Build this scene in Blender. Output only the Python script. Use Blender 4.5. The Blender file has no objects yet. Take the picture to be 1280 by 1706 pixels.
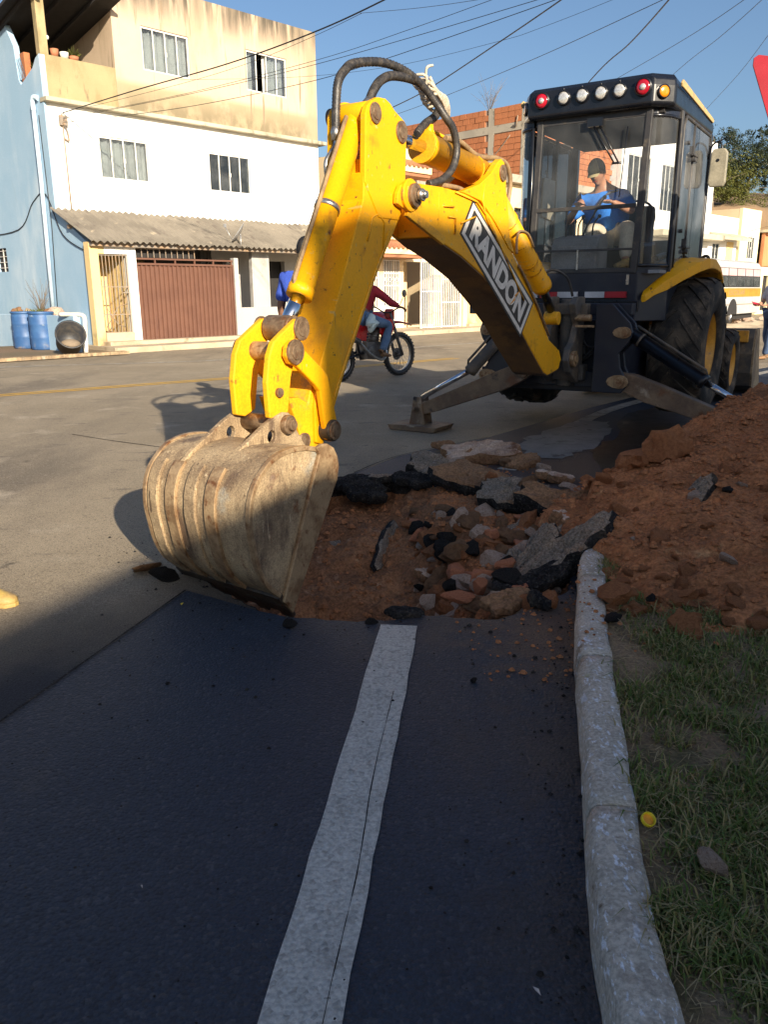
import bpy, bmesh, math, random
from math import sin, cos, pi, radians, sqrt, atan2
from mathutils import Vector as V, Matrix, noise
from mathutils.geometry import tessellate_polygon
random.seed(11)
R = random.uniform
S = bpy.context.scene
COL = S.collection

# ---------------------------------------------------------------- camera, sky, sun, exposure
PITCH, ROLL, CAMH, FOC = radians(15.45), radians(-.35), 1.345, 1327.
cd = bpy.data.cameras.new('camera'); cam = bpy.data.objects.new('camera', cd); COL.objects.link(cam)
cd.sensor_fit = 'VERTICAL'; cd.sensor_height = 36; cd.lens = 36*FOC/1706; cd.clip_start = .05; cd.clip_end = 3000
cam.matrix_world = Matrix.Translation((0, 0, CAMH)) @ Matrix.Rotation(pi/2-PITCH, 4, 'X') @ Matrix.Rotation(ROLL*-1 if False else ROLL, 4, 'Z')
S.camera = cam
SUN_AZ, SUN_EL = radians(154.5), radians(20.5)
w = bpy.data.worlds.new('World'); S.world = w; w.use_nodes = True
nt = w.node_tree; bg = nt.nodes['Background']
sky = nt.nodes.new('ShaderNodeTexSky'); sky.sky_type = 'NISHITA'; sky.sun_disc = False
sky.sun_elevation = SUN_EL; sky.sun_rotation = SUN_AZ; sky.air_density = 1.0; sky.dust_density = 2.2; sky.ozone_density = 3.6
nt.links.new(sky.outputs[0], bg.inputs[0]); bg.inputs[1].default_value = .072
sd_ = bpy.data.lights.new('sun', 'SUN'); sun = bpy.data.objects.new('sun', sd_); COL.objects.link(sun)
sd_.energy = 5.0; sd_.angle = radians(.55); sd_.color = (1, .87, .68)
sdir = V((sin(SUN_AZ)*cos(SUN_EL), cos(SUN_AZ)*cos(SUN_EL), sin(SUN_EL)))
sun.rotation_euler = (-sdir).to_track_quat('-Z', 'Y').to_euler(); sun.location = sdir*40
S.view_settings.view_transform = 'Standard'; S.view_settings.look = 'None'; S.view_settings.gamma = 1
S.view_settings.exposure = 1.0; S.view_settings.use_curve_mapping = False
S.cycles.max_bounces = 6; S.cycles.transparent_max_bounces = 24

# ---------------------------------------------------------------- small helpers
def ray(u, v):
    f = V((0, cos(PITCH), -sin(PITCH))); up = V((0, sin(PITCH), cos(PITCH))); r = V((1, 0, 0))
    Rr = r*cos(ROLL)+up*sin(ROLL); U = -r*sin(ROLL)+up*cos(ROLL)
    return f+Rr*((u-640)/FOC)-U*((v-853)/FOC)
def at(u, v, z=0.):                       # where the sight line meets the level z
    d = ray(u, v); return V((0, 0, CAMH))+d*((z-CAMH)/d.z)
def aty(u, v, y):
    d = ray(u, v); return V((0, 0, CAMH))+d*(y/d.y)
def lerp(a, b, t): return a+(b-a)*t
def sm(t): t = max(0, min(1, t)); return t*t*(3-2*t)

class MB:
    def __init__(s): s.v = []; s.f = []; s.s = []
    def add(s, vs, fs, smooth=False):
        o = len(s.v); s.v += [V(x) for x in vs]
        for f in fs: s.f.append([i+o for i in f]); s.s.append(smooth)
        return s
    def box(s, a, b, M=None):
        x0, y0, z0 = a; x1, y1, z1 = b
        vs = [V((x, y, z)) for z in (z0, z1) for y in (y0, y1) for x in (x0, x1)]
        if M: vs = [M @ v if isinstance(M, Matrix) else M(v) for v in vs]
        return s.add(vs, [(0, 2, 3, 1), (4, 5, 7, 6), (0, 1, 5, 4), (2, 6, 7, 3), (0, 4, 6, 2), (1, 3, 7, 5)])
    def prism(s, pts, d0, d1, fn, holes=()):
        n = len(pts)
        if holes:
            loops = [list(pts)]+[list(h) for h in holes]; flat = [p for l in loops for p in l]; m = len(flat)
            tri = tessellate_polygon([[V((p[0], p[1], 0)) for p in l] for l in loops])
            fs = [tuple(t) for t in tri]+[tuple(i+m for i in t[::-1]) for t in tri]; o = 0
            for l in loops:
                k = len(l); fs += [(o+i, o+(i+1) % k, m+o+(i+1) % k, m+o+i) for i in range(k)]; o += k
            return s.add([fn(p[0], p[1], d) for d in (d0, d1) for p in flat], fs)
        vs = [fn(p[0], p[1], d) for d in (d0, d1) for p in pts]
        return s.add(vs, [tuple(range(n)), tuple(range(2*n-1, n-1, -1))]+[(i, i+n, (i+1) % n+n, (i+1) % n) for i in range(n)])
    def tube(s, path, r, n=8, caps=True, closed=False):
        path = [V(p) for p in path]; m = len(path); rs = r if isinstance(r, (list, tuple)) else [r]*m
        t0 = (path[1]-path[0]).normalized(); nrm = t0.orthogonal().normalized(); vs = []
        for i, p in enumerate(path):
            if closed: t = path[(i+1) % m]-path[i-1]
            else: t = path[min(i+1, m-1)]-path[max(i-1, 0)]
            t = t.normalized() if t.length > 1e-9 else t0
            nrm = (nrm-t*nrm.dot(t)); nrm = nrm.normalized() if nrm.length > 1e-6 else t.orthogonal().normalized(); b = t.cross(nrm)
            vs += [p+(nrm*cos(2*pi*k/n)+b*sin(2*pi*k/n))*rs[i] for k in range(n)]
        fs = []
        for i in range(m if closed else m-1):
            j = (i+1) % m
            fs += [(i*n+k, i*n+(k+1) % n, j*n+(k+1) % n, j*n+k) for k in range(n)]
        s.add(vs, fs, True)
        if caps and not closed:
            s.add(vs[:n], [tuple(range(n-1, -1, -1))]); s.add(vs[-n:], [tuple(range(n))])
        return s
    def cyl(s, a, b, r, r2=None, n=20):
        return s.tube([a, b], [r, r if r2 is None else r2], n)
    def lathe(s, prof, c, ax, n=32, smooth=True, closed=False):
        ax = V(ax).normalized(); e = ax.orthogonal().normalized(); g = ax.cross(e); c = V(c); m = len(prof)
        vs = [c+ax*h+(e*cos(2*pi*k/n)+g*sin(2*pi*k/n))*r for r, h in prof for k in range(n)]
        return s.add(vs, [(i*n+k, i*n+(k+1) % n, ((i+1) % m)*n+(k+1) % n, ((i+1) % m)*n+k) for i in range(m if closed else m-1) for k in range(n)], smooth)
    def grid(s, nx, ny, fn, smooth=True):
        vs = [fn(i/nx, j/ny) for j in range(ny+1) for i in range(nx+1)]
        return s.add(vs, [(j*(nx+1)+i, j*(nx+1)+i+1, (j+1)*(nx+1)+i+1, (j+1)*(nx+1)+i) for j in range(ny) for i in range(nx)], smooth)
    def ball(s, c, r, n=12, m=8, M=None):
        c = V(c); r = V(r) if not isinstance(r, (int, float)) else V((r, r, r)); vs = []
        for j in range(m+1):
            for i in range(n):
                a = 2*pi*i/n; b = pi*j/m; p = V((sin(b)*cos(a)*r.x, sin(b)*sin(a)*r.y, cos(b)*r.z)); vs.append(c+((M @ p) if M else p))
        return s.add(vs, [(j*n+i, (j+1)*n+i, (j+1)*n+(i+1) % n, j*n+(i+1) % n) for j in range(m) for i in range(n)], True)
    def build(s, name, m, parent=None, bevel=0, seg=2, xf=None, weld=True):
        me = bpy.data.meshes.new(name); vs = s.v if xf is None else [xf(v) for v in s.v]
        me.from_pydata([tuple(v) for v in vs], [], s.f); me.polygons.foreach_set('use_smooth', s.s)
        bm = bmesh.new(); bm.from_mesh(me)
        if weld: bmesh.ops.remove_doubles(bm, verts=bm.verts, dist=1e-5)
        bmesh.ops.recalc_face_normals(bm, faces=bm.faces); bm.to_mesh(me); bm.free()
        for mm in (m if isinstance(m, (list, tuple)) else [m]): me.materials.append(mm)
        return link(name, me, parent, bevel, seg)
def link(name, me, parent=None, bevel=0, seg=2):
    o = bpy.data.objects.new(name, me); COL.objects.link(o)
    if parent: o.parent = parent
    if bevel:
        b = o.modifiers.new('bevel', 'BEVEL'); b.width = bevel; b.segments = seg; b.limit_method = 'ANGLE'; b.angle_limit = radians(40); b.harden_normals = False
    return o
def tag(o, label=None, cat=None, group=None, kind=None):
    for k, x in (('label', label), ('category', cat), ('group', group), ('kind', kind)):
        if x: o[k] = x
    return o
def thing(name, loc, label, cat, rz=0, group=None, kind=None):
    o = bpy.data.objects.new(name, None); COL.objects.link(o); o.location = loc; o.rotation_euler = (0, 0, rz); o.empty_display_size = .2
    return tag(o, label, cat, group, kind)
def copy_tree(o, parent=None):
    c = o.copy(); COL.objects.link(c)
    if parent: c.parent = parent
    for ch in list(o.children): copy_tree(ch, c)
    return c
def spline(pts, k=6):
    pts = [V(p) for p in pts]; out = []
    for i in range(len(pts)-1):
        p0, p1, p2, p3 = pts[max(i-1, 0)], pts[i], pts[i+1], pts[min(i+2, len(pts)-1)]
        for j in range(k):
            t = j/k; out.append(.5*((2*p1)+(p2-p0)*t+(2*p0-5*p1+4*p2-p3)*t*t+(3*p1-p0-3*p2+p3)*t**3))
    return out+[pts[-1]]

# ---------------------------------------------------------------- materials
def mat(name, col, rough=.6, col2=None, sc=4, lo=.4, hi=.65, bump=0, bsc=60, metal=0, layers=(), coat=0, stretch=(1, 1, 1), fine=.12, fsc=90, spec=.5, rvar=.12, sub=0, agg=None, bands=(), spots=()):
    """base colour varied by noise, extra worn layers (colour, scale, lo, hi, stretch, zmin, zmax), fine grain and bump"""
    m = bpy.data.materials.new(name); m.use_nodes = True; t = m.node_tree; b = t.nodes['Principled BSDF']; L = t.links.new
    def nd(ty, **k):
        n = t.nodes.new(ty)
        for a, x in k.items(): setattr(n, a, x)
        return n
    tc = nd('ShaderNodeTexCoord').outputs['Object']
    def nz(scale, st=(1, 1, 1), det=6, rgh=.6):
        mp = nd('ShaderNodeMapping'); mp.inputs['Scale'].default_value = st; L(tc, mp.inputs[0])
        n = nd('ShaderNodeTexNoise'); n.inputs['Scale'].default_value = scale; n.inputs['Detail'].default_value = det; n.inputs['Roughness'].default_value = rgh
        L(mp.outputs[0], n.inputs[0]); return n.outputs['Fac']
    def ramp(f, a, c):
        r = nd('ShaderNodeMapRange'); r.interpolation_type = 'SMOOTHSTEP'; r.inputs[1].default_value = a; r.inputs[2].default_value = c; L(f, r.inputs[0]); return r.outputs[0]
    def mix(f, a, c, ty='MIX'):
        x = nd('ShaderNodeMix', data_type='RGBA', blend_type=ty); L(f, x.inputs[0]) if not isinstance(f, float) else setattr(x.inputs[0], 'default_value', f)
        for q, i in ((a, 6), (c, 7)):
            if isinstance(q, tuple): x.inputs[i].default_value = (*q, 1)
            else: L(q, x.inputs[i])
        return x.outputs[2]
    def mul(a, c):
        x = nd('ShaderNodeMath', operation='MULTIPLY')
        for q, i in ((a, 0), (c, 1)):
            if isinstance(q, (int, float)): x.inputs[i].default_value = q
            else: L(q, x.inputs[i])
        return x.outputs[0]
    c = mix(ramp(nz(sc, stretch), lo, hi), tuple(col), tuple(col2 or [x*.8 for x in col]))
    sep = None
    for ly in layers:
        cc, s2, a, e = ly[:4]; st = ly[4] if len(ly) > 4 and ly[4] else (1, 1, 1)
        f = ramp(nz(s2, st), a, e)
        if len(ly) > 6:
            if not sep: sep = nd('ShaderNodeSeparateXYZ'); L(tc, sep.inputs[0])
            f = mul(f, ramp(sep.outputs[2], ly[5], ly[6]))
        if len(ly) > 7: f = mul(f, ly[7])
        c = mix(f, c, tuple(cc))
    vor = None
    if agg:
        vor = nd('ShaderNodeTexVoronoi'); vor.inputs['Scale'].default_value = agg[0]; L(tc, vor.inputs['Vector']); sp = nd('ShaderNodeSeparateColor'); L(vor.outputs['Color'], sp.inputs[0])
        f2 = ramp(sp.outputs[0], .80, .95); c = mix(mul(f2, agg[1]), c, tuple(agg[2])); f3 = ramp(sp.outputs[1], .70, .98); c = mix(mul(f3, agg[1]), c, tuple(x*.25 for x in col))
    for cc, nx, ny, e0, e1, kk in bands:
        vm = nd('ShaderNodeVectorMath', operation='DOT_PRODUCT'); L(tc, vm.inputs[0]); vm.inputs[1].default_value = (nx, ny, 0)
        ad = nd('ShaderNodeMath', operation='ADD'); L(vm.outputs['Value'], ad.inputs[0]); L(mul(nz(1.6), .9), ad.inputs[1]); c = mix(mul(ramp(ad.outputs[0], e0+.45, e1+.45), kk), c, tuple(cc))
    for cc, px, py, r0, r1, kk in spots:
        vm = nd('ShaderNodeVectorMath', operation='DISTANCE'); L(tc, vm.inputs[0]); vm.inputs[1].default_value = (px, py, 0)
        ad = nd('ShaderNodeMath', operation='ADD'); L(vm.outputs['Value'], ad.inputs[0]); L(mul(nz(7, det=8, rgh=.75), .9), ad.inputs[1]); iv = nd('ShaderNodeMath', operation='SUBTRACT'); iv.inputs[0].default_value = 1; L(ramp(ad.outputs[0], r0+.4, r1+.4), iv.inputs[1]); c = mix(mul(iv.outputs[0], kk), c, tuple(cc))
    if fine:
        g = ramp(nz(fsc, det=3), .3, .7); mr = nd('ShaderNodeMapRange'); mr.inputs[3].default_value = 1-fine; mr.inputs[4].default_value = 1+fine; L(g, mr.inputs[0])
        cb = nd('ShaderNodeCombineColor'); [L(mr.outputs[0], cb.inputs[i]) for i in range(3)]
        c = mix(1., c, cb.outputs[0], 'MULTIPLY')
    L(c, b.inputs['Base Color']); b.inputs['Metallic'].default_value = metal; b.inputs['Specular IOR Level'].default_value = spec
    rr = nd('ShaderNodeMapRange'); rr.inputs[3].default_value = max(.02, rough-rvar); rr.inputs[4].default_value = min(1, rough+rvar); L(nz(sc*2.3), rr.inputs[0]); L(rr.outputs[0], b.inputs['Roughness'])
    if coat: b.inputs['Coat Weight'].default_value = coat
    if bump:
        bp = nd('ShaderNodeBump'); bp.inputs['Strength'].default_value = 1; bp.inputs['Distance'].default_value = bump; L(nz(bsc, det=5, rgh=.65), bp.inputs['Height']); L(bp.outputs[0], b.inputs['Normal'])
        if vor:
            b2 = nd('ShaderNodeBump'); b2.invert = True; b2.inputs['Distance'].default_value = .35/agg[0]; L(vor.outputs['Distance'], b2.inputs['Height']); L(bp.outputs[0], b2.inputs['Normal']); L(b2.outputs[0], b.inputs['Normal'])
    if sub: b.inputs['Subsurface Weight'].default_value = sub; b.inputs['Subsurface Radius'].default_value = (.01, .004, .002)
    return m
def glass(name, tint=(.9, .95, .95), dirt=.12, dcol=(.5, .47, .4), ior=1.5, refl=1.):  # dirt sets a diffuse film: dust, plus painted haze on the cab glass
    m = bpy.data.materials.new(name); m.use_nodes = True; t = m.node_tree; t.nodes.clear(); L = t.links.new; nd = t.nodes.new
    o = nd('ShaderNodeOutputMaterial'); tr = nd('ShaderNodeBsdfTransparent'); tr.inputs[0].default_value = (*tint, 1); gl = nd('ShaderNodeBsdfGlossy'); gl.inputs['Roughness'].default_value = .02
    fr = nd('ShaderNodeFresnel'); fr.inputs[0].default_value = ior; mx = nd('ShaderNodeMixShader'); L(fr.outputs[0], mx.inputs[0]); L(tr.outputs[0], mx.inputs[1]); L(gl.outputs[0], mx.inputs[2])
    df = nd('ShaderNodeBsdfDiffuse'); df.inputs[0].default_value = (*dcol, 1); tc = nd('ShaderNodeTexCoord'); nz = nd('ShaderNodeTexNoise'); nz.inputs['Scale'].default_value = 3; nz.inputs['Detail'].default_value = 8; L(tc.outputs['Object'], nz.inputs[0])
    mr = nd('ShaderNodeMapRange'); mr.inputs[1].default_value = .35; mr.inputs[2].default_value = .75; mr.inputs[3].default_value = dirt*.3; mr.inputs[4].default_value = dirt*1.6; L(nz.outputs['Fac'], mr.inputs[0])
    m2 = nd('ShaderNodeMixShader'); L(mr.outputs[0], m2.inputs[0]); L(mx.outputs[0], m2.inputs[1]); L(df.outputs[0], m2.inputs[2]); L(m2.outputs[0], o.inputs[0])
    return m
RUST = (.16, .065, .025); DUST = (.30, .23, .15); GRIME = (.045, .035, .025)
M = {}
M['yellow'] = mat('yellow_paint', (.83, .395, .003), .45, (.77, .355, .004), 2.5, bump=.0006, bsc=25, fine=.05, spec=.3, layers=[((.46, .19, .012), 6, .56, .78), (GRIME, 24, .665, .72), (RUST, 11, .645, .72), ((.20, .12, .05), 70, .68, .74), ((.38, .22, .05), 3, .56, .78, (1, 1, .4)), ((.30, .15, .04), 40, .66, .72, (1, 1, .10)), ((.62, .40, .10), 26, .62, .70, (.15, 1, 1))], coat=.0)
M['yellow_old'] = mat('scuffed_yellow_paint', (.80, .40, .006), .5, (.70, .33, .008), 4, bump=.001, bsc=30, layers=[(RUST, 9, .60, .70), ((.30, .20, .09), 5, .58, .72), (GRIME, 24, .70, .77)])
M['pin'] = mat('greasy_steel', (.24, .165, .10), .5, (.14, .09, .055), 25, bump=.002, bsc=80, metal=.4, layers=[(RUST, 30, .5, .7)])
M['chrome'] = mat('chrome_rod', (.72, .74, .78), .08, (.6, .62, .66), 6, metal=1, fine=.02, rvar=.04)
M['bucketsteel'] = mat('muddy_steel', (.40, .295, .175), .62, (.245, .175, .105), 5, .38, .62, bump=.004, bsc=40, metal=.1, fsc=140, fine=.28, layers=[((.13, .085, .055), 7, .50, .68, (1, 1, .35)), ((.10, .065, .04), 60, .60, .70, (1, 1, .08)), ((.55, .42, .26), 50, .62, .70, (1, 1, .06)), (RUST, 12, .60, .74), ((.50, .40, .26), 14, .60, .72, (3, 3, .5)), ((.33, .34, .30), 3, .62, .76)])
M['bucketedge'] = mat('worn_plate_edge', (.40, .28, .16), .5, (.24, .15, .08), 12, bump=.002, bsc=60, metal=.3, layers=[(RUST, 20, .52, .7)])
M['tooth'] = mat('dark_worn_steel', (.06, .05, .045), .45, (.10, .08, .06), 12, bump=.003, bsc=50, metal=.6)
M['navy'] = mat('navy_frame_paint', (.012, .016, .030), .42, (.019, .023, .033), 5, bump=.0008, bsc=40, layers=[((.11, .085, .06), 6, .62, .80), ((.08, .07, .055), 20, .68, .76)])
M['black'] = mat('black_paint', (.006, .007, .011), .3, (.010, .011, .014), 5, layers=[((.03, .027, .025), 5, .66, .84)], fine=.05, coat=.2)
M['frame'] = mat('cab_post_paint', (.035, .034, .036), .45, (.06, .055, .05), 8, layers=[((.15, .12, .08), 7, .58, .75)])
M['dirtysteel'] = mat('dusty_casting', (.075, .07, .065), .7, (.14, .11, .08), 7, bump=.003, bsc=45, layers=[((.22, .17, .11), 6, .55, .72), (RUST, 10, .64, .75)])
M['armsteel'] = mat('rusty_stabiliser_steel', (.13, .085, .055), .65, (.22, .15, .09), 4, bump=.003, bsc=40, layers=[((.33, .27, .20), 5, .58, .70), (RUST, 6, .55, .7), ((.02, .02, .025), 4, .60, .72)])
M['tyre'] = mat('dusty_rubber', (.022, .021, .02), .85, (.05, .043, .036), 4, bump=.004, bsc=50, layers=[((.13, .10, .07), 5, .44, .68), ((.20, .15, .10), 9, .62, .75)], spec=.25)
M['rim'] = mat('ochre_rim_paint', (.60, .30, .03), .5, (.48, .23, .03), 6, layers=[((.25, .15, .07), 9, .6, .75)])
M['rooftan'] = mat('dusty_roof_tan', (.52, .36, .14), .6, (.42, .32, .16), 8, layers=[((.3, .24, .16), 6, .5, .7)])
M['rubber'] = mat('hose_rubber', (.02, .02, .022), .5, (.05, .045, .04), 14, bump=.001, bsc=120)
M['hosewrap'] = mat('spiral_hose_guard', (.028, .026, .026), .42, (.07, .06, .05), 30, bump=.002, bsc=90)
M['tanhose'] = mat('dusty_tan_hose', (.30, .20, .10), .7, (.2, .13, .07), 20)
M['rope'] = mat('frayed_white_rope', (.62, .54, .42), .9, (.42, .36, .27), 40, bump=.002, bsc=150)
M['zinc'] = mat('zinc_fitting', (.55, .53, .50), .3, (.40, .38, .35), 20, metal=.9)
M['cabglass'] = glass('cab_glass', (.95, .96, .97), .085, (.46, .46, .45))  # dust film raised to paint the sky's haze over the glass
M['doorglass'] = glass('door_glass', (.55, .62, .70), .16, (.42, .45, .50), 1.9)
M['pane'] = glass('window_pane', (.78, .81, .82), .05, (.5, .5, .5))
M['tapewhite'] = mat('reflective_white', (.62, .62, .64), .3, fine=.03)
M['tapered'] = mat('reflective_red', (.45, .015, .03), .3, fine=.03)
def emitless(name, c, rough=.15, coat=.6): return mat(name, c, rough, fine=.04, coat=coat, fsc=200)
M['lensred'] = emitless('red_lens', (.42, .01, .025)); M['lensamber'] = emitless('amber_lens', (.75, .25, .01)); M['lenswhite'] = mat('reflector_lens', (.82, .80, .76), .12, (.62, .6, .56), 50, metal=.55, fine=.1, coat=.8)
M['mirror'] = mat('mirror_back', (.22, .20, .15), .35, (.3, .27, .2), 9)
M['badge'] = mat('badge_dark', (.035, .03, .028), .45, fine=.04); M['badgewhite'] = mat('badge_white', (.72, .68, .62), .45, (.6, .56, .5), 14, fine=.05); M['badgeorange'] = mat('badge_orange', (.8, .33, .02), .45)
M['seat'] = mat('black_vinyl', (.02, .02, .022), .5); M['dash'] = mat('grey_console', (.32, .33, .34), .6, (.25, .25, .26), 6)
# ground
M['asphalt'] = mat('asphalt', (.275, .226, .160), .85, (.33, .272, .195), .55, .38, .62, bump=.006, bsc=95, fine=.35, fsc=150, rvar=.08, spec=.3, agg=(110, .4, (.40, .34, .26)), bands=[((.10, .083, .064), .62, -.785, -3.75, -3.1, .85), ((.020, .024, .034), .62, -.785, -3.2, -2.75, .92)],  # second band paints the cast shade's blue-black onto the old asphalt
   layers=[((.175, .145, .11), .8, .45, .7, (1, .35, 1)), ((.40, .34, .26), 1.6, .56, .74), ((.15, .125, .10), 5, .58, .72, (.35, 1, 1)), ((.07, .058, .048), 2.2, .66, .76), ((.36, .31, .25), 140, .64, .72), ((.05, .045, .04), 110, .66, .74)])
M['newasphalt'] = mat('dark_new_asphalt', (.0115, .0225, .043), .62, (.017, .029, .050), .8, .4, .65, bump=.008, bsc=85, fine=.30, fsc=130, spots=[((.15, .085, .045), .78, 2.98, .12, .62, .8), ((.13, .075, .042), 1.55, 6.2, .2, 1.3, .8), ((.07, .05, .035), .30, 3.2, .1, .6, .5), ((.05, .036, .026), .52, 2.1, .0, .5, .6), ((.045, .034, .026), .40, 1.4, .0, .42, .5), ((.06, .042, .028), .66, 2.6, .0, .5, .6)], rvar=.1, spec=.5, agg=(95, .38, (.075, .08, .09)),
   layers=[((.075, .070, .066), 130, .66, .72), ((.055, .05, .046), 1.3, .58, .75), ((.10, .075, .05), 3.1, .68, .8)])
M['brokenasphalt'] = mat('broken_asphalt', (.016, .015, .016), .9, (.034, .030, .027), 9, bump=.016, bsc=38, fine=.4, fsc=70, spec=.2, agg=(110, .5, (.10, .09, .08)), layers=[((.10, .07, .045), 7, .60, .74)])
M['slabtop'] = mat('slab_upper_face', (.20, .165, .13), .88, (.27, .205, .15), 6, bump=.008, bsc=60, fine=.35, spec=.2, agg=(130, .5, (.30, .26, .22)), layers=[((.22, .12, .06), 4, .56, .72)])
M['soil'] = mat('red_soil', (.44, .185, .080), .95, (.31, .13, .056), 2.2, .38, .64, bump=.022, bsc=26, fine=.3, fsc=60, spec=.15,
   layers=[((.19, .08, .036), 3, .56, .74), ((.52, .28, .13), 7, .62, .76), ((.25, .115, .06), 18, .58, .7)])
M['trenchsoil'] = mat('trench_soil', (.40, .19, .092), .95, (.27, .125, .062), 2.6, .36, .62, bump=.03, bsc=24, fine=.3, fsc=60, spec=.12, layers=[((.14, .068, .04), 2.4, .54, .72), ((.50, .30, .18), 8, .60, .74), ((.20, .10, .056), 20, .56, .68)])
M['soil2'] = mat('brown_soil', (.29, .165, .09), .95, (.21, .115, .062), 3, bump=.02, bsc=30, fine=.3, fsc=60, spec=.15, layers=[((.20, .11, .06), 6, .6, .74)])
M['clod'] = mat('soil_clod', (.42, .18, .08), .95, (.30, .125, .057), 8, bump=.012, bsc=40, fine=.25, spec=.15)
M['rock'] = mat('pinkish_rock', (.50, .375, .29), .85, (.38, .26, .19), 7, bump=.012, bsc=35, fine=.25, layers=[((.15, .065, .03), 5, .55, .72)])
M['brickred'] = mat('orange_brick_lump', (.55, .21, .10), .9, (.45, .16, .075), 9, bump=.01, bsc=45, layers=[((.15, .07, .04), 6, .6, .75)])
M['white'] = mat('road_paint_white', (.50, .475, .43), .75, (.44, .42, .38), 5, bump=.004, bsc=90, fine=.2, agg=(75, .35, (.58, .56, .52)), layers=[((.09, .08, .075), 34, .69, .74), ((.26, .24, .215), 5, .60, .8)])
M['whiteworn'] = mat('worn_road_paint', (.36, .34, .30), .75, (.24, .22, .19), 5, layers=[((.16, .14, .11), 12, .52, .64)], bump=.003, bsc=90)
M['roadyellow'] = mat('road_paint_yellow', (.58, .33, .03), .7, (.50, .29, .04), 6, layers=[((.2, .165, .12), 14, .60, .7)], bump=.003, bsc=90)
M['mortar'] = mat('mortar_residue', (.17, .17, .17), .6, (.12, .12, .125), 5, bump=.004, bsc=60, layers=[((.045, .042, .042), 6, .57, .66)])
M['wetmud'] = mat('wet_mud', (.030, .020, .014), .45, (.05, .034, .022), 3, bump=.008, bsc=30, layers=[((.085, .07, .06), 7, .64, .75)])
M['kerb'] = mat('limewashed_kerb', (.44, .39, .32), .85, (.52, .465, .39), 6, bump=.006, bsc=70, fine=.25, layers=[((.22, .17, .13), 5, .52, .72), ((.66, .67, .70), 55, .57, .63, (1.5, .6, 1)), ((.62, .63, .66), 14, .60, .68, (1.5, .5, 1)), ((.16, .115, .08), 16, .64, .74), ((.46, .42, .27), 13, .66, .74)])
M['pave'] = mat('pavement_concrete', (.46, .38, .27), .9, (.36, .29, .20), 1.5, bump=.006, bsc=40, layers=[((.24, .18, .12), 2.5, .58, .75)])
M['verge'] = mat('verge_earth', (.20, .135, .075), .95, (.26, .185, .11), 6, bump=.012, bsc=50, fine=.3, layers=[((.09, .075, .03), 4, .5, .7)])
M['earth'] = mat('dry_ground', (.20, .13, .075), .95, (.15, .11, .06), .4, bump=.02, bsc=8)
def leafmat(name, cs):
    m = bpy.data.materials.new(name); m.use_nodes = True; t = m.node_tree; b = t.nodes['Principled BSDF']; L = t.links.new
    g = t.nodes.new('ShaderNodeNewGeometry'); r = t.nodes.new('ShaderNodeValToRGB'); L(g.outputs['Random Per Island'], r.inputs[0])
    e = r.color_ramp.elements; e[0].color = (*cs[0], 1); e[1].color = (*cs[-1], 1)
    for i, c in enumerate(cs[1:-1]): q = e.new((i+1)/(len(cs)-1)); q.color = (*c, 1)
    L(r.outputs[0], b.inputs['Base Color']); b.inputs['Roughness'].default_value = .6; b.inputs['Specular IOR Level'].default_value = .3
    tr = t.nodes.new('ShaderNodeBsdfTranslucent'); L(r.outputs[0], tr.inputs[0]); mx = t.nodes.new('ShaderNodeMixShader'); mx.inputs[0].default_value = .25
    L(b.outputs[0], mx.inputs[1]); L(tr.outputs[0], mx.inputs[2]); L(mx.outputs[0], t.nodes['Material Output'].inputs[0]); return m
M['grass'] = leafmat('grass_blades', [(.07, .125, .02), (.11, .17, .035), (.16, .20, .055), (.09, .145, .025), (.36, .28, .13), (.12, .17, .035), (.42, .33, .17), (.24, .22, .08)])
M['leaf'] = leafmat('tree_leaves', [(.020, .034, .020), (.036, .050, .026), (.026, .042, .024), (.055, .066, .032)])
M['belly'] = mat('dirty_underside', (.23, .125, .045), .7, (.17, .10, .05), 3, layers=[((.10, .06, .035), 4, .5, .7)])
M['leafpale'] = leafmat('bush_leaves', [(.09, .10, .02), (.13, .13, .03), (.07, .09, .02)])
M['straw'] = leafmat('dry_grass', [(.36, .27, .14), (.28, .21, .10), (.42, .33, .19)])
M['bark'] = mat('bark', (.20, .16, .12), .9, (.12, .09, .07), 5, bump=.01, bsc=20)
# buildings
def wall(name, c, c2=None, layers=(), **k): return mat(name, c, .88, c2, .8, .35, .7, bump=.004, bsc=30, fine=.06, fsc=60, layers=layers, spec=.25, **k)
M['cream'] = wall('peach_render', (.56, .435, .315), (.50, .385, .28), [((.33, .265, .165), 1.4, .25, .45, (1, 1, 1), 6.66, 6.44, .9), ((.20, .165, .105), 2.4, .34, .58, (1, 1, .7), 6.6, 5.95, .95), ((.17, .14, .105), 2.6, .30, .56, (1, 1, .10), 7.75, 8.8, .95), ((.08, .07, .055), 6, .44, .62, (1, 1, .10), 8.1, 8.9, .9), ((.36, .28, .19), .9, .45, .7, (1, 1, .3)), ((.25, .19, .13), 9, .60, .70, (1, 1, .06))])
M['parapet'] = wall('mossy_render', (.40, .31, .175), (.34, .26, .145), [((.27, .22, .12), 2.5, .46, .64, (1, 1, .5)), ((.14, .12, .08), 4, .60, .72, (1, 1, .3))])
M['whitewall'] = wall('white_paint_wall', (.80, .79, .76), (.77, .76, .72))
M['blue'] = wall('pale_blue_wall', (.29, .44, .58), (.34, .48, .61), [((.50, .60, .68), .7, .5, .75, (1, 1, .4)), ((.25, .33, .40), 1.5, .62, .8, (1, 1, .2))])
M['ledge'] = wall('concrete_ledge', (.50, .45, .34), (.38, .34, .25), [((.18, .16, .12), 3, .52, .7, (1, 1, .4))])
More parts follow.
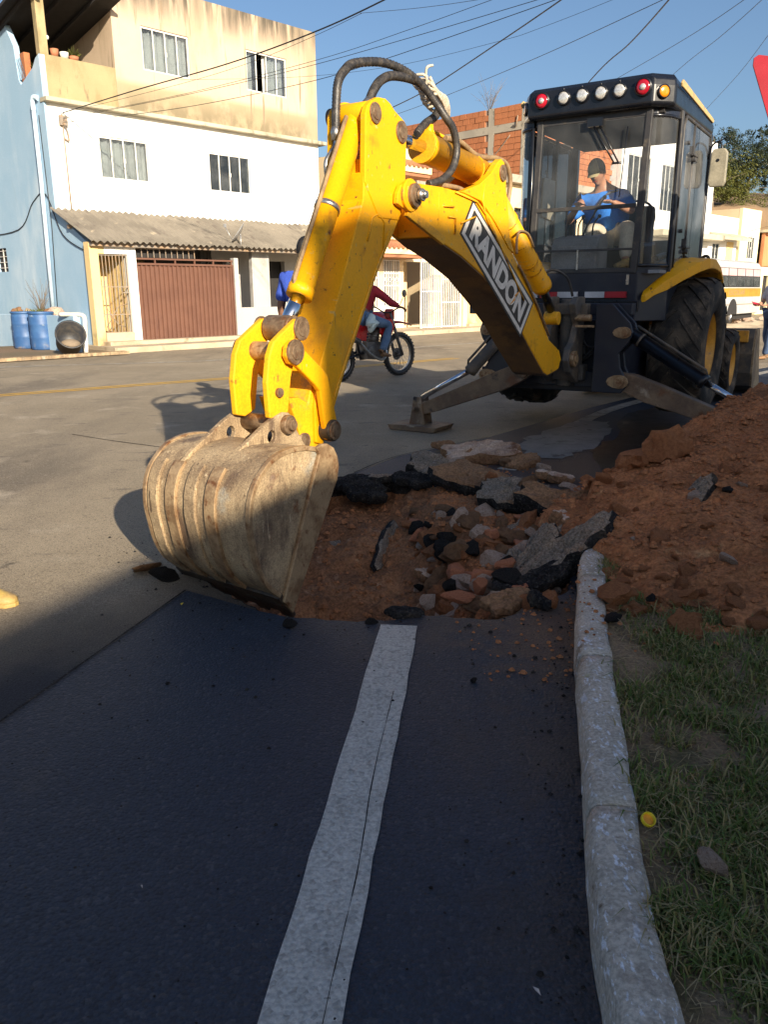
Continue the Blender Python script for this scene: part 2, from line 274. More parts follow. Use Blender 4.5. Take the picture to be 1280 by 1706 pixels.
M['yellowwall'] = wall('yellow_plaster', (.74, .56, .27), (.68, .50, .24), [((.40, .27, .14), 2, .58, .75), ((.30, .22, .13), 3, .4, .6, (1, 1, 1), .7, .1)])
M['greywall'] = wall('pale_grey_wall', (.44, .42, .40), (.38, .37, .35), [((.28, .26, .24), 1.6, .58, .75)])
M['h2'] = wall('cream_wall', (.76, .60, .38), (.70, .55, .34), [((.42, .32, .2), 1.6, .62, .8, (1, 1, .4))])
M['h2low'] = wall('cream_white_wall', (.78, .72, .60))
M['tile'] = wall('clay_tile', (.36, .17, .085), (.27, .12, .07))
M['fibro'] = mat('fibre_cement_sheet', (.215, .188, .150), .92, (.155, .135, .108), 1.1, bump=.004, bsc=40, layers=[((.11, .09, .075), 2.5, .56, .72, (2, .5, 1)), ((.36, .30, .22), 3, .62, .75)])
M['gatebrown'] = mat('brown_gate_paint', (.135, .062, .040), .55, (.115, .052, .034), 2, layers=[((.09, .04, .03), 3, .6, .75, (1, 1, .3))])
M['dark'] = mat('dark_interior', (.022, .02, .02), .9); M['room'] = mat('dim_room', (.10, .09, .08), .9)
M['curtain'] = mat('white_curtain', (.52, .52, .50), .9, (.40, .40, .39), 3); M['alu'] = mat('white_window_frame', (.72, .70, .66), .45)
M['whiteiron'] = mat('white_iron', (.80, .78, .74), .5); M['greyiron'] = mat('grey_iron', (.22, .19, .16), .6, (.3, .2, .12), 8)
M['brick'] = mat('hollow_brick', (.42, .155, .065), .9, (.33, .12, .05), 1.3, .35, .65, bump=.004, bsc=40, fine=.15, layers=[((.20, .09, .05), 2.4, .58, .72)])
M['joint'] = mat('brick_mortar', (.37, .26, .18), .95, (.30, .2, .14), 4)
M['concrete'] = wall('raw_concrete', (.40, .36, .29), (.31, .28, .23), [((.2, .18, .14), 3, .55, .7)])
M['pvc'] = mat('white_pvc', (.68, .66, .60), .45); M['pvcblue'] = mat('pale_blue_pipe', (.55, .70, .82), .5)
M['drum'] = mat('blue_drum_plastic', (.028, .085, .22), .5, (.04, .11, .26), 4, layers=[((.22, .27, .32), 6, .62, .74, (1, 1, 2)), ((.22, .17, .11), 4, .5, .7, (1, 1, 1), .22, .02)])
M['bagyellow'] = mat('yellow_plastic', (.80, .62, .01), .4, (.72, .5, .02), 12, bump=.02, bsc=14)
M['blackplastic'] = mat('black_plastic', (.02, .022, .028), .5, (.05, .045, .04), 6)
M['soilwaste'] = mat('dry_debris', (.22, .17, .12), .95)
M['wire'] = mat('cable_black', (.02, .02, .022), .6)
M['signred'] = mat('sign_red', (.27, .006, .014), .35, fine=.03)
M['signwhite'] = mat('sign_white', (.78, .78, .78), .35, fine=.03); M['galv'] = mat('galvanised_steel', (.45, .45, .45), .45, metal=.7)
# people
M['skin'] = mat('tan_skin', (.42, .215, .135), .5, (.36, .175, .11), 12, fine=.05, sub=.08)
M['skindark'] = mat('brown_skin', (.22, .105, .06), .5, (.18, .085, .05), 12, fine=.05, sub=.06)
M['hair'] = mat('black_hair', (.012, .010, .009), .55, bump=.004, bsc=120); M['shirtblue'] = mat('blue_tshirt', (.03, .22, .72), .85, (.025, .17, .60), 5, bump=.008, bsc=12)
M['shirtroyal'] = mat('royal_blue_shirt', (.045, .10, .50), .85, (.035, .08, .42), 5, bump=.008, bsc=12); M['khaki'] = mat('khaki_cloth', (.60, .54, .42), .9, (.50, .44, .34), 5, bump=.01, bsc=12)
M['jeans'] = mat('blue_denim', (.085, .15, .26), .9, (.14, .22, .34), 6, bump=.006, bsc=14); M['jeansdark'] = mat('dark_denim', (.03, .055, .12), .9, (.05, .085, .16), 6, bump=.006, bsc=14)
M['redcloth'] = mat('dark_red_sleeve', (.36, .014, .026), .8, (.2, .01, .018), 6, bump=.006, bsc=14); M['red'] = mat('red_bike_plastic', (.52, .012, .015), .3, (.45, .01, .012), 6, coat=.4)
M['shoe'] = mat('brown_shoe', (.24, .13, .06), .7, (.18, .10, .05), 12); M['capdark'] = mat('dark_cap', (.03, .028, .03), .85); M['captan'] = mat('tan_cap_front', (.42, .35, .19), .85)
M['boot'] = mat('muddy_yellow_boot', (.46, .32, .08), .6, (.36, .24, .08), 9, bump=.004, bsc=40, layers=[((.25, .18, .10), 12, .55, .7)])
M['bag'] = mat('pale_plastic_bag', (.55, .66, .64), .5); M['strap'] = mat('grey_strap', (.06, .06, .07), .7)
M['greyshirt'] = mat('pale_grey_shirt', (.42, .44, .52), .9, (.35, .37, .46), 5)
M['bodywhite'] = mat('bus_white_paint', (.46, .46, .46), .35, (.42, .42, .41), 3); M['busyellow'] = mat('bus_yellow_band', (.42, .235, .03), .4); M['engine'] = mat('engine_alloy', (.22, .21, .2), .45, (.12, .11, .1), 12, metal=.6)
M['buscurtain'] = mat('bus_curtain', (.40, .36, .38), .9, (.5, .3, .3), 1.2)
M['terra'] = mat('terracotta', (.42, .16, .08), .8); M['lamp'] = mat('lamp_bulb', (.85, .85, .85), .3); M['capyellow'] = mat('bottle_cap_yellow', (.80, .60, .01), .4)
M['paper'] = mat('pale_litter', (.62, .55, .50), .8); M['orangewall'] = wall('orange_render', (.55, .24, .11), (.48, .2, .09)); M['towerwall'] = wall('pale_lemon_wall', (.76, .68, .45), (.72, .64, .42))

# ================================================================ SETTING: ground, road, hole, kerb, verge
SA = radians(44.46); SD = V((sin(SA), cos(SA), 0)); SN = V((cos(SA), -sin(SA), 0)); REF = V((-6.122, 20.416, 0))
STREET_RZ = pi/2-SA
def st(a, b, z=0): return REF+SD*a-SN*b+V((0, 0, z))       # street frame: a along the house fronts, b into the houses
def flat(name, pts, z, m, holes=(), kind='structure'):
    loops = [pts]+list(holes); fl = [p for l in loops for p in l]
    mb = MB(); mb.add([(p[0], p[1], z) for p in fl], [tuple(t) for t in tessellate_polygon([[V((p[0], p[1], 0)) for p in l] for l in loops])])
    o = mb.build(name, m); 
    if o.data.polygons and sum(p.normal.z for p in o.data.polygons) < 0: o.data.flip_normals()
    return tag(o, kind=kind) if kind else o
HOLE0 = [(-.55, 3.24), (-.42, 3.17), (-.18, 3.13), (0, 3.125), (.15, 3.19), (.30, 3.15), (.48, 3.13), (.66, 3.26), (.86, 3.47), (.97, 3.85), (1.15, 4.3), (1.28, 4.75), (1.03, 5.2), (.72, 5.45), (.35, 5.68), (0, 5.8), (-.35, 5.7), (-.75, 5.2), (-1.02, 4.6), (-1.08, 4.05), (-.82, 3.55)]
HOLE = []; HI = []
for i, p in enumerate(HOLE0):
    q = HOLE0[(i+1) % len(HOLE0)]; n = max(2, int(sqrt((p[0]-q[0])**2+(p[1]-q[1])**2)/.05)); HI.append(len(HOLE))
    for k in range(n):
        t = k/n; HOLE.append((lerp(p[0], q[0], t)+R(-.012, .012)*(k > 0), lerp(p[1], q[1], t)+R(-.014, .014)*(k > 0)))
KERB = spline([(.20, -4, 0), (.26, -1.2, 0), (.36, .6, 0), (.409, 1.2, 0), (.446, 1.45, 0), (.556, 1.98, 0), (.715, 2.75, 0), (.868, 3.36, 0), (1.01, 3.82, 0), (1.55, 4.85, 0), (2.5, 6.1, 0), (3.9, 7.5, 0), (6.0, 9.3, 0), (9, 12.2, 0), (16, 19.1, 0)], 6)
def bigger(poly, k): 
    c = (sum(p[0] for p in poly)/len(poly), sum(p[1] for p in poly)/len(poly)); return [(c[0]+(p[0]-c[0])*k, c[1]+(p[1]-c[1])*k) for p in poly]
flat('ground', [(-400, -200), (500, -200), (500, 600), (-400, 600)], -.035, M['earth'], [[(-1.6, 2.75), (2.2, 2.75), (2.2, 6.3), (-1.6, 6.3)]])
far = [st(-70, -1.1), st(130, -1.1)]
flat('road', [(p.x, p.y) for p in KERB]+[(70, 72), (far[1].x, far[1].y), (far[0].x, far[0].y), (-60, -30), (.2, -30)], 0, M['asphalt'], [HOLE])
a0, a1, a2, a3 = at(0, 1205), at(310, 985), at(590, 789), at(667, 760)
kb = [(p.x, p.y) for p in KERB]
i0 = HI[0]; i8 = HI[8]; i18 = HI[18]; i11 = HI[11]
seam = [(lerp(a1.x, a0.x, t/40)+R(-.006, .006), lerp(a1.y, a0.y, t/40)+R(-.006, .006)) for t in range(41)]+[ (a0.x-(a1.x-a0.x)*2.2, a0.y-(a1.y-a0.y)*2.2)]
front = [p for p in kb if -4 <= p[1] <= 3.45]+HOLE[:i8+1][::-1]+[(-.72, 3.36)]+seam+[(-3, -4)]
back = HOLE[i11:i18+1]+[(a2.x, a2.y), (a3.x, a3.y), (1.0, 7.5), (2.5, 9.5), (5.2, 12.7), (12, 19.6)]+[p for p in kb if p[1] > 4.8][::-1]
flat('asphalt_patch', front, .004, M['newasphalt']); flat('asphalt_patch', back, .004, M['newasphalt'])
def strip(name, pts, wd, z, m, wob=.0):
    pts = spline([(p[0], p[1], 0) for p in pts], 8); mb = MB(); vs = []
    for i, p in enumerate(pts):
        t = (pts[min(i+1, len(pts)-1)]-pts[max(i-1, 0)]).normalized(); n = V((-t.y, t.x, 0))
        vs += [p+n*(wd/2+R(-wob, wob))+V((0, 0, z)), p-n*(wd/2+R(-wob, wob))+V((0, 0, z))]
    mb.add(vs, [(2*i, 2*i+1, 2*i+3, 2*i+2) for i in range(len(pts)-1)]); o = mb.build(name, m)
    if sum(f.normal.z for f in o.data.polygons) < 0: o.data.flip_normals()
    return tag(o, kind='structure')
strip('lane_line', [(-.70, -3), (-.31, 0), (-.166, 1.2), (-.055, 2.1), (.060, 3.07)], .157, .008, M['white'], .003)
strip('paint_crack', [(-.26, 0), (-.122, 1.2), (-.07, 1.6), (-.035, 2.0), (.03, 2.5)], .0020, .0095, M['brokenasphalt'], .001)
strip('lane_line', [(.95, 6.05), (1.32, 6.7), (1.8, 7.75), (2.3, 8.72), (3.1, 9.85), (5, 12.0), (10, 17.2)], .15, .008, M['whiteworn'], .004)
strip('asphalt_seam', [(a0.x-(a1.x-a0.x)*2, a0.y-(a1.y-a0.y)*2), (a0.x, a0.y), (a1.x, a1.y)], .010, .0085, M['brokenasphalt'], .002)
strip('asphalt_seam', [(a2.x, a2.y), (a3.x, a3.y), (1.0, 7.5)], .010, .0085, M['brokenasphalt'], .002)
strip('asphalt_crack', [(at(120, 724).x, at(120, 724).y), (at(190, 735).x, at(190, 735).y), (at(290, 748).x, at(290, 748).y)], .012, .004, M['brokenasphalt'], .003)
yl = [at(-240, 676), at(0, 659), at(205, 643.5), at(410, 628), at(560, 614), at(760, 597)]
nrm = V((-.6, .8, 0))
for k in (-.085, .085): strip('yellow_line', [((p+nrm*k).x, (p+nrm*k).y) for p in yl], .085, .004, M['roadyellow'], .004)
wl = [at(-200, 622), at(0, 612), at(300, 603), at(410, 597), at(560, 588), at(800, 571)]
strip('edge_line', [(p.x, p.y) for p in wl], .14, .004, M['whiteworn'], .02)
wl2 = [at(-100, 600), at(150, 596), at(410, 584), at(600, 577)]
pm = [at(u, v) for u, v in ((862, 742), (900, 722), (968, 700), (1010, 704), (1020, 722), (985, 748), (930, 768), (880, 762))]
pmj = []
for i, p in enumerate(pm):
    q = pm[(i+1) % len(pm)]
    for k in range(7): pmj.append((lerp(p.x, q.x, k/7)+R(-.05, .05), lerp(p.y, q.y, k/7)+R(-.06, .06)))
flat('mortar_stain', pmj, .009, M['mortar'])
wm = [at(u, v) for u, v in ((985, 752), (1030, 725), (1040, 690), (1110, 676), (1200, 690), (1180, 740), (1080, 770), (1000, 790))]
wmj = []
for i, p in enumerate(wm):
    q = wm[(i+1) % len(wm)]
    for k in range(6): wmj.append((lerp(p.x, q.x, k/6)+R(-.04, .04), lerp(p.y, q.y, k/6)+R(-.05, .05)))
flat('mud_patch', wmj, .0075, M['wetmud'])

def inside(x, y, poly=HOLE0):
    c = False; j = len(poly)-1
    for i in range(len(poly)):
        xi, yi = poly[i]; xj, yj = poly[j]
        if (yi > y) != (yj > y) and x < (xj-xi)*(y-yi)/(yj-yi)+xi: c = not c
        j = i
    return c
def fb(x, y, s, o=4): return noise.fractal(V((x*s, y*s, 3.7)), 1.0, 2.0, o)
def pit_z(x, y):
    z = -.56+.36*sm((y-3.35)/2.2)+.48*sm((x-.0)/.62)*(.62+.38*sm((4.7-y)/1.4))+.07*fb(x, y, 3.0)+.045*fb(x+9, y, 9)+.02*abs(fb(x+2, y, 22, 2))
    return min(z, -.03)
# the cut asphalt edge round the hole
mb = MB(); n = len(HOLE); vs = []
for x, y in HOLE:
    c = ((x-.1)*.03, (y-4.4)*.02); vs += [V((x, y, .0041)), V((x-R(-.012, .02)*0+R(-.012, .012), y+R(-.012, .012), -.05)), V((x-c[0]*-1*.6+R(-.02, .02), y-c[1]*-1*.6+R(-.02, .02), -.11)), V((x+R(-.02, .02), y+R(-.02, .02), -.65))]
fs = []
for i in range(n):
    j = (i+1) % n
    for k in range(2): fs.append((4*i+k, 4*i+k+1, 4*j+k+1, 4*j+k))
mb.add(vs, fs); tag(mb.build('cut_edge', M['brokenasphalt'], weld=False), kind='structure')
mb = MB(); mb.add(vs, [(4*i+2, 4*i+3, 4*((i+1) % n)+3, 4*((i+1) % n)+2) for i in range(n)]); tag(mb.build('trench_side', M['trenchsoil'], weld=False), kind='structure')
def pitv(i, j):
    x = -1.5+i*3.3; y = 2.95+j*3.2
    ins = inside(x, y)
    return V((x, y, pit_z(x, y)))
tag(MB().grid(110, 106, pitv).build('trench_floor', M['trenchsoil'], weld=False), kind='structure')

# kerb, cut in stones
def kerb_at(i): 
    p = KERB[i]; t = (KERB[min(i+1, len(KERB)-1)]-KERB[max(i-1, 0)]).normalized(); return p, V((t.y, -t.x, 0))
dist = [0]
for i in range(1, len(KERB)): dist.append(dist[-1]+(KERB[i]-KERB[i-1]).length)
def kerb_pt(d):
    d = max(0, min(dist[-1]-1e-4, d)); i = max(k for k in range(len(dist)) if dist[k] <= d); i = min(i, len(KERB)-2)
    t = (d-dist[i])/(dist[i+1]-dist[i]); p = KERB[i].lerp(KERB[i+1], t); n0 = kerb_at(i)[1].lerp(kerb_at(i+1)[1], t).normalized(); return p, n0
kerb = tag(bpy.data.objects.new('kerb', None), kind='structure'); COL.objects.link(kerb)
KP = [(0, -.02), (.002, .03), (.005, .08), (.010, .106), (.020, .117), (.034, .121), (.07, .123), (.104, .123), (.116, .117), (.121, .105), (.121, -.02)]
d = 0; k = 0
while d < dist[-1]-.3 and d < 24:
    ln = R(.72, .95); gap = .006
    def kv(i, j, d=d, ln=ln, k=k):
        p, nn = kerb_pt(d+gap+(ln-gap)*j); q = KP[min(len(KP)-1, int(round(i*(len(KP)-1))))]
        wb = .006*noise.noise(V((p.x*6, p.y*6, q[1]*30)))+.004*noise.noise(V((p.x*20, p.y*20, q[0]*40)))
        return p+nn*(q[0]+wb)+V((0, 0, q[1]+wb*.6*(q[1] > 0)+.003*sin(k*7.1)*(q[1] > .05)))
    b = MB().grid(len(KP)-1, 14, kv); m = len(KP)
    b.f.append(list(range(m))); b.s.append(False); b.f.append([14*m+i for i in range(m)][::-1]); b.s.append(False)
    b.build('kerb_stone', M['kerb'], kerb); d += ln; k += 1

# verge behind the kerb
def mound(x, y):
    dx = x-4.0; dy = y-5.8; dd = sqrt(dx*dx+(dy*(.50 if dy < 0 else 1.0))**2)
    z = .86-.235*dd
    z -= 1.15*sm((1.13+max(0, y-4.6)*1.05-x)/1.0)
    z -= .9*sm((2.80-y)/.75)
    z += .055*fb(x, y, 1.7)+.05*fb(x+5, y+2, 5)+.03*abs(fb(x, y+8, 11, 3))
    return z
def verge_z(x, y): return .095+.02*fb(x, y, 2.2)+.008*fb(x, y, 9)
def vg(i, j):
    dd = dist[0]+2.2+j*9.5; p, nn = kerb_pt(dd); q = p+nn*(.116+i*i*6.0); return V((q.x, q.y, verge_z(q.x, q.y)-.012*(i == 0)))
tag(MB().grid(60, 150, vg).build('verge', M['verge'], weld=False), kind='structure')
def hp(i, j):
    x = .15+i*7.4; y = 1.9+j*7.6; z = mound(x, y)
    p = None
    if inside(x, y): z = min(z, .12)
    spill = .016*fb(x*1.3, y, 2.2)+.020*fb(x, y, 7)+.022*fb(x, y, 19, 3)-.045 - .05*sm((2.95-y)/.35)-.10*sm((.62-x)/.25)-.1*sm((y-4.4)/.6)
    if not inside(x, y) and x < 1.3: z = max(z, spill)
    return V((x, y, max(z, -.7)))
heap = MB().grid(220, 230, hp); heap.f = [f for f in heap.f if max(heap.v[i].z for i in f) > -.03 or inside(heap.v[f[0]].x, heap.v[f[0]].y)]; heap.s = [True]*len(heap.f)
heap_o = heap.build('soil_heap', M['soil'], weld=False)
tag(heap_o, 'heap of red brown excavated soil piled over the kerb beside the trench', 'soil heap')

# ---- rubble
def rockmesh(name, m, seed, sub=2, cuts=5, rough=.18):
    bm = bmesh.new(); bmesh.ops.create_icosphere(bm, subdivisions=sub, radius=1); rnd = random.Random(seed)
    for v in bm.verts: v.co *= 1+rough*noise.noise(v.co*1.3+V((seed*3.1, 0, 0)))+rough*.5*noise.noise(v.co*3.7+V((0, seed, 0)))+rough*.3*noise.noise(v.co*8+V((seed, seed, 0)))
    for c in range(cuts):
        nn = V((rnd.gauss(0, 1), rnd.gauss(0, 1), rnd.gauss(0, 1))).normalized(); h = rnd.uniform(.42, .82)
        for v in bm.verts:
            e = v.co.dot(nn)-h
            if e > 0: v.co -= nn*e*.92
    me = bpy.data.meshes.new(name); bm.to_mesh(me); bm.free(); me.materials.append(m)
    for p in me.polygons: p.use_smooth = False
    return me
RK = {}
for key, m, cuts, rough in (('rock', 'rock', 11, .3), ('clod', 'clod', 6, .5), ('brickred', 'brickred', 11, .3), ('black', 'brokenasphalt', 10, .45), ('soil2', 'soil2', 7, .5)):
    RK[key] = [rockmesh(key, M[m], 20+i*3+len(key), 3, cuts, rough) for i in range(4)]
def rock(name, key, p, size, label, cat, group=None, rot=None, i=None, kind=None):
    o = bpy.data.objects.new(name, random.choice(RK[key]) if i is None else RK[key][i]); COL.objects.link(o)
    o.location = p; o.scale = size; o.rotation_euler = rot or (R(-.5, .5), R(-.5, .5), R(0, 6)); return tag(o, label, cat, group, kind)
def slab(name, p, sx, sy, th, rot, label, cat='asphalt slab', seed=1, top='slabtop', side='brokenasphalt'):
    rnd = random.Random(seed); n = 34; pts = []
    for k in range(n):
        a = 2*pi*k/n; c, s = cos(a), sin(a); f = 1/max(abs(c), abs(s))**.55; q = 1+rnd.uniform(-.07, .07)+.34*noise.noise(V((c*1.6+seed*2.3, s*1.6, seed*1.7)))+.14*noise.noise(V((c*4+seed, s*4, seed)))
        pts.append((c*f*sx/2*q, s*f*sy/2*q))
    layers = [(th/2, .94), (th*.36, 1.0), (0, 1.02), (-th*.3, .97), (-th/2, .88)]; vs = []
    for z, g in layers: vs += [V((x*g*(1+rnd.uniform(-.035, .035)), y*g*(1+rnd.uniform(-.035, .035)), z+rnd.uniform(-.1, .1)*th+.12*th*noise.noise(V((x*9, y*9, seed))))) for x, y in pts]
    fs = [(l*n+k, l*n+(k+1) % n, (l+1)*n+(k+1) % n, (l+1)*n+k) for l in range(4) for k in range(n)]
    pv = 0
    for g in (.78, .58, .38, .18):
        o1 = len(vs); vs += [V((x*g, y*g, th*.5+.28*th*noise.noise(V((x*g*13, y*g*13, seed*3.3)))+.12*th*rnd.uniform(-1, 1))) for x, y in pts]; fs += [(pv+k, o1+k, o1+(k+1) % n, pv+(k+1) % n) for k in range(n)]; pv = o1
    fs += [tuple(pv+k for k in range(n)), tuple(4*n+k for k in range(n))[::-1]]
    o = MB().add(vs, fs).build(name, [M[side], M[top]]); z0 = th*.30
    for f in o.data.polygons: f.material_index = 1 if f.center.z > z0 and abs(f.normal.z) > .45 else 0
    o.location = p; o.rotation_euler = rot; return tag(o, label, cat)
# big slabs of lifted asphalt
slab('asphalt_slab', at(651, 925, -.33)+V((0, 0, .02)), .60, .24, .055, (radians(62), radians(-16), radians(78)), 'long thin slab of asphalt standing on edge in the middle of the trench', seed=3)
slab('asphalt_slab', at(545, 925, -.33), .26, .20, .07, (radians(14), radians(-8), .2), 'small square piece of asphalt on the trench floor beside the bucket edge', seed=5)
for u, v, z, sx, sy, th, r1, r2, r3, lb, sd_n, tp in ((716, 786, .03, .42, .34, .09, 12, 8, -30, 'lifted crust of asphalt at the middle of the back rim of the trench', 9, 'slabtop'), (783, 806, .04, .50, .36, .10, 8, 12, -24, 'biggest lifted crust of asphalt on the back rim, earth on top', 10, 'soil2'), (858, 832, .05, .46, .34, .10, 12, 4, -36, 'lifted crust of asphalt right of the biggest one on the back rim', 12, 'slabtop'), (925, 848, .06, .44, .32, .10, 6, 12, -22, 'lifted crust of asphalt at the back rim nearest the soil heap', 13, 'soil2')):
    slab('asphalt_slab', at(u, v, z)+V((.03, .10, 0)), sx, sy, th, (radians(r1), radians(r2), radians(r3)), lb, seed=sd_n, top=tp)
for u, v, z, s_, ky, lb in ((760, 768, .12, .06, 'rock', 'pale stone sitting on the crust behind the trench'), (820, 795, .13, .05, 'clod', 'red clod sitting on the biggest lifted crust'), (880, 806, .12, .07, 'soil2', 'brown clod sitting on the right lifted crust'), (905, 780, .05, .06, 'rock', 'tan stone on the wet road behind the lifted crusts'), (950, 812, .10, .08, 'rock', 'pale stone where the crusts meet the soil heap'), (845, 770, .05, .05, 'soil2', 'earth lump on the pale mortar behind the trench')): rock('stone', ky, at(u, v, z), (s_*1.3, s_, s_*.7), lb, 'stone')
slab('asphalt_slab', at(795, 757, .07), .62, .30, .10, (radians(12), radians(-4), radians(14)), 'light brown crust chunk lying flat behind the trench rim', 'crust chunk', seed=15, top='rock', side='soil2')
slab('asphalt_slab', at(944, 930, .05), .62, .24, .12, (radians(-6), radians(-30), radians(20)), 'broad slab of asphalt leaning up against the end of the kerb', seed=21)
slab('asphalt_slab', at(892, 933, .0), .36, .16, .075, (radians(-4), radians(-40), radians(36)), 'narrow slab of asphalt leaning beside the broad one by the kerb', seed=24)
slab('asphalt_slab', at(862, 985, -.06), .30, .22, .07, (radians(10), radians(5), 1.2), 'dark crumbling asphalt piece under the leaning slabs', seed=27, top='brokenasphalt')
mz = mound(1.72, 4.25)
slab('asphalt_slab', at(1150, 862, .17)+V((0, 0, .05)), .40, .17, .075, (radians(-4), radians(-46), radians(30)), 'slab of asphalt stuck in the face of the soil heap', seed=31)
slab('asphalt_slab', at(585, 806, -.02), .34, .22, .06, (radians(12), 0, .3), 'black broken asphalt lump at the far left corner of the trench', seed=35, top='brokenasphalt')
slab('asphalt_slab', at(636, 797, .0), .22, .16, .05, (radians(-6), 0, .1), 'flat scrap of asphalt on the back rim left of the lifted crust', seed=36)
slab('asphalt_slab', at(676, 1022, .01), .16, .10, .035, (0, radians(8), .1), 'scrap of asphalt lying on the end of the white lane line', seed=37, top='brokenasphalt')
slab('asphalt_slab', at(838, 842, -.13), .17, .20, .05, (radians(66), 0, radians(8)), 'grey square stone block standing at the right back of the trench', 'stone block', seed=40, top='rock', side='rock')
slab('asphalt_slab', at(832, 884, -.13), .40, .20, .07, (radians(22), radians(-14), radians(24)), 'large flat pinkish stone lying across the rubble in the trench', 'stone', seed=43, top='rock', side='rock').name = 'flat_stone'
jag = [(842, 905, -.10, .30, .13, .07, 20, -18, 30, 'slabtop', 'soil2'), (800, 868, -.16, .26, .15, .06, 28, 10, -20, 'rock', 'soil2'), (868, 885, -.06, .24, .12, .05, 30, -24, 40, 'slabtop', 'brokenasphalt'), (905, 905, .02, .30, .13, .05, 24, -28, 48, 'slabtop', 'brokenasphalt'), (945, 870, .06, .26, .16, .08, 22, 14, 60, 'rock', 'soil2'), (860, 945, -.06, .26, .14, .06, 14, -20, 70, 'slabtop', 'brokenasphalt'), (905, 965, .0, .28, .12, .06, 18, -16, 20, 'brokenasphalt', 'brokenasphalt'), (780, 945, -.18, .22, .14, .05, 16, 12, 10, 'rock', 'soil2'), (830, 950, -.12, .24, .12, .05, 26, -10, 50, 'rock', 'rock'), (760, 862, -.16, .20, .12, .06, 34, 0, -14, 'soil2', 'soil2'), (715, 960, -.28, .18, .12, .05, 12, 18, 35, 'rock', 'soil2'), (845, 1003, -.02, .22, .14, .05, 8, -8, 15, 'soil2', 'soil2'), (900, 1000, .02, .20, .10, .05, 10, 12, 80, 'brokenasphalt', 'brokenasphalt'), (960, 845, .07, .30, .20, .09, 18, -10, 24, 'soil2', 'soil2'), (690, 800, .0, .34, .18, .06, 10, 6, -12, 'brokenasphalt', 'brokenasphalt'), (610, 820, -.06, .30, .2, .08, 24, 8, 20, 'brokenasphalt', 'brokenasphalt'), (870, 770, .04, .30, .2, .06, 6, -6, 30, 'soil2', 'soil2'), (925, 795, .04, .26, .18, .06, -8, 8, -20, 'rock', 'soil2'), (740, 742, .05, .22, .14, .05, 8, 5, 40, 'soil2', 'soil2')]
kind_ = {'slabtop': 'grey topped asphalt', 'soil2': 'earth coated paving', 'rock': 'pinkish stone', 'brokenasphalt': 'black asphalt'}
spot = ['left of the narrow leaning slab', 'behind the broad flat stone', 'under the lifted crust, tilted', 'leaning just behind the narrow slab', 'under the right end of the lifted crust', 'below the narrow leaning slab', 'under the broad leaning slab', 'beside the pale rounded stone', 'in the middle of the rubble, tilted', 'against the back wall under the rim', 'half buried at the left of the rubble', 'at the front rim right of the lane line', 'by the kerb in front of the leaning slabs', 'wedged between crust and heap', 'on the back rim by the dark scraps', 'fallen at the back left corner', 'lying behind the lifted crust', 'behind the right end of the lifted crust', 'lying on the road behind the trench']
for i, (u, v, z, sx, sy, th, r1, r2, r3, tp, sdm) in enumerate(jag): slab('broken_slab', at(u, v, z), sx, sy, th, (radians(r1), radians(r2), radians(r3)), 'jagged piece of %s %s' % (kind_[tp], spot[i]), 'broken slab', 60+i, tp, sdm)
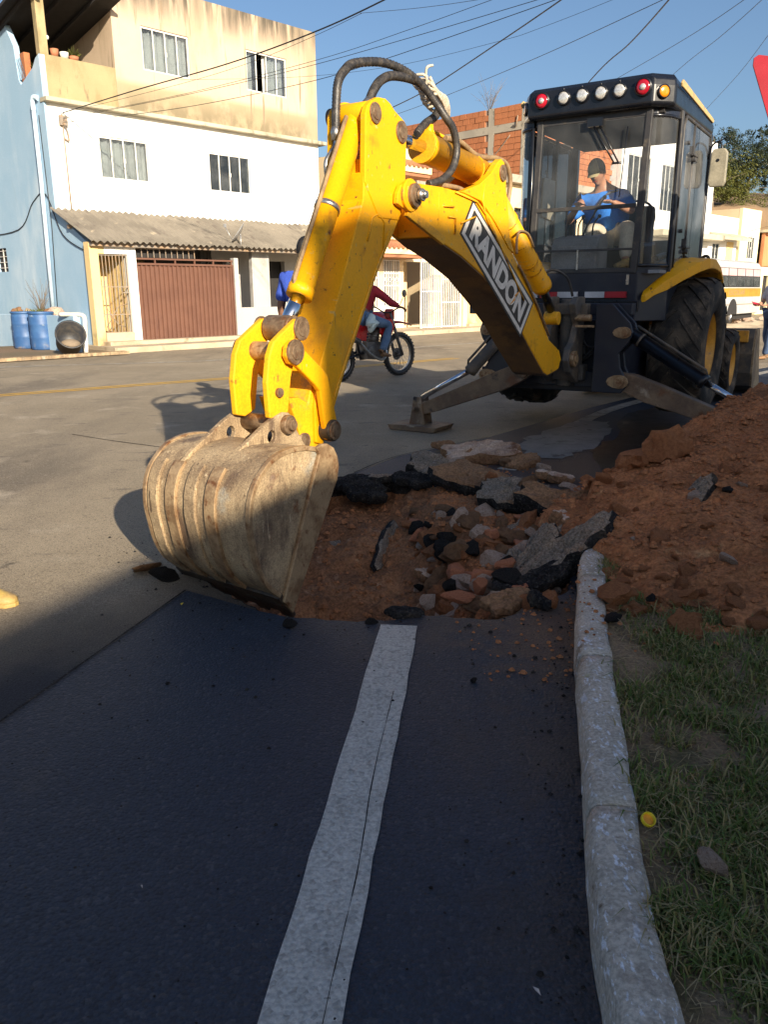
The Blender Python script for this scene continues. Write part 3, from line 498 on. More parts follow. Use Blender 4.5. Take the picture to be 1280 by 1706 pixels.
big = [('rock', 730, 922, -.25, (.085, .085, .075), 'pale rounded stone resting on the soil in the trench', 'stone'),
       ('rock', 757, 894, -.22, (.05, .045, .045), 'small stone just behind the pale rounded one', 'stone'),
       ('soil2', 758, 830, -.10, (.12, .09, .08), 'brown earth lump hanging under the back rim of the trench', 'earth lump'),
       ('rock', 888, 862, -.03, (.12, .10, .075), 'brownish boulder under the lifted asphalt crust', 'boulder'),
       ('rock', 926, 877, .0, (.065, .06, .055), 'smaller boulder right of the brownish one under the crust', 'boulder'),
       ('brickred', 873, 911, -.05, (.085, .035, .03), 'long orange shard in the rubble left of the leaning slabs', 'shard'),
       ('rock', 893, 891, -.03, (.09, .05, .035), 'flat pink stone above the orange shard', 'stone'),
       ('brickred', 957, 890, .06, (.05, .04, .03), 'small orange stone behind the top of the broad leaning slab', 'stone'),
       ('brickred', 1003, 860, .10, (.10, .085, .075), 'big orange brick lump where heap and trench meet', 'brick lump'),
       ('black', 1026, 843, .15, (.07, .055, .05), 'black asphalt lump beside the orange brick lump', 'asphalt lump'),
       ('black', 748, 977, -.12, (.05, .045, .04), 'black asphalt lump at the front of the rubble', 'asphalt lump'),
       ('brickred', 802, 977, -.06, (.05, .04, .05), 'upright orange brick shard at the front of the rubble', 'brick shard'),
       ('brickred', 765, 995, -.08, (.09, .05, .035), 'flat reddish clump near the front rim of the trench', 'clump'),
       ('rock', 716, 999, -.08, (.055, .045, .04), 'beige stone near the front rim of the trench', 'stone'),
       ('rock', 800, 925, -.17, (.16, .13, .07), 'broad crumbly stone mass in the middle of the rubble', 'stone'),
       ('clod', 1058, 762, .33, (.16, .11, .10), 'large soil clod at the upper left edge of the heap', 'soil clod'),
       ('clod', 1112, 748, .40, (.16, .13, .13), 'largest upright soil clod on the shoulder of the heap', 'soil clod'),
       ('clod', 1075, 812, .26, (.10, .08, .06), 'soil clod half sunk below the large one on the heap', 'soil clod'),
       ('clod', 915, 1000, .03, (.055, .05, .045), 'round tan clod on the road in front of the leaning slabs', 'soil clod'),
       ('clod', 1140, 1045, .14, (.075, .06, .055), 'soil clod at the grassy foot of the heap', 'soil clod'),
       ('clod', 1020, 985, .16, (.10, .06, .045), 'long soil clod lying on top of the kerb end', 'soil clod'),
       ('black', 1022, 1030, .13, (.045, .035, .03), 'black asphalt scrap on the kerb by the first grass', 'asphalt lump'),
       ('black', 1085, 997, .15, (.03, .025, .02), 'dark pebble half buried low in the heap', 'pebble'),
       ('black', 1214, 817, .34, (.035, .03, .02), 'dark hole-like lump high on the face of the heap', 'asphalt lump'),
       ('rock', 1188, 1437, .14, (.045, .04, .02), 'flat brown stone lying in the grass', 'stone'),
       ('black', 483, 1040, .02, (.04, .03, .025), 'black chip on the road under the bucket corner', 'asphalt chip'),
       ('black', 272, 958, .03, (.09, .06, .045), 'broken edge lump under the far end of the bucket lip', 'asphalt lump'),
       ('soil2', 246, 946, .012, (.13, .07, .022), 'smear of brown earth by the far end of the bucket lip', 'earth lump')]
for key, u, v, z, s, lb, ct in big: rock({'rock': 'stone', 'soil2': 'earth_lump', 'brickred': 'brick_lump', 'black': 'asphalt_lump', 'clod': 'soil_clod'}[key], key, at(u, v, z), s, lb, ct)
# countable clods and stones
rnd = random.Random(5)
for k in range(170):
    u = rnd.uniform(690, 965); v = rnd.uniform(845, 1022)
    z = -.16; p = at(u, v, z); z = max(pit_z(p.x, p.y), -.5) if inside(p.x, p.y) else .01; p = at(u, v, z)
    if not inside(p.x, p.y): continue
    p.z = pit_z(p.x, p.y)+.01; s = rnd.uniform(.06, .105) if k < 60 else rnd.uniform(.018, .07); key = rnd.choice(['rock', 'clod', 'rock', 'soil2', 'rock', 'brickred', 'black'] if k < 60 else ['rock', 'clod', 'clod', 'soil2', 'rock', 'brickred', 'black'])
    rock('rubble_stone', key, p, (s*rnd.uniform(.8, 1.5), s, s*rnd.uniform(.5, .9)), '%s %s in the %s %s of the trench rubble' % ('chunky' if s > .06 else 'small' if s > .035 else 'tiny', {'rock': 'pinkish stone', 'clod': 'red brown clod', 'soil2': 'brown earth clod', 'brickred': 'orange brick bit', 'black': 'black asphalt bit'}[key], 'front' if p.y < 3.7 else 'near middle' if p.y < 4.2 else 'far middle' if p.y < 4.7 else 'back', 'left' if p.x < .25 else 'centre' if p.x < .6 else 'right'), 'rubble', 'loose stones in the trench rubble')
for k in range(260):
    x = rnd.uniform(.75, 3.2); y = rnd.uniform(2.7, 6.2); z = mound(x, y)
    if inside(x, y) or z < .02: 
        if not (z > -.1 and x < 1.1 and y < 3.5): continue
        z = .015
    if rnd.random() > (1.2-z*2.2): continue
    if x > .9 and z < verge_z(x, y)+.01 and y < 3.0: z = verge_z(x, y)
    s = rnd.choice([.02, .025, .03, .035, .05])*rnd.uniform(.7, 1.2)
    ky = 'clod' if rnd.random() < .9 else 'rock'
    rock('soil_clod', ky, V((x, y, z+s*.25)), (s*rnd.uniform(.9, 1.4), s, s*rnd.uniform(.6, .9)), '%s %s %s, %s' % ('fist sized' if s > .042 else 'small' if s > .027 else 'tiny', 'red brown clod' if ky == 'clod' else 'pinkish stone', 'on the road before the kerb end' if z < .03 else 'at the foot of the heap' if z < .16 else 'low on the heap face' if z < .28 else 'high on the heap face', 'nearest the kerb' if x < 1.35 else 'left of the stuck slab' if x < 1.75 else 'right of the stuck slab' if x < 2.3 else 'towards the right edge'), 'soil clod', 'loose clods on the soil heap')
for k in range(90):
    x = rnd.uniform(1.0, 2.4); y = rnd.uniform(2.75, 3.45); z = mound(x, y); vz = verge_z(x, y)
    if abs(z-vz) > .07: continue
    z = max(z, vz); s = rnd.uniform(.016, .05)
    rock('soil_clod', 'clod', V((x, y, z+s*.2)), (s*1.2, s, s*.75), '%s red brown clod among the first grass at the heap foot, %s' % ('fist sized' if s > .037 else 'small' if s > .025 else 'tiny', 'nearest the kerb' if x < 1.3 else 'in the middle' if x < 1.7 else 'towards the right edge'), 'soil clod', 'loose clods on the soil heap')
# crumbs: nobody could count them
mb = MB()
def crumb(x, y, z, s):
    s *= .75; a = R(0, 6); vs = [V((x+s*cos(a+k*1.257)*R(.75, 1.15), y+s*sin(a+k*1.257)*R(.75, 1.15), z+s*R(-.1, .2))) for k in range(5)]+[V((x+s*.55*cos(a+.6+k*2.1)*R(.7, 1.2), y+s*.55*sin(a+.6+k*2.1)*R(.7, 1.2), z+s*R(.5, .8))) for k in range(3)]
    mb.add(vs, [(5, 6, 7), (0, 1, 5), (1, 2, 5), (2, 6, 5), (2, 3, 6), (3, 7, 6), (3, 4, 7), (4, 0, 7), (0, 5, 7)], False)
for k in range(13000):
    x = R(.3, 3.6); y = R(2.5, 6.6)
    if inside(x, y): z = max(pit_z(x, y), mound(x, y)); q = .012
    else:
        z = mound(x, y); q = .013
        if z < .0:
            if x > 1.2 or y < 2.55 or R(0, 1) < .70: continue
            q = .008
            z = .006 if x < .72+(y-2.75)*.24 else .125
        elif x > 1.0 and y < 3.1 and z < verge_z(x, y): continue
    crumb(x, y, z, abs(random.gauss(0, 1))*q+.003)
for k in range(3000):
    x = R(-1.1, .9); y = R(3.2, 5.8)
    if inside(x, y): crumb(x, y, pit_z(x, y), abs(random.gauss(0, 1))*.014+.003)
tag(mb.build('soil_crumbs', M['clod'], weld=False), 'loose soil crumbs scattered over heap and trench', 'soil crumbs', kind='stuff')
mb = MB()
for k in range(700):
    a = R(0, 2*pi); rr = abs(random.gauss(0, .45)); i = random.randrange(len(HOLE)); x, y = HOLE[i]; x += cos(a)*rr; y += sin(a)*rr
    if inside(x, y) or x > 1.0: continue
    crumb(x, y, .006, abs(random.gauss(0, 1))*.006+.002)
for k in range(500): crumb(R(-2.2, .35), R(1.0, 3.1), .006, abs(random.gauss(0, 1))*.003+.001)
for k in range(500):
    d_ = R(3, 8.2); p, nn = kerb_pt(d_); q = p-nn*abs(random.gauss(0, .10)); crumb(q.x, q.y, .006, abs(random.gauss(0, 1))*.005+.0015)
tag(mb.build('road_grit', M['brokenasphalt'], weld=False), 'dark grit scattered on the road round the trench', 'grit', kind='stuff')

# grass on the verge
mb = MB()
def blade(p, h, a, lean, wd):
    dx, dy = cos(a), sin(a); n = V((-dy*wd, dx*wd, 0)); q = p+V((dx*lean*.35, dy*lean*.35, h*.62)); tip = p+V((dx*lean, dy*lean, h*(.9 if lean < h else .55)))
    o = len(mb.v); mb.v += [p-n, p+n, q-n*.8, q+n*.8, tip]; mb.f += [[o, o+1, o+3, o+2], [o+2, o+3, o+4]]; mb.s += [False, False]
cnt = 0
while cnt < 165000:
    d_ = R(2.6, 8.0); off = .12+R(0, 1)**1.25*2.3; p, nn = kerb_pt(d_); q = p+nn*off
    if q.y > 3.6 or q.y < -.2: continue
    den = .60+.9*fb(q.x, q.y, 1.6)+.7*fb(q.x, q.y, 6)
    den -= .55*max(0, 1-(off-.12)/.42)*(.55+.9*fb(q.x+7, q.y, 2.4))*(1 if q.y > 1.4 else .4)
    if off < .20: den -= .25
    if off < .42 and 1.5 < q.y < 2.6: den -= .35*fb(q.x+4, q.y, 3)+.12
    if R(0, 1) > den: continue
    z = verge_z(q.x, q.y)
    if mound(q.x, q.y) > z+.015: continue
    q.z = z
    for k in range(random.randint(5, 11)):
        r = R(0, 1); h = R(.012, .04) if r < .8 else R(.03, .075)
        blade(q+V((random.gauss(0, .024), random.gauss(0, .024), -.004)), h, R(0, 6.28), R(.3, 1.5)*h, R(.0012, .0034)); cnt += 1
tag(mb.build('grass', M['grass'], weld=False), 'patchy short grass growing on the verge beside the kerb', 'grass', kind='stuff')
mb = MB()
for k in range(7000):
    d_ = R(2.6, 8.0); p, nn = kerb_pt(d_); q = p+nn*(.13+R(0, 1)**1.5*1.1)
    if mound(q.x, q.y) > .11 or q.y > 3.4: continue
    a = R(0, 6.28); l = R(.012, .05) if k % 4 else R(.04, .13); z = verge_z(q.x, q.y)+R(.004, .03); e = V((cos(a), sin(a), R(-.15, .25)))*l; n = V((-sin(a), cos(a), 0))*R(.0007, .0014); q.z = z
    b_ = V((0, 0, l*R(-.1, .2))); mb.add([q-n, q+n, q+e*.5+b_+n, q+e*.5+b_-n, q+e], [(0, 1, 2, 3), (3, 2, 4)])
tag(mb.build('dry_stalks', M['straw'], weld=False), 'dry grass stalks lying on the verge', 'dry grass', kind='stuff')
# little litter
c = at(1079, 1367, .135); cap = thing('bottle_cap', c, 'yellow plastic bottle cap lying in the grass by the kerb', 'bottle cap'); cap.rotation_euler = (radians(34), radians(10), 0)
MB().lathe([(.0, 0), (.0155, 0), (.0165, .002), (.0165, .013), (.0145, .013), (.0145, .003), (0, .003)], (0, 0, 0), (0, 0, 1), 20).build('cap_shell', M['capyellow'], cap)
g = MB()
for k in range(20): a = k*pi/10; g.box((.0163, -.0008, .002), (.0171, .0008, .012), Matrix.Rotation(a, 4, 'Z'))
g.build('grip_ribs', M['capyellow'], cap); MB().lathe([(0, .0036), (.0138, .0036)], (0, 0, 0), (0, 0, 1), 20).build('cap_liner', M['badgeorange'], cap)
def leaf(u, v, z, l, m, label, cat='leaf'):
    p = at(u, v, z); mb = MB(); a = R(0, 6); e = V((cos(a), sin(a), .1)); n = V((-sin(a), cos(a), .2))
    mb.add([p-e*l, p-n*l*.4+V((0, 0, .004)), p+e*l, p+n*l*.4+V((0, 0, .004)), p+V((0, 0, .002))], [(0, 1, 4), (1, 2, 4), (2, 3, 4), (3, 0, 4)]); tag(mb.build('fallen_leaf', m), label, cat)
leaf(303, 1006, .008, .02, M['bagyellow'], 'small pale yellow leaf on the road in front of the bucket lip')
leaf(895, 1651, .008, .012, M['paper'], 'scrap of pale paper on the dark road by the kerb', 'litter')
leaf(236, 1477, .008, .006, M['paper'], 'white speck of litter on the dark foreground road', 'litter')
rock('asphalt_chip', 'black', at(790, 1134, .012), (.02, .014, .012), 'black chip lying alone on the road right of the lane line', 'asphalt chip')
rock('asphalt_chip', 'black', at(620, 1035, .012), (.03, .024, .02), 'black chip at the front rim of the trench left of the lane line', 'asphalt chip')

# ================================================================ BACKHOE LOADER
HZ = radians(32); BO = V((2.40, 8.68, .135))
bh = thing('backhoe_loader', BO, 'yellow backhoe loader digging at the roadside, propped on its stabilisers', 'backhoe loader', -HZ)
BI = (Matrix.Translation(BO) @ Matrix.Rotation(-HZ, 4, 'Z')).inverted()
def tw(x, y, z): return BI.inverted() @ V((x, y, z))
NV = V((sin(radians(122)), cos(radians(122)), 0)); DV = V((NV.y, -NV.x, 0)); C0 = V((-.752, 3.485, 0))
def bf(s, z, n): return BI @ (C0-DV*s+NV*n+V((0, 0, z)))
def kf(s, z, n): return bf(s+(.35-n)*.115, z-.012*(.35-n), n)           # the bucket hangs a little askew on its pins
def disc(mb, s, z, n0, n1, r, f=bf, k=22): return mb.cyl(f(s, z, n0), f(s, z, n1), r, n=k)
def cap_ring(parent, s, z, n, r, out=.012, nut=False):
    mb = MB(); disc(mb, s, z, n-.02, n+out*.6, r); disc(mb, s, z, n-.02, n+out, r*.62); o = mb.build('pin', M['pin'], parent, .002)
    if nut:
        q = MB(); q.tube([bf(s, z, n+out), bf(s, z, n+out+.03)], .034, 6); disc(q, s, z, n+out+.02, n+out+.05, .02); q.build('nut', M['zinc'], o)
    return o
# --- boom
BOOM = [(1.33, 1.83), (1.36, 1.88), (1.41, 1.91), (1.50, 1.92), (1.85, 1.93), (2.14, 1.93), (2.34, 1.90), (2.55, 1.82), (2.75, 1.70), (2.93, 1.60), (3.13, 1.46), (3.30, 1.34), (3.44, 1.22), (3.57, 1.10), (3.74, .96), (3.99, .86), (4.04, .79), (3.99, .71), (3.74, .68), (3.65, .71), (3.31, .94), (3.09, 1.10), (2.80, 1.27), (2.47, 1.44), (2.12, 1.56), (1.89, 1.62), (1.67, 1.70), (1.46, 1.77), (1.38, 1.79)]
body = [p for p in BOOM if p[0] > 1.75]; body = [(1.78, 1.925)]+body+[(1.78, 1.66)]
body = [(1.80, 1.925), (1.85, 1.93), (2.14, 1.93), (2.34, 1.90), (2.55, 1.82), (2.75, 1.70), (2.93, 1.60), (3.13, 1.46), (3.30, 1.34), (3.44, 1.22), (3.57, 1.10), (3.74, .96), (3.99, .86), (4.04, .79), (3.99, .71), (3.74, .68), (3.65, .71), (3.31, .94), (3.09, 1.10), (2.80, 1.27), (2.47, 1.44), (2.12, 1.56), (1.89, 1.62), (1.80, 1.655)]
mb = MB(); mb.prism(body, -.14, .14, bf); boom = mb.build('boom', M['yellow'], bh, .006)
nose = [(1.33, 1.80), (1.335, 1.85), (1.37, 1.895), (1.42, 1.915), (1.50, 1.92), (1.86, 1.93), (1.86, 1.634), (1.67, 1.70), (1.46, 1.77), (1.38, 1.785)]
for n0, n1 in ((.125, .152), (-.152, -.125)): mb = MB(); mb.prism(nose, n0, n1, bf); mb.build('fork_plate', M['yellow'], boom, .004)
ear = [(2.08, 1.925), (2.36, 2.0), (2.52, 2.08), (2.62, 2.16), (2.67, 2.185), (2.72, 2.17), (2.76, 2.12), (2.76, 2.02), (2.81, 1.89), (2.85, 1.71), (2.95, 1.60), (2.85, 1.63), (2.62, 1.78), (2.38, 1.90), (2.14, 1.925)]
for n0, n1 in ((.10, .147), (-.147, -.10)): mb = MB(); mb.prism(ear, n0, n1, bf); mb.build('ear_plate', M['yellow'], boom, .004)
mb = MB()
for pts in ([(2.42, 2.0), (2.40, 1.90), (2.47, 1.80), (2.66, 1.66)], [(1.80, 1.90), (1.795, 1.72)], [(1.84, 1.83), (2.0, 1.835)], [(1.93, 1.775), (2.03, 1.775), (2.02, 1.68)], [(2.1, 1.75), (2.3, 1.80)], [(2.02, 1.92), (2.32, 1.89), (2.5, 1.80), (2.75, 1.60), (2.95, 1.44), (3.15, 1.28)]):
    mb.tube([bf(s, z, .1475) for s, z in pts], .006, 6)
mb.build('weld_bead', M['yellow_old'], boom)
und = [(3.99, .71), (3.74, .68), (3.65, .71), (3.31, .94), (3.09, 1.10), (2.80, 1.27), (2.47, 1.44), (2.12, 1.56), (1.89, 1.62), (1.80, 1.655)]
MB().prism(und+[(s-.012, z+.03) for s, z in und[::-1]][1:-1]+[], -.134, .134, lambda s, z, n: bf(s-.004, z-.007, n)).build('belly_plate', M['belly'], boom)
mb = MB(); mb.prism([(1.42, 1.745), (1.46, 1.79), (1.88, 1.655), (1.86, 1.61)], .135, .158, bf); mb.build('wear_strip', M['yellow_old'], boom, .003)
for q in ((.15, .170), (-.17, -.15)): mb = MB(); disc(mb, 1.45, 1.85, *q, .085); mb.build('boss', M['yellow'], boom, .004)
cap_ring(boom, 1.47, 1.85, .175, .062, .03, True); cap_ring(boom, 2.695, 2.10, .152, .052); cap_ring(boom, 2.695, 2.10, -.165, .052)
# badge: dark parallelogram, white border, letters
BA, BB, BC, BD = (2.275, 1.88), (2.12, 1.69), (3.12, 1.035), (3.33, 1.255)
def quadpt(x, y): 
    p = [BB[i]+(BC[i]-BB[i])*x for i in (0, 1)]; q = [BA[i]+(BD[i]-BA[i])*x for i in (0, 1)]; return (p[0]+(q[0]-p[0])*y, p[1]+(q[1]-p[1])*y)
def band(x0, y0, x1, y1): return [quadpt(x0, y0), quadpt(x1, y0), quadpt(x1, y1), quadpt(x0, y1)]
mb = MB(); mb.prism(band(-.015, -.06, 1.015, 1.06), .139, .1425, bf); mb.build('badge', M['badge'], boom)
mb = MB(); mb.prism(band(.0, .0, 1., 1.), .1415, .1440, bf, holes=[band(.028, .11, .972, .89)]); mb.build('badge_border', M['badgewhite'], boom)
def text_mesh(body_, size=1, bold=.02, shear=0, extrude=.0, spacing=1):
    cu = bpy.data.curves.new('lettering', 'FONT'); cu.body = body_; cu.size = size; cu.offset = bold; cu.shear = shear; cu.align_x = 'CENTER'; cu.align_y = 'CENTER'; cu.extrude = extrude; cu.space_character = spacing; cu.resolution_u = 4
    o = bpy.data.objects.new('tmp', cu); COL.objects.link(o); dg = bpy.context.evaluated_depsgraph_get(); me = bpy.data.meshes.new_from_object(o.evaluated_get(dg)); bpy.data.objects.remove(o); bpy.data.curves.remove(cu); return me
def lettering(txt, fn, m, parent, bold=.02, w=1, h=1, name='lettering', flip=False, shear=0):
    me = text_mesh(txt, 1, bold, shear); xs = [v.co.x for v in me.vertices]; ys = [v.co.y for v in me.vertices]; x0, x1, y0, y1 = min(xs), max(xs), min(ys), max(ys)
    for v in me.vertices: v.co = fn((v.co.x-x0)/(x1-x0), (v.co.y-y0)/(y1-y0))
    me.materials.clear(); me.materials.append(m); me.name = name; return link(name, me, parent)
def bl(x, y): q = quadpt(.07+.86*x, .17+.66*y); return bf(q[0]+0, q[1], .1452)
lettering('RANDON', bl, M['badgewhite'], boom, .05, name='badge_lettering')
mb = MB(); mb.prism([quadpt(.735, .18), quadpt(.765, .55), quadpt(.75, .55), quadpt(.795, .86), quadpt(.765, .48), quadpt(.778, .48)], .1445, .1462, bf); mb.build('badge_flash', M['badgeorange'], boom)
# --- dipper arm
ARM = [(1.07, 1.93), (1.06, 1.80), (.96, 1.60), (.79, 1.26), (.65, .99), (.60, .80), (.60, .62), (.66, .60), (.72, .69), (.83, .89), (.99, 1.14), (1.16, 1.40), (1.27, 1.55), (1.33, 1.62), (1.44, 1.76), (1.47, 1.93)]
arm = MB().prism(ARM, -.113, .113, bf).build('dipper_arm', M['yellow'], bh, .006)
TOP = [(1.068, 1.88), (1.07, 1.95), (1.08, 2.2), (1.10, 2.24), (1.14, 2.27), (1.2, 2.295), (1.27, 2.30), (1.32, 2.285), (1.36, 2.26), (1.47, 2.22), (1.485, 2.19), (1.48, 2.10), (1.47, 1.90), (1.40, 1.72), (1.2, 1.72)]
for n0, n1 in ((.085, .119), (-.119, -.085)): MB().prism(TOP, n0, n1, bf).build('side_plate', M['yellow'], arm, .005)
MB().prism([(1.10, 1.9), (1.11, 2.0), (1.40, 2.0), (1.45, 1.9)], -.09, .09, bf).build('web_plate', M['yellow'], arm, .004)
mb = MB(); mb.tube([bf(s, z, .1145) for s, z in spl] if False else [bf(s, z, .1145) for s, z in ((1.30, 1.66), (1.24, 1.55), (1.13, 1.40), (.96, 1.14), (.80, .89), (.70, .72))], .007, 6)
mb.tube([bf(s, z, .1145) for s, z in ((1.09, 1.60), (1.14, 1.72), (1.20, 1.74), (1.26, 1.70), (1.24, 1.52))], .006, 6); mb.build('weld_bead', M['yellow_old'], arm)
mb = MB(); mb.prism([(.42, .86), (.5, .855), (.57, .82), (.60, .90), (.66, .98), (.70, .78), (.66, .59), (.62, .56), (.53, .57), (.48, .72)], -.095, .095, bf); mb.build('arm_nose', M['yellow_old'], arm, .006)
mb = MB(); disc(mb, .675, .675, -.175, .175, .055); mb.build('boss', M['tooth'], arm, .004)
cap_ring(arm, 1.165, 2.215, .122, .05); cap_ring(arm, 1.425, 2.165, .122, .055); cap_ring(arm, 1.165, 2.215, -.135, .05); cap_ring(arm, .675, .675, .176, .048)
# --- cylinders
def ram(name, a, b, c, r, rr, m='yellow', rod='chrome', eye=None, collar=True, f=bf, n=0., parent=bh):
    A, B, C = (f(*a, n), f(*b, n), f(*c, n)) if len(a) == 2 else (V(a), V(b), V(c)); d = (B-A).normalized()
    bar = MB().tube([A, A+d*.001, B-d*.05, B-d*.05, B, B], [r*.96, r, r, r*1.07, r*1.07, r*.6], 26).build(name, M[m], parent, 0)
    MB().cyl(B-d*.02, C, rr, n=18).build('rod', M[rod], bar)
    return bar, A, B, C
bc, A, B, C = ram('bucket_cylinder', (1.19, 2.235), (.645, 1.325), (.52, 1.17), .062, .037)
MB().cyl(bf(.505, 1.18, -.075), bf(.505, 1.18, .075), .062).build('rod_eye', M['pin'], bc, .004)
MB().cyl(bf(1.165, 2.215, -.08), bf(1.165, 2.215, .08), .06).build('base_eye', M['yellow'], bc, .004)
mb = MB(); q = A.lerp(B, .52); d = (B-A).normalized(); mb.tube([q, q+d*.028], .0665, 24); mb.build('hose_clamp', M['zinc'], bc)
mb = MB(); e = DV; up = BI.to_3x3() @ DV
off = up*.085
mb.tube([A.lerp(B, .04)+off, A.lerp(B, .5)+off*.97, A.lerp(B, .9)+off*.95, A.lerp(B, .97)+off*.6], .011, 8); mb.build('steel_pipe', M['tanhose'], bc)
dc, A, B, C = ram('dipper_cylinder', (2.66, 2.105), (1.86, 2.165), (1.46, 2.168), .087, .036)
MB().tube([B-(B-A).normalized()*.012, B+(B-A).normalized()*.002], [.0935, .0935], 26).build('gland_ring', M['yellow_old'], dc)
mb = MB(); d = (B-A).normalized(); upz = V((0, 0, 1)); mb.cyl(B-d*.09+upz*.07, B-d*.09+upz*.135, .026, n=12); mb.tube([A+d*.12+upz*.10, A+d*.35+upz*.108, B-d*.12+upz*.108], .012, 8); mb.build('port', M['yellow'], dc)
mb = MB(); q = A+d*.12; mb.tube([q, q+d*.01], .092, 24); mb.build('weld_band', M['yellow_old'], dc)
MB().cyl(bf(2.695, 2.10, -.09), bf(2.695, 2.10, .09), .07).build('base_eye', M['yellow'], dc)
bo, A, B, C = ram('boom_cylinder', (2.76, 2.03), (3.84, 1.38), (4.06, 1.19), .076, .036, rod='black', n=.02)
MB().cyl(bf(4.13, 1.12, -.05), bf(4.13, 1.12, .07), .055).build('rod_eye', M['yellow_old'], bo, .004)
d = (B-A).normalized()
for t in (.30, .70, .78): q = A.lerp(B, t); MB().tube([q, q+d*.012], .081, 22).build('band', M['yellow_old'], bo)
# --- linkage
H = [(.445, 1.21), (.475, 1.225), (.51, 1.22), (.535, 1.20), (.54, 1.17), (.52, 1.14), (.47, 1.09), (.415, .96), (.385, .80), (.31, .775), (.25, .79), (.24, .95), (.265, 1.07), (.30, 1.13), (.37, 1.17)]
for n0, n1 in ((.085, .117), (-.117, -.085)):
    h = MB().prism(H, n0, n1, bf).build('bucket_link', M['yellow_old'], bh, .006)
    sgn = 1 if n0 > 0 else -1; mb = MB(); disc(mb, .50, 1.18, sgn*.115, sgn*.128, .056); disc(mb, .50, 1.18, sgn*.12, sgn*.133, .036); mb.build('pin', M['pin'], h, .002)
    mb = MB(); disc(mb, .315, .90, sgn*.11, sgn*.135, .022); mb.build('bolt', M['pin'], h, .002)
mb = MB(); disc(mb, .40, 1.08, -.16, .16, .043); mb.build('cross_tube', M['bucketedge'], bh, .003)
LL = [(.285, 1.06), (.295, 1.10), (.335, 1.135), (.39, 1.125), (.575, 1.0), (.585, .80), (.70, .73), (.725, .68), (.70, .64), (.65, .63), (.60, .66), (.52, .79), (.515, .90), (.36, 1.0), (.30, 1.02)]
LL = [(.335, 1.065), (.345, 1.11), (.385, 1.135), (.43, 1.115), (.615, .985), (.655, .95), (.70, .80), (.73, .70), (.72, .64), (.675, .615), (.635, .635), (.615, .72), (.585, .88), (.555, .91), (.41, 1.015), (.36, 1.03)]
for n0, n1 in ((.128, .158), (-.158, -.128)):
    h = MB().prism(LL, n0, n1, bf).build('guide_link', M['yellow'], bh, .007)
    sgn = 1 if n0 > 0 else -1; mb = MB(); disc(mb, .395, 1.08, sgn*.155, sgn*.172, .058); disc(mb, .395, 1.08, sgn*.16, sgn*.178, .036); mb.build('pin', M['pin'], h, .002); mb = MB(); disc(mb, .675, .675, sgn*.15, sgn*.168, .042); mb.build('pin', M['pin'], h, .002)
# --- bucket
ARC = [(.30, .66), (.20, .685), (.09, .692), (.0, .68), (-.06, .655), (-.13, .60), (-.165, .55), (-.185, .49), (-.19, .41), (-.175, .32), (-.15, .22), (-.10, .13), (-.02, .055), (.05, -.03)]
arc = [(p.x, p.y) for p in spline([V((a, b, 0)) for a, b in ARC], 3)]; na = len(arc)
def inn(i, t):
    p0 = arc[max(i-1, 0)]; p1 = arc[min(i+1, na-1)]; dx, dz = p1[0]-p0[0], p1[1]-p0[1]; l = sqrt(dx*dx+dz*dz); return (arc[i][0]-dz/l*t*-1*-1, arc[i][1]+dx/l*t) if False else (arc[i][0]-dz/l*t, arc[i][1]+dx/l*t)
mb = MB(); NN = 14
def shell(i, j, t):
    s, z = inn(j, t); n = -.345+.69*i/NN; dent = .006*noise.noise(V((s*5, z*5, n*4)))+.003*noise.noise(V((s*14, z*14, n*12))); s, z = inn(j, t+dent); return kf(s, z, n)
vo = [shell(i, j, 0) for j in range(na) for i in range(NN+1)]; vi = [shell(i, j, .022) for j in range(na) for i in range(NN+1)]
w_ = NN+1; m_ = len(vo)
fs = [(j*w_+i, j*w_+i+1, (j+1)*w_+i+1, (j+1)*w_+i) for j in range(na-1) for i in range(NN)]
mb.add(vo+vi, fs+[tuple(m_+k for k in f[::-1]) for f in fs], True)
mb.add([vo[i] for i in range(w_)]+[vi[i] for i in range(w_)], [(i, i+1, w_+i+1, w_+i) for i in range(NN)])
mb.add([vo[(na-1)*w_+i] for i in range(w_)]+[vi[(na-1)*w_+i] for i in range(w_)], [(i, i+1, w_+i+1, w_+i) for i in range(NN)])
bucket = mb.build('bucket', M['bucketsteel'], bh)
side_poly = [a for a in arc if a[1] > .0]+[(.02, .02)]
for n0, n1 in ((.328, .352), (-.352, -.328)): MB().prism(side_poly, n0, n1, kf).build('side_wall', M['bucketsteel'], bucket, .003)
for n0, n1 in ((.335, .362), (-.362, -.335)):
    o_ = [inn(i, -.008) for i in range(0, na-3)]; i_ = [inn(i, .014) for i in range(0, na-3)]
    MB().prism(o_+i_[::-1], n0, n1, kf).build('rim', M['bucketedge'], bucket, .003)
cut = [(.26, .675), (.30, .685), (.345, .68), (.39, .655), (.42, .61), (.43, .56), (.415, .50), (.385, .46), (.05, -.045), (-.01, .03), (.28, .64)]
for n0, n1 in ((.352, .374), (-.374, -.352)): MB().prism(cut, n0, n1, kf).build('side_cutter', M['bucketedge'], bucket, .004)
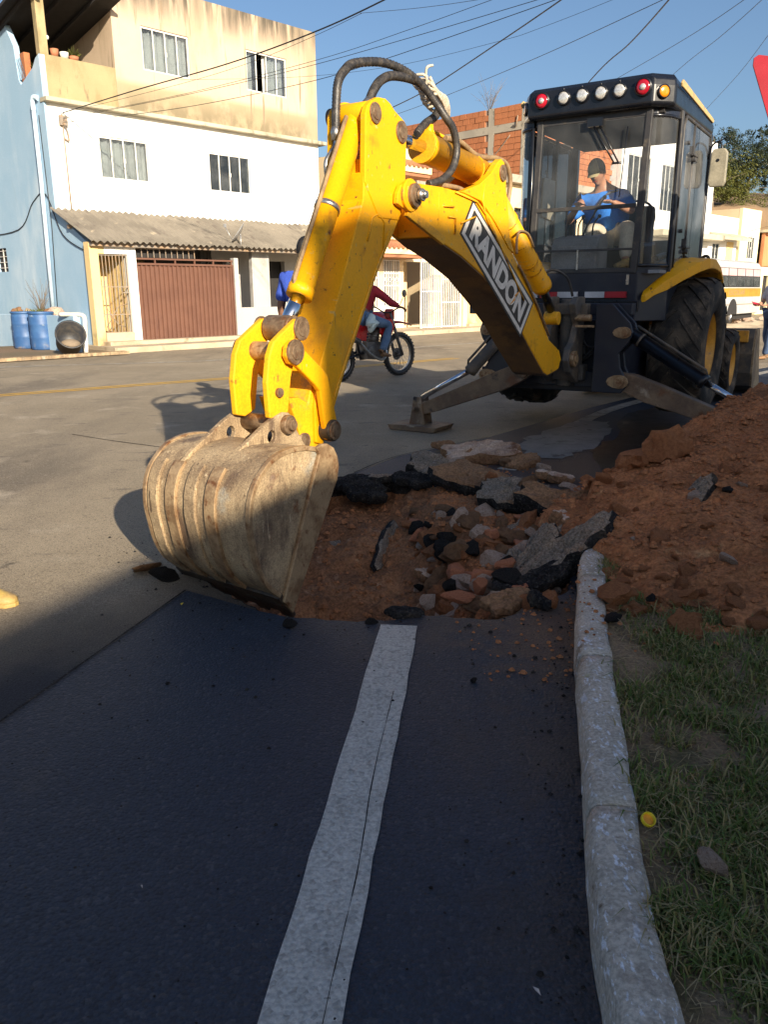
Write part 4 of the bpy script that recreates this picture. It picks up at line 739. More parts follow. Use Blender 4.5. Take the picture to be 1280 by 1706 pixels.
for c in (-.285, -.155, -.02, .115):
    hw = .034; k0, k1 = 14, na-2
    vs = []; 
    for j in range(k0, k1):
        for n_, t in ((c-hw, .004), (c-hw, -.014), (c+hw, -.014), (c+hw, .004)): s, z = inn(j, t-(.002*noise.noise(V((j*.7, c*9, n_*20))))); vs.append(kf(s, z, n_))
    L_ = k1-k0; fs = [(4*j+a, 4*j+a+1, 4*j+a+5, 4*j+a+4) for j in range(L_-1) for a in range(3)]+[(0, 1, 2, 3), tuple(4*(L_-1)+q for q in (3, 2, 1, 0))]
    MB().add(vs, fs).build('wear_plate', M['bucketedge'] if c in (-.155, .115) else M['bucketsteel'], bucket, .002)
for i in range(5):
    n = -.31+.155*i; T = MB(); T.prism([(-.02, .065), (.02, .06), (.105, -.075), (.085, -.09), (.0, .0)], n-.035, n+.035, kf); T.build('tooth', M['tooth'], bucket, .006)
MB().prism([(-.035, .05), (-.015, .075), (.07, -.035), (.05, -.055)], -.36, .36, kf).build('cutting_edge', M['tooth'], bucket, .004)
def circ(cx, cz, r, k=14): return [(cx+r*cos(2*pi*i/k), cz+r*sin(2*pi*i/k)) for i in range(k)]
EAR = [(-.07, .62), (-.03, .65), (.03, .685), (.12, .725), (.20, .765), (.28, .795), (.33, .808), (.375, .80), (.40, .775), (.43, .71), (.47, .655), (.50, .62), (.30, .62), (.10, .65)]
for n0, n1 in ((.10, .128), (-.15, -.122)):
    e = MB().prism(EAR, n0, n1, bf, holes=[circ(.245, .705, .03)]).build('ear', M['bucketsteel'], bucket, .004)
    sgn = 1 if n0 > 0 else -1; q = n1 if sgn > 0 else n0; mb = MB(); disc(mb, .35, .748, q-sgn*.01, q+sgn*.03, .045); disc(mb, .35, .748, q, q+sgn*.05, .026); mb.build('pin', M['pin'], e, .003)
mb = MB(); disc(mb, .35, .748, -.13, .11, .04); disc(mb, .52, .64, -.13, .11, .04); mb.build('pivot_tube', M['pin'], bucket)
# --- hoses
def hose(name, pts, r, m, n=-.05, k=8, parent=bh, wrap=0):
    P_ = spline([bf(*p, n) if len(p) == 2 else bf(p[0], p[1], p[2]) for p in pts], k)
    if wrap:
        out = []; rs = []
        for i in range(len(P_)-1):
            for t in (0, .5): out.append(P_[i].lerp(P_[i+1], t)); rs.append(r*(1.09 if t == 0 else .95))
        P_, r = out, rs
    return MB().tube(P_, r, 10).build(name, M[m], parent)
hh = hose('hose', [(1.075, 2.15, -.06), (1.08, 2.24, -.06), (1.10, 2.36, -.06), (1.16, 2.43, -.06), (1.26, 2.485, -.06), (1.50, 2.535, -.04), (1.68, 2.52, .0), (1.83, 2.465, .03), (1.91, 2.39, .07), (1.95, 2.32, .11), (2.0, 2.27, .13), (2.04, 2.19, .135), (2.04, 2.12, .135), (1.99, 2.04, .13), (1.9, 1.975, .11), (1.79, 1.945, .08)], .022, 'hosewrap', -.06, 8, wrap=1)
MB().tube([bf(1.07, 2.09, -.06), bf(1.072, 2.13, -.06), bf(1.076, 2.165, -.06)], [.022, .026, .02], 12).build('hose_fitting', M['zinc'], hh)
h2_ = hose('hose', [(1.30, 2.31), (1.345, 2.37), (1.42, 2.43), (1.55, 2.475), (1.80, 2.495), (2.0, 2.45), (2.07, 2.41), (2.02, 2.35), (1.90, 2.29), (1.80, 2.22)], .023, 'hosewrap', .0, 9, wrap=1)
MB().tube([bf(1.23, 2.255, .0), bf(1.26, 2.28, .0), bf(1.31, 2.325, 0)], [.02, .025, .02], 12).build('hose_fitting', M['zinc'], h2_)
hose('steel_pipe', [(1.07, 2.10), (1.06, 2.06), (.985, 1.985), (.985, 1.90), (.99, 1.82), (.985, 1.76), (.92, 1.66), (.84, 1.60)], .011, 'zinc', -.06)
hose('steel_pipe', [(1.23, 2.26, 0), (1.18, 2.20, -.06), (1.08, 2.05, -.07), (.96, 1.80, -.07), (.86, 1.62, -.06)], .013, 'tanhose')
hose('hose', [(2.1, 2.24), (2.30, 2.245), (2.52, 2.20), (2.70, 2.205), (2.86, 2.22), (3.02, 2.20), (3.10, 2.10), (3.07, 1.96), (3.05, 1.80)], .017, 'tanhose', .03)
hose('hose', [(1.9, 1.955, .02), (2.05, 1.97, .03), (2.3, 1.97, .04), (2.5, 1.93, .03), (2.65, 1.92, .02)], .015, 'tanhose')
hose('steel_pipe', [(2.98, 1.60, .15), (3.02, 1.70, .13), (3.12, 1.76, .11), (3.3, 1.75, .10), (3.40, 1.66, .11)], .009, 'tanhose')
hose('steel_pipe', [(3.02, 1.52, .152), (3.2, 1.40, .15), (3.45, 1.21, .15), (3.7, 1.0, .15)], .010, 'tanhose')
mb = MB(); random.seed(4)
for k in range(7):
    a = k*.5; c = bf(1.87+.042*k*.9, 2.51-.016*k, -.02); pts = []
    for i in range(14):
        t = 2*pi*i/14; pts.append(c+BI.to_3x3() @ (NV*(.046+.009*sin(3*t+k))*cos(t))+V((0, 0, 1))*(.040+.008*cos(2*t+k))*sin(t)+(BI.to_3x3() @ DV)*(.02*sin(t+k)))
    mb.tube(pts, .009, 6, closed=True)
for k in range(4):
    p0 = bf(1.88, 2.53-.03*k, .04); mb.tube(spline([p0, bf(1.95+.03*k, 2.46, .05), bf(2.05+.02*k, 2.41, .045), bf(2.1+.02*k, 2.37, .02)], 5), .009, 6)
mb.tube(spline([bf(1.9, 2.53, .0), bf(1.88, 2.58, .02), bf(1.93, 2.60, .03)], 4), .008, 6)
mb.build('rope_lashing', M['rope'], hh)
# --- swing post and frame (machine coordinates: x right, y forward, z up from here)
kp = MB()
kp.prism([(-1.52, .40), (-1.74, .52), (-1.80, .62), (-1.76, .72), (-1.66, .78), (-1.58, .92), (-1.66, 1.02), (-1.70, 1.10), (-1.60, 1.16), (-1.42, 1.16), (-1.40, .40)], .14, .20, lambda y, z, x: V((x, y, z)))
kp.prism([(-1.52, .40), (-1.74, .52), (-1.80, .62), (-1.76, .72), (-1.66, .78), (-1.58, .92), (-1.66, 1.02), (-1.70, 1.10), (-1.60, 1.16), (-1.42, 1.16), (-1.40, .40)], -.10, -.04, lambda y, z, x: V((x, y, z)))
kp.box((-.12, -1.50, .42), (.24, -1.36, .56)); kp.box((-.13, -1.52, 1.00), (.25, -1.36, 1.10)); kp.cyl((.06, -1.42, .36), (.06, -1.42, 1.14), .08, n=18)
kpo = kp.build('swing_post', M['dirtysteel'], bh, .012)
mb = MB(); mb.cyl((.195, -1.70, .63), (.235, -1.70, .63), .07); mb.cyl((.22, -1.70, .63), (.25, -1.70, .63), .035); mb.build('pin', M['bucketedge'], kpo, .003)
mb = MB(); mb.cyl((.18, -1.60, .98), (.32, -1.60, .98), .03); mb.box((.20, -1.66, .90), (.36, -1.62, .92)); mb.build('latch', M['bucketedge'], kpo, .003)
fr = MB()
fr.box((-.95, -1.42, 1.00), (.62, -1.30, 1.10)); fr.box((-.80, -1.42, .36), (.66, -1.28, .50)); fr.box((-.55, -1.30, .30), (.5, -.3, .95))
fro = fr.build('rear_frame', M['navy'], bh, .008)
mb = MB()
for k in range(16):
    x0 = R(-.45, .42); mb.tube(spline([(x0, -1.36, R(.52, .98)), (x0+R(-.12, .12), -1.40-R(0, .06), R(.55, .95)), (x0+R(-.2, .2), -1.36, R(.5, .95)), (x0+R(-.2, .2), -1.30, R(.5, .95))], 5), R(.008, .016), 7)
mb.tube([(.28+.085*cos(a), -1.40, .80+.085*sin(a)) for a in [3.3+i*.33 for i in range(10)]], .009, 6)
for k in range(12): x0 = R(-.45, .4); z0 = R(.5, .95); mb.box((x0, -1.38, z0), (x0+R(.03, .1), -1.30, z0+R(.03, .09)))
mb.build('hydraulic_hose', M['rubber'], fro)
for sx in (-1, 1):
    tp = [(.36, .34), (.62, .34), (.68, .42), (.60, .56), (.58, .68), (.66, .78), (.69, .86), (.66, .94), (.60, 1.0), (.50, 1.10), (.36, 1.10)]
    dx = 0 if sx > 0 else -.06
    tb = MB()
    for y0, y1 in ((-1.60, -1.565), (-1.44, -1.40)): tb.prism([(sx*a+dx, b) for a, b in tp], y0, y1, lambda x, z, y: V((x, y, z)))
    tb.box((min(sx*.36, sx*.40)+dx, -1.57, .34), (max(sx*.36, sx*.40)+dx, -1.42, 1.10)); to = tb.build('stabiliser_tower', M['navy'], fro, .006)
    for (x, z, r) in ((.615, .86, .05), (.605, .44, .06)):
        mb = MB(); mb.cyl((sx*x+dx, -1.63, z), (sx*x+dx, -1.38, z), r*.7); mb.prism([(sx*(x+r*1.3*cos(a)*(1.5 if cos(a)*-1 > .3 else 1))+dx, z+r*sin(a)) for a in [i*pi/6 for i in range(12)]], -1.612, -1.60, lambda x, z, y: V((x, y, z)))
        mb.build('pivot_pin', M['bucketedge'], to, .003)
def stab(px, pz, tx, tz, cx, cz, bx, bz, rx, rz, padz, y=-1.50):
    sx = 1 if tx > 0 else -1; d = V((tx-px, 0, tz-pz)); L_ = d.length; d.normalize(); n = V((-d.z*sx, 0, d.x*sx))
    if n.z < 0: n = -n
    def f(a, b, yy): return V((px, yy, pz))+d*a+n*b
    mb = MB(); mb.prism([(-.07, -.05), (-.06, .06), (.10, .09), (.35, .085), (L_, .055), (L_+.05, .03), (L_+.04, -.05), (L_*.85, -.07), (.25, -.10), (.05, -.08)], y-.06, y+.06, f); a = mb.build('stabiliser_leg', M['armsteel'], bh, .008)
    mb = MB(); mb.cyl(V((px, y-.09, pz)), V((px, y+.09, pz)), .055); mb.cyl(V((tx, y-.085, tz)), V((tx, y+.085, tz)), .04); mb.build('pin', M['pin'], a, .003)
    A, B, C = V((cx, y, cz)), V((bx, y, bz)), V((rx, y, rz)); dd = (B-A).normalized(); up = V((-dd.z*sx, 0, dd.x*sx)); up = up if up.z > 0 else -up
    c, *_ = ram('stabiliser_ram', A, B, C, .058, .028, 'black' if sx > 0 else 'dirtysteel')
    mb = MB(); mb.tube([A+dd*.02+up*.085, B-dd*.06+up*.085, B-dd*.02+up*.05], .012, 7); q = A+dd*.10; mb.tube([q, q+dd*.02], .064, 20); mb.build('feed_pipe', M['dirtysteel'], c)
    pd = MB(); pd.prism([(tx-.25, padz), (tx+.25, padz), (tx+.28, padz+.05), (tx+.10, padz+.055), (tx-.10, padz+.055), (tx-.28, padz+.05)], y-.20, y+.20, lambda x, z, yy: V((x, yy, z)))
    for q in (-.085, .065): pd.prism([(tx-.09, padz+.05), (tx+.09, padz+.05), (tx+.07, padz+.16), (tx+.04, tz+.14), (tx-.04, tz+.14), (tx-.07, padz+.16)], y+q, y+q+.02, lambda x, z, yy: V((x, yy, z)))
    pd.build('stabiliser_pad', M['armsteel'], bh, .006)
stab(.605, .44, 1.55, .14, .64, .85, 1.30, .46, 1.66, .26, -.0)
stab(-.26, .50, -1.37, .06, -.44, .88, -.83, .47, -1.35, .19, -.13, -1.62)
# --- cab
W0 = -.95
lower = [(-.60, W0), (.52, W0), (.72, -.62), (.74, -.2), (.74, .72), (-.74, .72), (-.74, -.2), (-.72, -.62)]
mb = MB(); mb.prism(lower, .93, 1.38, lambda x, y, z: V((x, y, z))); cab = mb.build('cab_body', M['navy'], bh, .01)
mb = MB(); mb.box((-.56, W0-.03, 1.02), (.55, W0+.01, 1.12)); mb.build('bumper', M['black'], cab, .006)
for x0, x1, m in ((-.55, -.47, 'tapered'), (-.45, -.36, 'tapewhite'), (-.34, -.20, 'tapered'), (-.196, -.04, 'tapewhite'), (.02, .17, 'tapewhite'), (.172, .33, 'tapered')):
    x0 += .14*0+.17*(x0 > -.4)*0; mb = MB(); mb.box((x0*1.25+.02, W0-.036, 1.145), (x1*1.25+.02, W0-.004, 1.20)); mb.build('reflective_stripe', M[m], cab)
mb = MB(); mb.box((.42, W0-.012, 1.26), (.445, W0, 1.35)); mb.cyl((.43, W0-.02, 1.30), (.43, W0, 1.30), .012); mb.build('latch', M['zinc'], cab, .002)
hose_ = MB().tube(spline([(-.36, -1.12, 1.15), (-.34, -1.16, 1.30), (-.22, -1.18, 1.40), (-.08, -1.14, 1.33), (-.04, -1.08, 1.16)], 8), .012, 8).build('loop_hose', M['rubber'], cab)
# posts
def post(x, y, w, dp, z0=1.36, z1=2.75, dx=0, dy=0, m='frame'):
    mb = MB(); vs = [(x-w, y-dp, z0), (x+w, y-dp, z0), (x+w, y+dp, z0), (x-w, y+dp, z0), (x-w+dx, y-dp+dy, z1), (x+w+dx, y-dp+dy, z1), (x+w+dx, y+dp+dy, z1), (x-w+dx, y+dp+dy, z1)]
    mb.add(vs, [(0, 1, 2, 3), (4, 5, 6, 7), (0, 1, 5, 4), (1, 2, 6, 5), (2, 3, 7, 6), (3, 0, 4, 7)]); return mb.build('cab_post', M[m], cab, .008)
post(.475, W0+.02, .030, .03, dx=.045); post(-.525, W0+.02, .030, .03, dx=.045)
post(.71, -.60, .022, .035, dx=.0, m='frame'); post(-.71, -.60, .022, .035)
for sx in (-1, 1): post(sx*.70, .70, .035, .035, m='black'); post(sx*.71, .12, .018, .02, m='black')
for q in (((-.56, W0-.005, 1.37), (.5, W0+.04, 1.41)), ((-.52, W0-.004, 2.68), (.53, W0+.04, 2.74))): MB().box(*q).build('window_frame', M['frame'], cab, .004)
mb = MB(); mb.add([V((-.50, W0, 1.40)), V((.455, W0, 1.40)), V((.49, W0, 2.69)), V((-.46, W0, 2.69))], [(0, 1, 2, 3)]); rg = mb.build('rear_window', M['cabglass'], cab)
mb = MB(); mb.box((-.50, W0-.012, 1.93), (.46, W0+.012, 1.965)); mb.box((-.50, W0-.012, 1.565), (.46, W0+.010, 1.585)); mb.build('window_rail', M['frame'], rg, .003)
mb = MB(); mb.box((-.06, W0-.02, 1.40), (-.045, W0-.006, 1.58)); mb.build('window_stay', M['zinc'], rg)
mb = MB()
for dx in (0, .055): mb.tube([(.02+dx, W0-.03, 2.66), (.245+dx*.7, W0-.035, 2.31)], .008, 6)
mb.tube([(.225, W0-.035, 2.31), (.31, W0-.035, 2.31)], .010, 6); mb.tube([(.345, W0-.032, 2.60), (.31, W0-.032, 2.02)], .005, 6); mb.box((-.02, W0-.05, 2.63), (.12, W0-.01, 2.70)); mb.build('wiper', M['black'], cab)
# quarter windows (bent panes) and doors
for sx in (-1, 1):
    x0 = .505 if sx > 0 else .555
    pa = [(sx*x0, W0+.02), (sx*(x0+.09), W0+.06), (sx*(x0+.16), W0+.16), (sx*.705, -.63)]
    pts = spline([(x, y, 0) for x, y in pa], 4); mb = MB()
    mb.add([V((p.x, p.y, z)) for z in (1.43, 2.68) for p in pts], [(i, i+1, len(pts)+i+1, len(pts)+i) for i in range(len(pts)-1)], True); qw = mb.build('quarter_window', M['cabglass'], cab)
    mb = MB(); lo = [V((p.x*1.003, p.y-.004, 1.43)) for p in pts]; hi = [V((p.x*1.003, p.y-.004, 2.68)) for p in pts]
    mb.tube(lo+hi[::-1], .016, 6, closed=True); mb.build('window_seal', M['black'], qw)
    body2 = spline([(x, y, 0) for x, y in pa], 4); mb = MB(); mb.add([V((p.x, p.y, z)) for z in (1.36, 1.44) for p in body2]+[V((p.x, p.y, z)) for z in (2.67, 2.76) for p in body2], [(i, i+1, len(body2)+i+1, len(body2)+i) for i in range(len(body2)-1)]+[(2*len(body2)+i, 2*len(body2)+i+1, 3*len(body2)+i+1, 3*len(body2)+i) for i in range(len(body2)-1)]); mb.build('corner_panel', M['navy'], cab)
    mb = MB(); mb.prism([(-.54, 1.42), (-.54, 2.62), (-.48, 2.70), (.60, 2.70), (.64, 2.60), (.64, 1.52), (.50, 1.42)], sx*.722, sx*.728, lambda y, z, x: V((x, y, z))); dr = mb.build('door_glass', M['doorglass'], cab)
    mb = MB(); mb.tube([V((sx*.728, y, z)) for y, z in ((-.55, 1.40), (-.55, 2.64), (-.48, 2.72), (.62, 2.72), (.66, 2.6), (.66, 1.5), (.5, 1.40))], .016, 6, closed=True); mb.tube([V((sx*.728, -.10, 1.40)), V((sx*.728, -.10, 2.72))], .012, 6); mb.build('door_frame', M['frame'], dr)
    mb = MB()
    for z in (2.45, 1.62): mb.cyl((sx*.72, -.14, z-.05), (sx*.77, -.14, z-.05), .022, n=12); mb.box((min(sx*.73, sx*.765), -.20, z-.02), (max(sx*.73, sx*.765), -.02, z+.0)); mb.box((min(sx*.725, sx*.75), -.16, z-.05), (max(sx*.725, sx*.75), -.11, z+.07))
    mb.cyl((sx*.72, -.35, 2.52), (sx*.75, -.35, 2.52), .018, n=10); mb.cyl((sx*.72, -.35, 1.75), (sx*.75, -.35, 1.75), .018, n=10); mb.build('door_hinge', M['frame'], dr, .003)
    mb = MB(); mb.prism([(-.26, 1.96), (-.26, 2.28), (-.22, 2.34), (.10, 2.34), (.15, 2.26), (.13, 2.0), (.08, 1.93)], sx*.70, sx*.715, lambda y, z, x: V((x, y, z))); mb.build('side_mirror_panel', M['mirror'], dr, .003)
mb = MB(); mb.add([V((-.66, .71, 1.40)), V((.66, .71, 1.40)), V((.66, .71, 2.70)), V((-.66, .71, 2.70))], [(0, 1, 2, 3)]); mb.build('windscreen', M['cabglass'], cab)
# roof
rf = [(-.66, -.90), (-.58, -1.03), (.56, -1.05), (.72, -.90), (.74, .70), (.62, .84), (-.62, .84), (-.74, .70)]
def rl(z, k, dx=0): return [V((x*k+dx, -.08+(y+.08)*k, z-.15*max(0, min(1, (y+.95)/1.7))*max(0, z-2.74)/.28)) for x, y in rf]
L1 = [rl(2.735, .965), rl(2.75, 1.0), rl(2.90, 1.0), rl(2.965, .985), rl(3.0, .94), rl(3.02, .82)]
mb = MB(); n = len(rf); mb.add([p for l in L1 for p in l], [(k*n+i, k*n+(i+1) % n, (k+1)*n+(i+1) % n, (k+1)*n+i) for k in range(5) for i in range(n)]+[tuple(range(n))[::-1], tuple(5*n+i for i in range(n))])
roof = mb.build('cab_roof', M['black'], bh, .022, 3)
mb = MB(); pts = [(-.80, 2.905), (-.82, 2.935), (-.78, 2.965), (.62, 2.875), (.66, 2.86), (.62, 2.835)]
mb.prism(pts, .728, .748, lambda y, z, x: V((x, y, z))); mb.prism(pts, -.748, -.728, lambda y, z, x: V((x, y, z))); mb.build('roof_side_panel', M['rooftan'], roof, .006)
mb = MB(); mb.box((-.63, -.9, 2.70), (.63, .75, 2.74)); mb.build('head_lining', M['dark'], roof)
def lampu(x, z, r, m, y, center=None, ang=0):
    Mx = Matrix.Translation((x, y, z)) @ Matrix.Rotation(ang, 4, 'Z'); t = lambda q: Mx @ V(q)
    mb = MB(); mb.lathe([(0, -.006), (r*.6, -.008), (r, -.001), (r*1.0, .03)], t((0, 0, 0)), Mx.to_3x3() @ V((0, 1, 0)), 22); l = mb.build('rear_light', M[m], roof)
    mb = MB(); mb.lathe([(r*.98, -.006), (r*1.16, -.004), (r*1.2, .035)], t((0, 0, 0)), Mx.to_3x3() @ V((0, 1, 0)), 22)
    if m == 'lenswhite': mb.tube([t((0, .01, r*1.1)), t((0, .0, r*1.5))], .007, 6)
    mb.build('light_housing', M['black'], l)
    if center: MB().lathe([(0, -.016), (r*.35, -.015), (r*.42, -.006)], t((0, 0, 0)), Mx.to_3x3() @ V((0, 1, 0)), 16).build('inner_lens', M[center], l)
lampu(-.445, 2.885, .062, 'lensred', -1.052, 'lenswhite', .02); lampu(.475, 2.885, .064, 'lensred', -1.068, 'lenswhite', 0)
for x in (-.235, -.065, .105, .27): lampu(x, 2.885, .054, 'lenswhite', -1.058)
lampu(.642, 2.845, .048, 'lensamber', -1.0, None, .75); lampu(-.635, 2.845, .05, 'lensamber', -.97, None, -1.0)
# mirrors
for sx in (1, -1):
    mb = MB(); x0 = .78; y0 = .55
    mb.prism([(x0, 2.22), (x0+.13, 2.22), (x0+.15, 2.26), (x0+.15, 2.54), (x0+.12, 2.58), (x0+.01, 2.58), (x0-.01, 2.54), (x0-.02, 2.26)], y0-.02, y0+.03, lambda x, z, y: V((sx*x, y, z))); mo = mb.build('wing_mirror', M['mirror'], bh, .012)
    mb = MB(); mb.tube(spline([(sx*.73, .62, 2.50), (sx*.76, .6, 2.62), (sx*.83, .58, 2.655), (sx*.86, .57, 2.60), (sx*.86, .57, 2.56)], 5), .009, 7); mb.cyl((sx*(x0+.06), y0-.025, 2.47), (sx*(x0+.06), y0-.01, 2.47), .016, n=10); mb.build('mirror_arm', M['black'], mo)
    mb = MB(); mb.tube(spline([(sx*.75, .42, 1.36), (sx*.80, .40, 1.52), (sx*.87, .38, 1.53), (sx*.90, .40, 1.38)], 5), .016, 8); mb.build('grab_rail', M['rim'] if False else M['frame'], bh)
# fenders
for sx in (1, -1):
    mb = MB(); prof = [(-.93, 1.16), (-.86, 1.215), (-.74, 1.30), (-.60, 1.385), (-.42, 1.46), (-.2, 1.50), (.1, 1.50), (.4, 1.43), (.6, 1.32)]
    vs = []; nn = len(prof)
    for i, (y, z) in enumerate(prof):
        xo = [.60, .66, .74, .85, .95, 1.0, 1.0, 1.0, 1.0][i]
        for x, dz in ((.56, .0), (lerp(.56, xo, .6), .012), (xo, .0), (xo+.005, -.05-.04*(1 < i < 7)), (xo-.03, -.06-.04*(1 < i < 7)), (.56, -.04)): vs.append(V((sx*x, y, z+dz)))
    mb.add(vs, [(6*i+k, 6*i+(k+1) % 6, 6*i+6+(k+1) % 6, 6*i+6+k) for i in range(nn-1) for k in range(6)]+[tuple(range(6)), tuple(6*(nn-1)+k for k in range(6))[::-1]], False); mb.build('fender', M['yellow'], bh, .006)
# wheels
def wheel(x, y, z, Rr, wd, rr, lugs, name='rear_wheel'):
    sx = 1 if x > 0 else -1; e = bpy.data.objects.new(name, None); COL.objects.link(e); e.parent = bh; e.location = (x, y, z)
    h = wd/2; prof = [(rr, -h*.80), (rr+.02, -h*.94), (lerp(rr, Rr, .5), -h*1.02), (Rr*.93, -h*.95), (Rr*.965, -h*.8), (Rr*.975, 0), (Rr*.965, h*.8), (Rr*.93, h*.95), (lerp(rr, Rr, .5), h*1.02), (rr+.02, h*.94), (rr, h*.80)]
    mb = MB(); mb.lathe(prof, (0, 0, 0), (1, 0, 0), 48)
    for k in range(lugs):
        for s in (-1, 1):
            a0 = 2*pi*(k+(.5 if s > 0 else 0))/lugs; vs = []
            for t in range(5):
                u = t/4; xx = s*lerp(.02, h*.98, u); a = a0+u*.42; hw = .6*pi/lugs*(.55+.3*u); r1 = Rr*(1.0-.012*u-.035*(u > .9)); r0 = Rr*.95
                for aa, r in ((a-hw, r0), (a-hw*.75, r1), (a+hw*.75, r1), (a+hw, r0)): vs.append(V((xx, r*cos(aa), r*sin(aa))))
            mb.add(vs, [(4*i+j, 4*i+j+1, 4*i+j+5, 4*i+j+4) for i in range(4) for j in range(3)]+[(0, 1, 2, 3), (16, 17, 18, 19)])
    mb.build('tyre', M['tyre'], e)
    o = sx; q = MB(); q.lathe([(rr+.012, o*h*.86), (rr+.014, o*h*.80), (rr-.02, o*h*.74), (rr-.045, o*h*.4), (rr-.06, o*h*.12), (rr*.62, o*h*.06), (rr*.5, o*h*.22), (rr*.42, o*h*.25), (.10, o*h*.25), (.09, o*h*.55), (0, o*h*.55)], (0, 0, 0), (1, 0, 0), 40)
    q.lathe([(rr+.012, -o*h*.86), (rr-.03, -o*h*.7), (rr-.05, 0), (.0, -.02*o)], (0, 0, 0), (1, 0, 0), 32); q.build('rim', M['rim'], e)
    q = MB()
    for k in range(8): a = 2*pi*k/8; q.cyl((o*h*.22, rr*.46*cos(a), rr*.46*sin(a)), (o*h*.34, rr*.46*cos(a), rr*.46*sin(a)), .014, n=6)
    q.build('wheel_nut', M['pin'], e); return e
for sx in (1, -1): wheel(sx*.83, 0, .66, .675, .50, .335, 20); wheel(sx*.80, 2.18, .31, .43, .32, .262, 18, 'front_wheel')
mb = MB(); mb.cyl((-.7, 0, .66), (.7, 0, .66), .14); mb.box((-.2, -.5, .45), (.2, 2.4, .85)); mb.cyl((-.7, 2.18, .31), (.7, 2.18, .31), .09); mb.build('axle', M['dirtysteel'], bh)
# bonnet, loader arms, front bucket
mb = MB(); mb.prism([(.72, .85), (.72, 1.55), (1.4, 1.52), (2.35, 1.35), (2.5, 1.2), (2.5, .75)], -.42, .42, lambda y, z, x: V((x, y, z))); mb.build('bonnet', M['yellow'], bh, .04)
for sx in (1, -1):
    mb = MB(); mb.prism([(.55, 1.15), (.55, 1.30), (1.5, 1.22), (2.6, .78), (3.0, .22), (2.95, .12), (2.82, .14), (2.5, .62), (1.4, 1.06)], sx*.56, sx*.66, lambda y, z, x: V((x, y, z))); mb.build('loader_arm', M['yellow'], bh, .015)
    ram('loader_ram', (sx*.61, 1.0, .75), (sx*.61, 1.9, .78), (sx*.61, 2.5, .62), .05, .028)
prof = [(2.92, .72), (2.86, .60), (2.84, .40), (2.87, .15), (2.95, -.02), (3.1, -.10), (3.72, -.12), (3.72, -.10), (3.1, -.075), (2.97, .0), (2.895, .16), (2.865, .40), (2.885, .59), (2.96, .72)]
mb = MB(); mb.prism(prof, -1.06, 1.06, lambda y, z, x: V((x, y, z))); lb = mb.build('loader_bucket', M['dirtysteel'], bh, .004)
for sx in (1, -1): mb = MB(); mb.prism([(2.92, .72), (2.86, .60), (2.84, .40), (2.87, .15), (2.95, -.02), (3.1, -.11), (3.70, -.11), (3.35, .35), (3.15, .72)], sx*1.06, sx*1.085, lambda y, z, x: V((x, y, z))); mb.build('bucket_side', M['bucketsteel'], lb, .003)
mb = MB(); mb.box((-1.0, 2.80, .55), (1.0, 2.86, .70)); mb.build('top_rail', M['rim'], lb, .01)
# cab interior
mb = MB(); mb.box((-.7, W0+.06, 1.36), (.7, .68, 1.39)); mb.build('cab_floor', M['dash'], cab)
mb = MB(); mb.prism([(-.10, 1.42), (-.12, 1.66), (.38, 1.70), (.38, 1.44)], -.10, .34, lambda y, z, x: V((x, y, z))); so = mb.build('seat', M['seat'], cab, .03)
mb = MB(); mb.prism([(.22, 1.66), (.32, 2.06), (.42, 2.06), (.40, 1.66)], -.06, .30, lambda y, z, x: V((x, y, z))); mb.build('seat_back', M['seat'], so, .04)
mb = MB(); mb.prism([(-.86, 1.38), (-.86, 1.62), (-.80, 1.70), (-.58, 1.74), (-.52, 1.66), (-.52, 1.38)], -.36, .10, lambda y, z, x: V((x, y, z))); co = mb.build('lever_console', M['dash'], cab, .02)
for x, tx, h in ((-.28, -.30, 2.06), (-.12, .06, 2.07), (-.20, -.22, 1.86), (-.02, .02, 1.90), (-.16, -.14, 1.9)):
    mb = MB(); mb.tube(spline([(x, -.66, 1.70), (x*.7+tx*.3, -.68, 1.82), (tx, -.60, h)], 4), .008, 7); mb.ball((tx, -.60, h), .02, 8, 6); mb.build('lever', M['black'], co)
mb = MB(); mb.box((-.5, .50, 1.38), (.5, .66, 1.72)); mb.cyl((.1, .5, 1.6), (.1, .36, 1.92), .03); mb.build('dashboard', M['dash'], cab, .02)
mb = MB(); mb.tube([V((.1+.2*cos(a), .36+.05*sin(a), 1.93+.19*sin(a))) for a in [2*pi*i/20 for i in range(20)]], .013, 7, closed=True); mb.build('steering_wheel', M['black'], cab)
mb = MB(); mb.tube(spline([(.62, .66, 1.45), (.52, .4, 1.5), (.5, .1, 1.55), (.52, -.4, 1.50)], 5), .03, 8); mb.build('side_console', M['seat'], cab)

# ================================================================ BUILDINGS (street frame: a along the fronts, b into the house, z up)
def house(name, label, a=0, b=0, cat='house'): return thing(name, st(a, b), label, cat, STREET_RZ)
def cells(mb, x0, x1, z0, z1, holes, fn, depth):
    xs = sorted({x0, x1, *[h[0] for h in holes], *[h[1] for h in holes]}); zs = sorted({z0, z1, *[h[2] for h in holes], *[h[3] for h in holes]})
    for i in range(len(xs)-1):
        for j in range(len(zs)-1):
            cx, cz = (xs[i]+xs[i+1])/2, (zs[j]+zs[j+1])/2
            if any(h[0] < cx < h[1] and h[2] < cz < h[3] for h in holes): continue
            mb.add([fn(xs[i], 0, zs[j]), fn(xs[i+1], 0, zs[j]), fn(xs[i+1], 0, zs[j+1]), fn(xs[i], 0, zs[j+1])], [(0, 1, 2, 3)])
    for h in holes:
        a, c, e, g = h; 
        for p, q in (((a, e), (c, e)), ((c, e), (c, g)), ((c, g), (a, g)), ((a, g), (a, e))):
            mb.add([fn(p[0], 0, p[1]), fn(q[0], 0, q[1]), fn(q[0], depth, q[1]), fn(p[0], depth, p[1])], [(0, 1, 2, 3)])
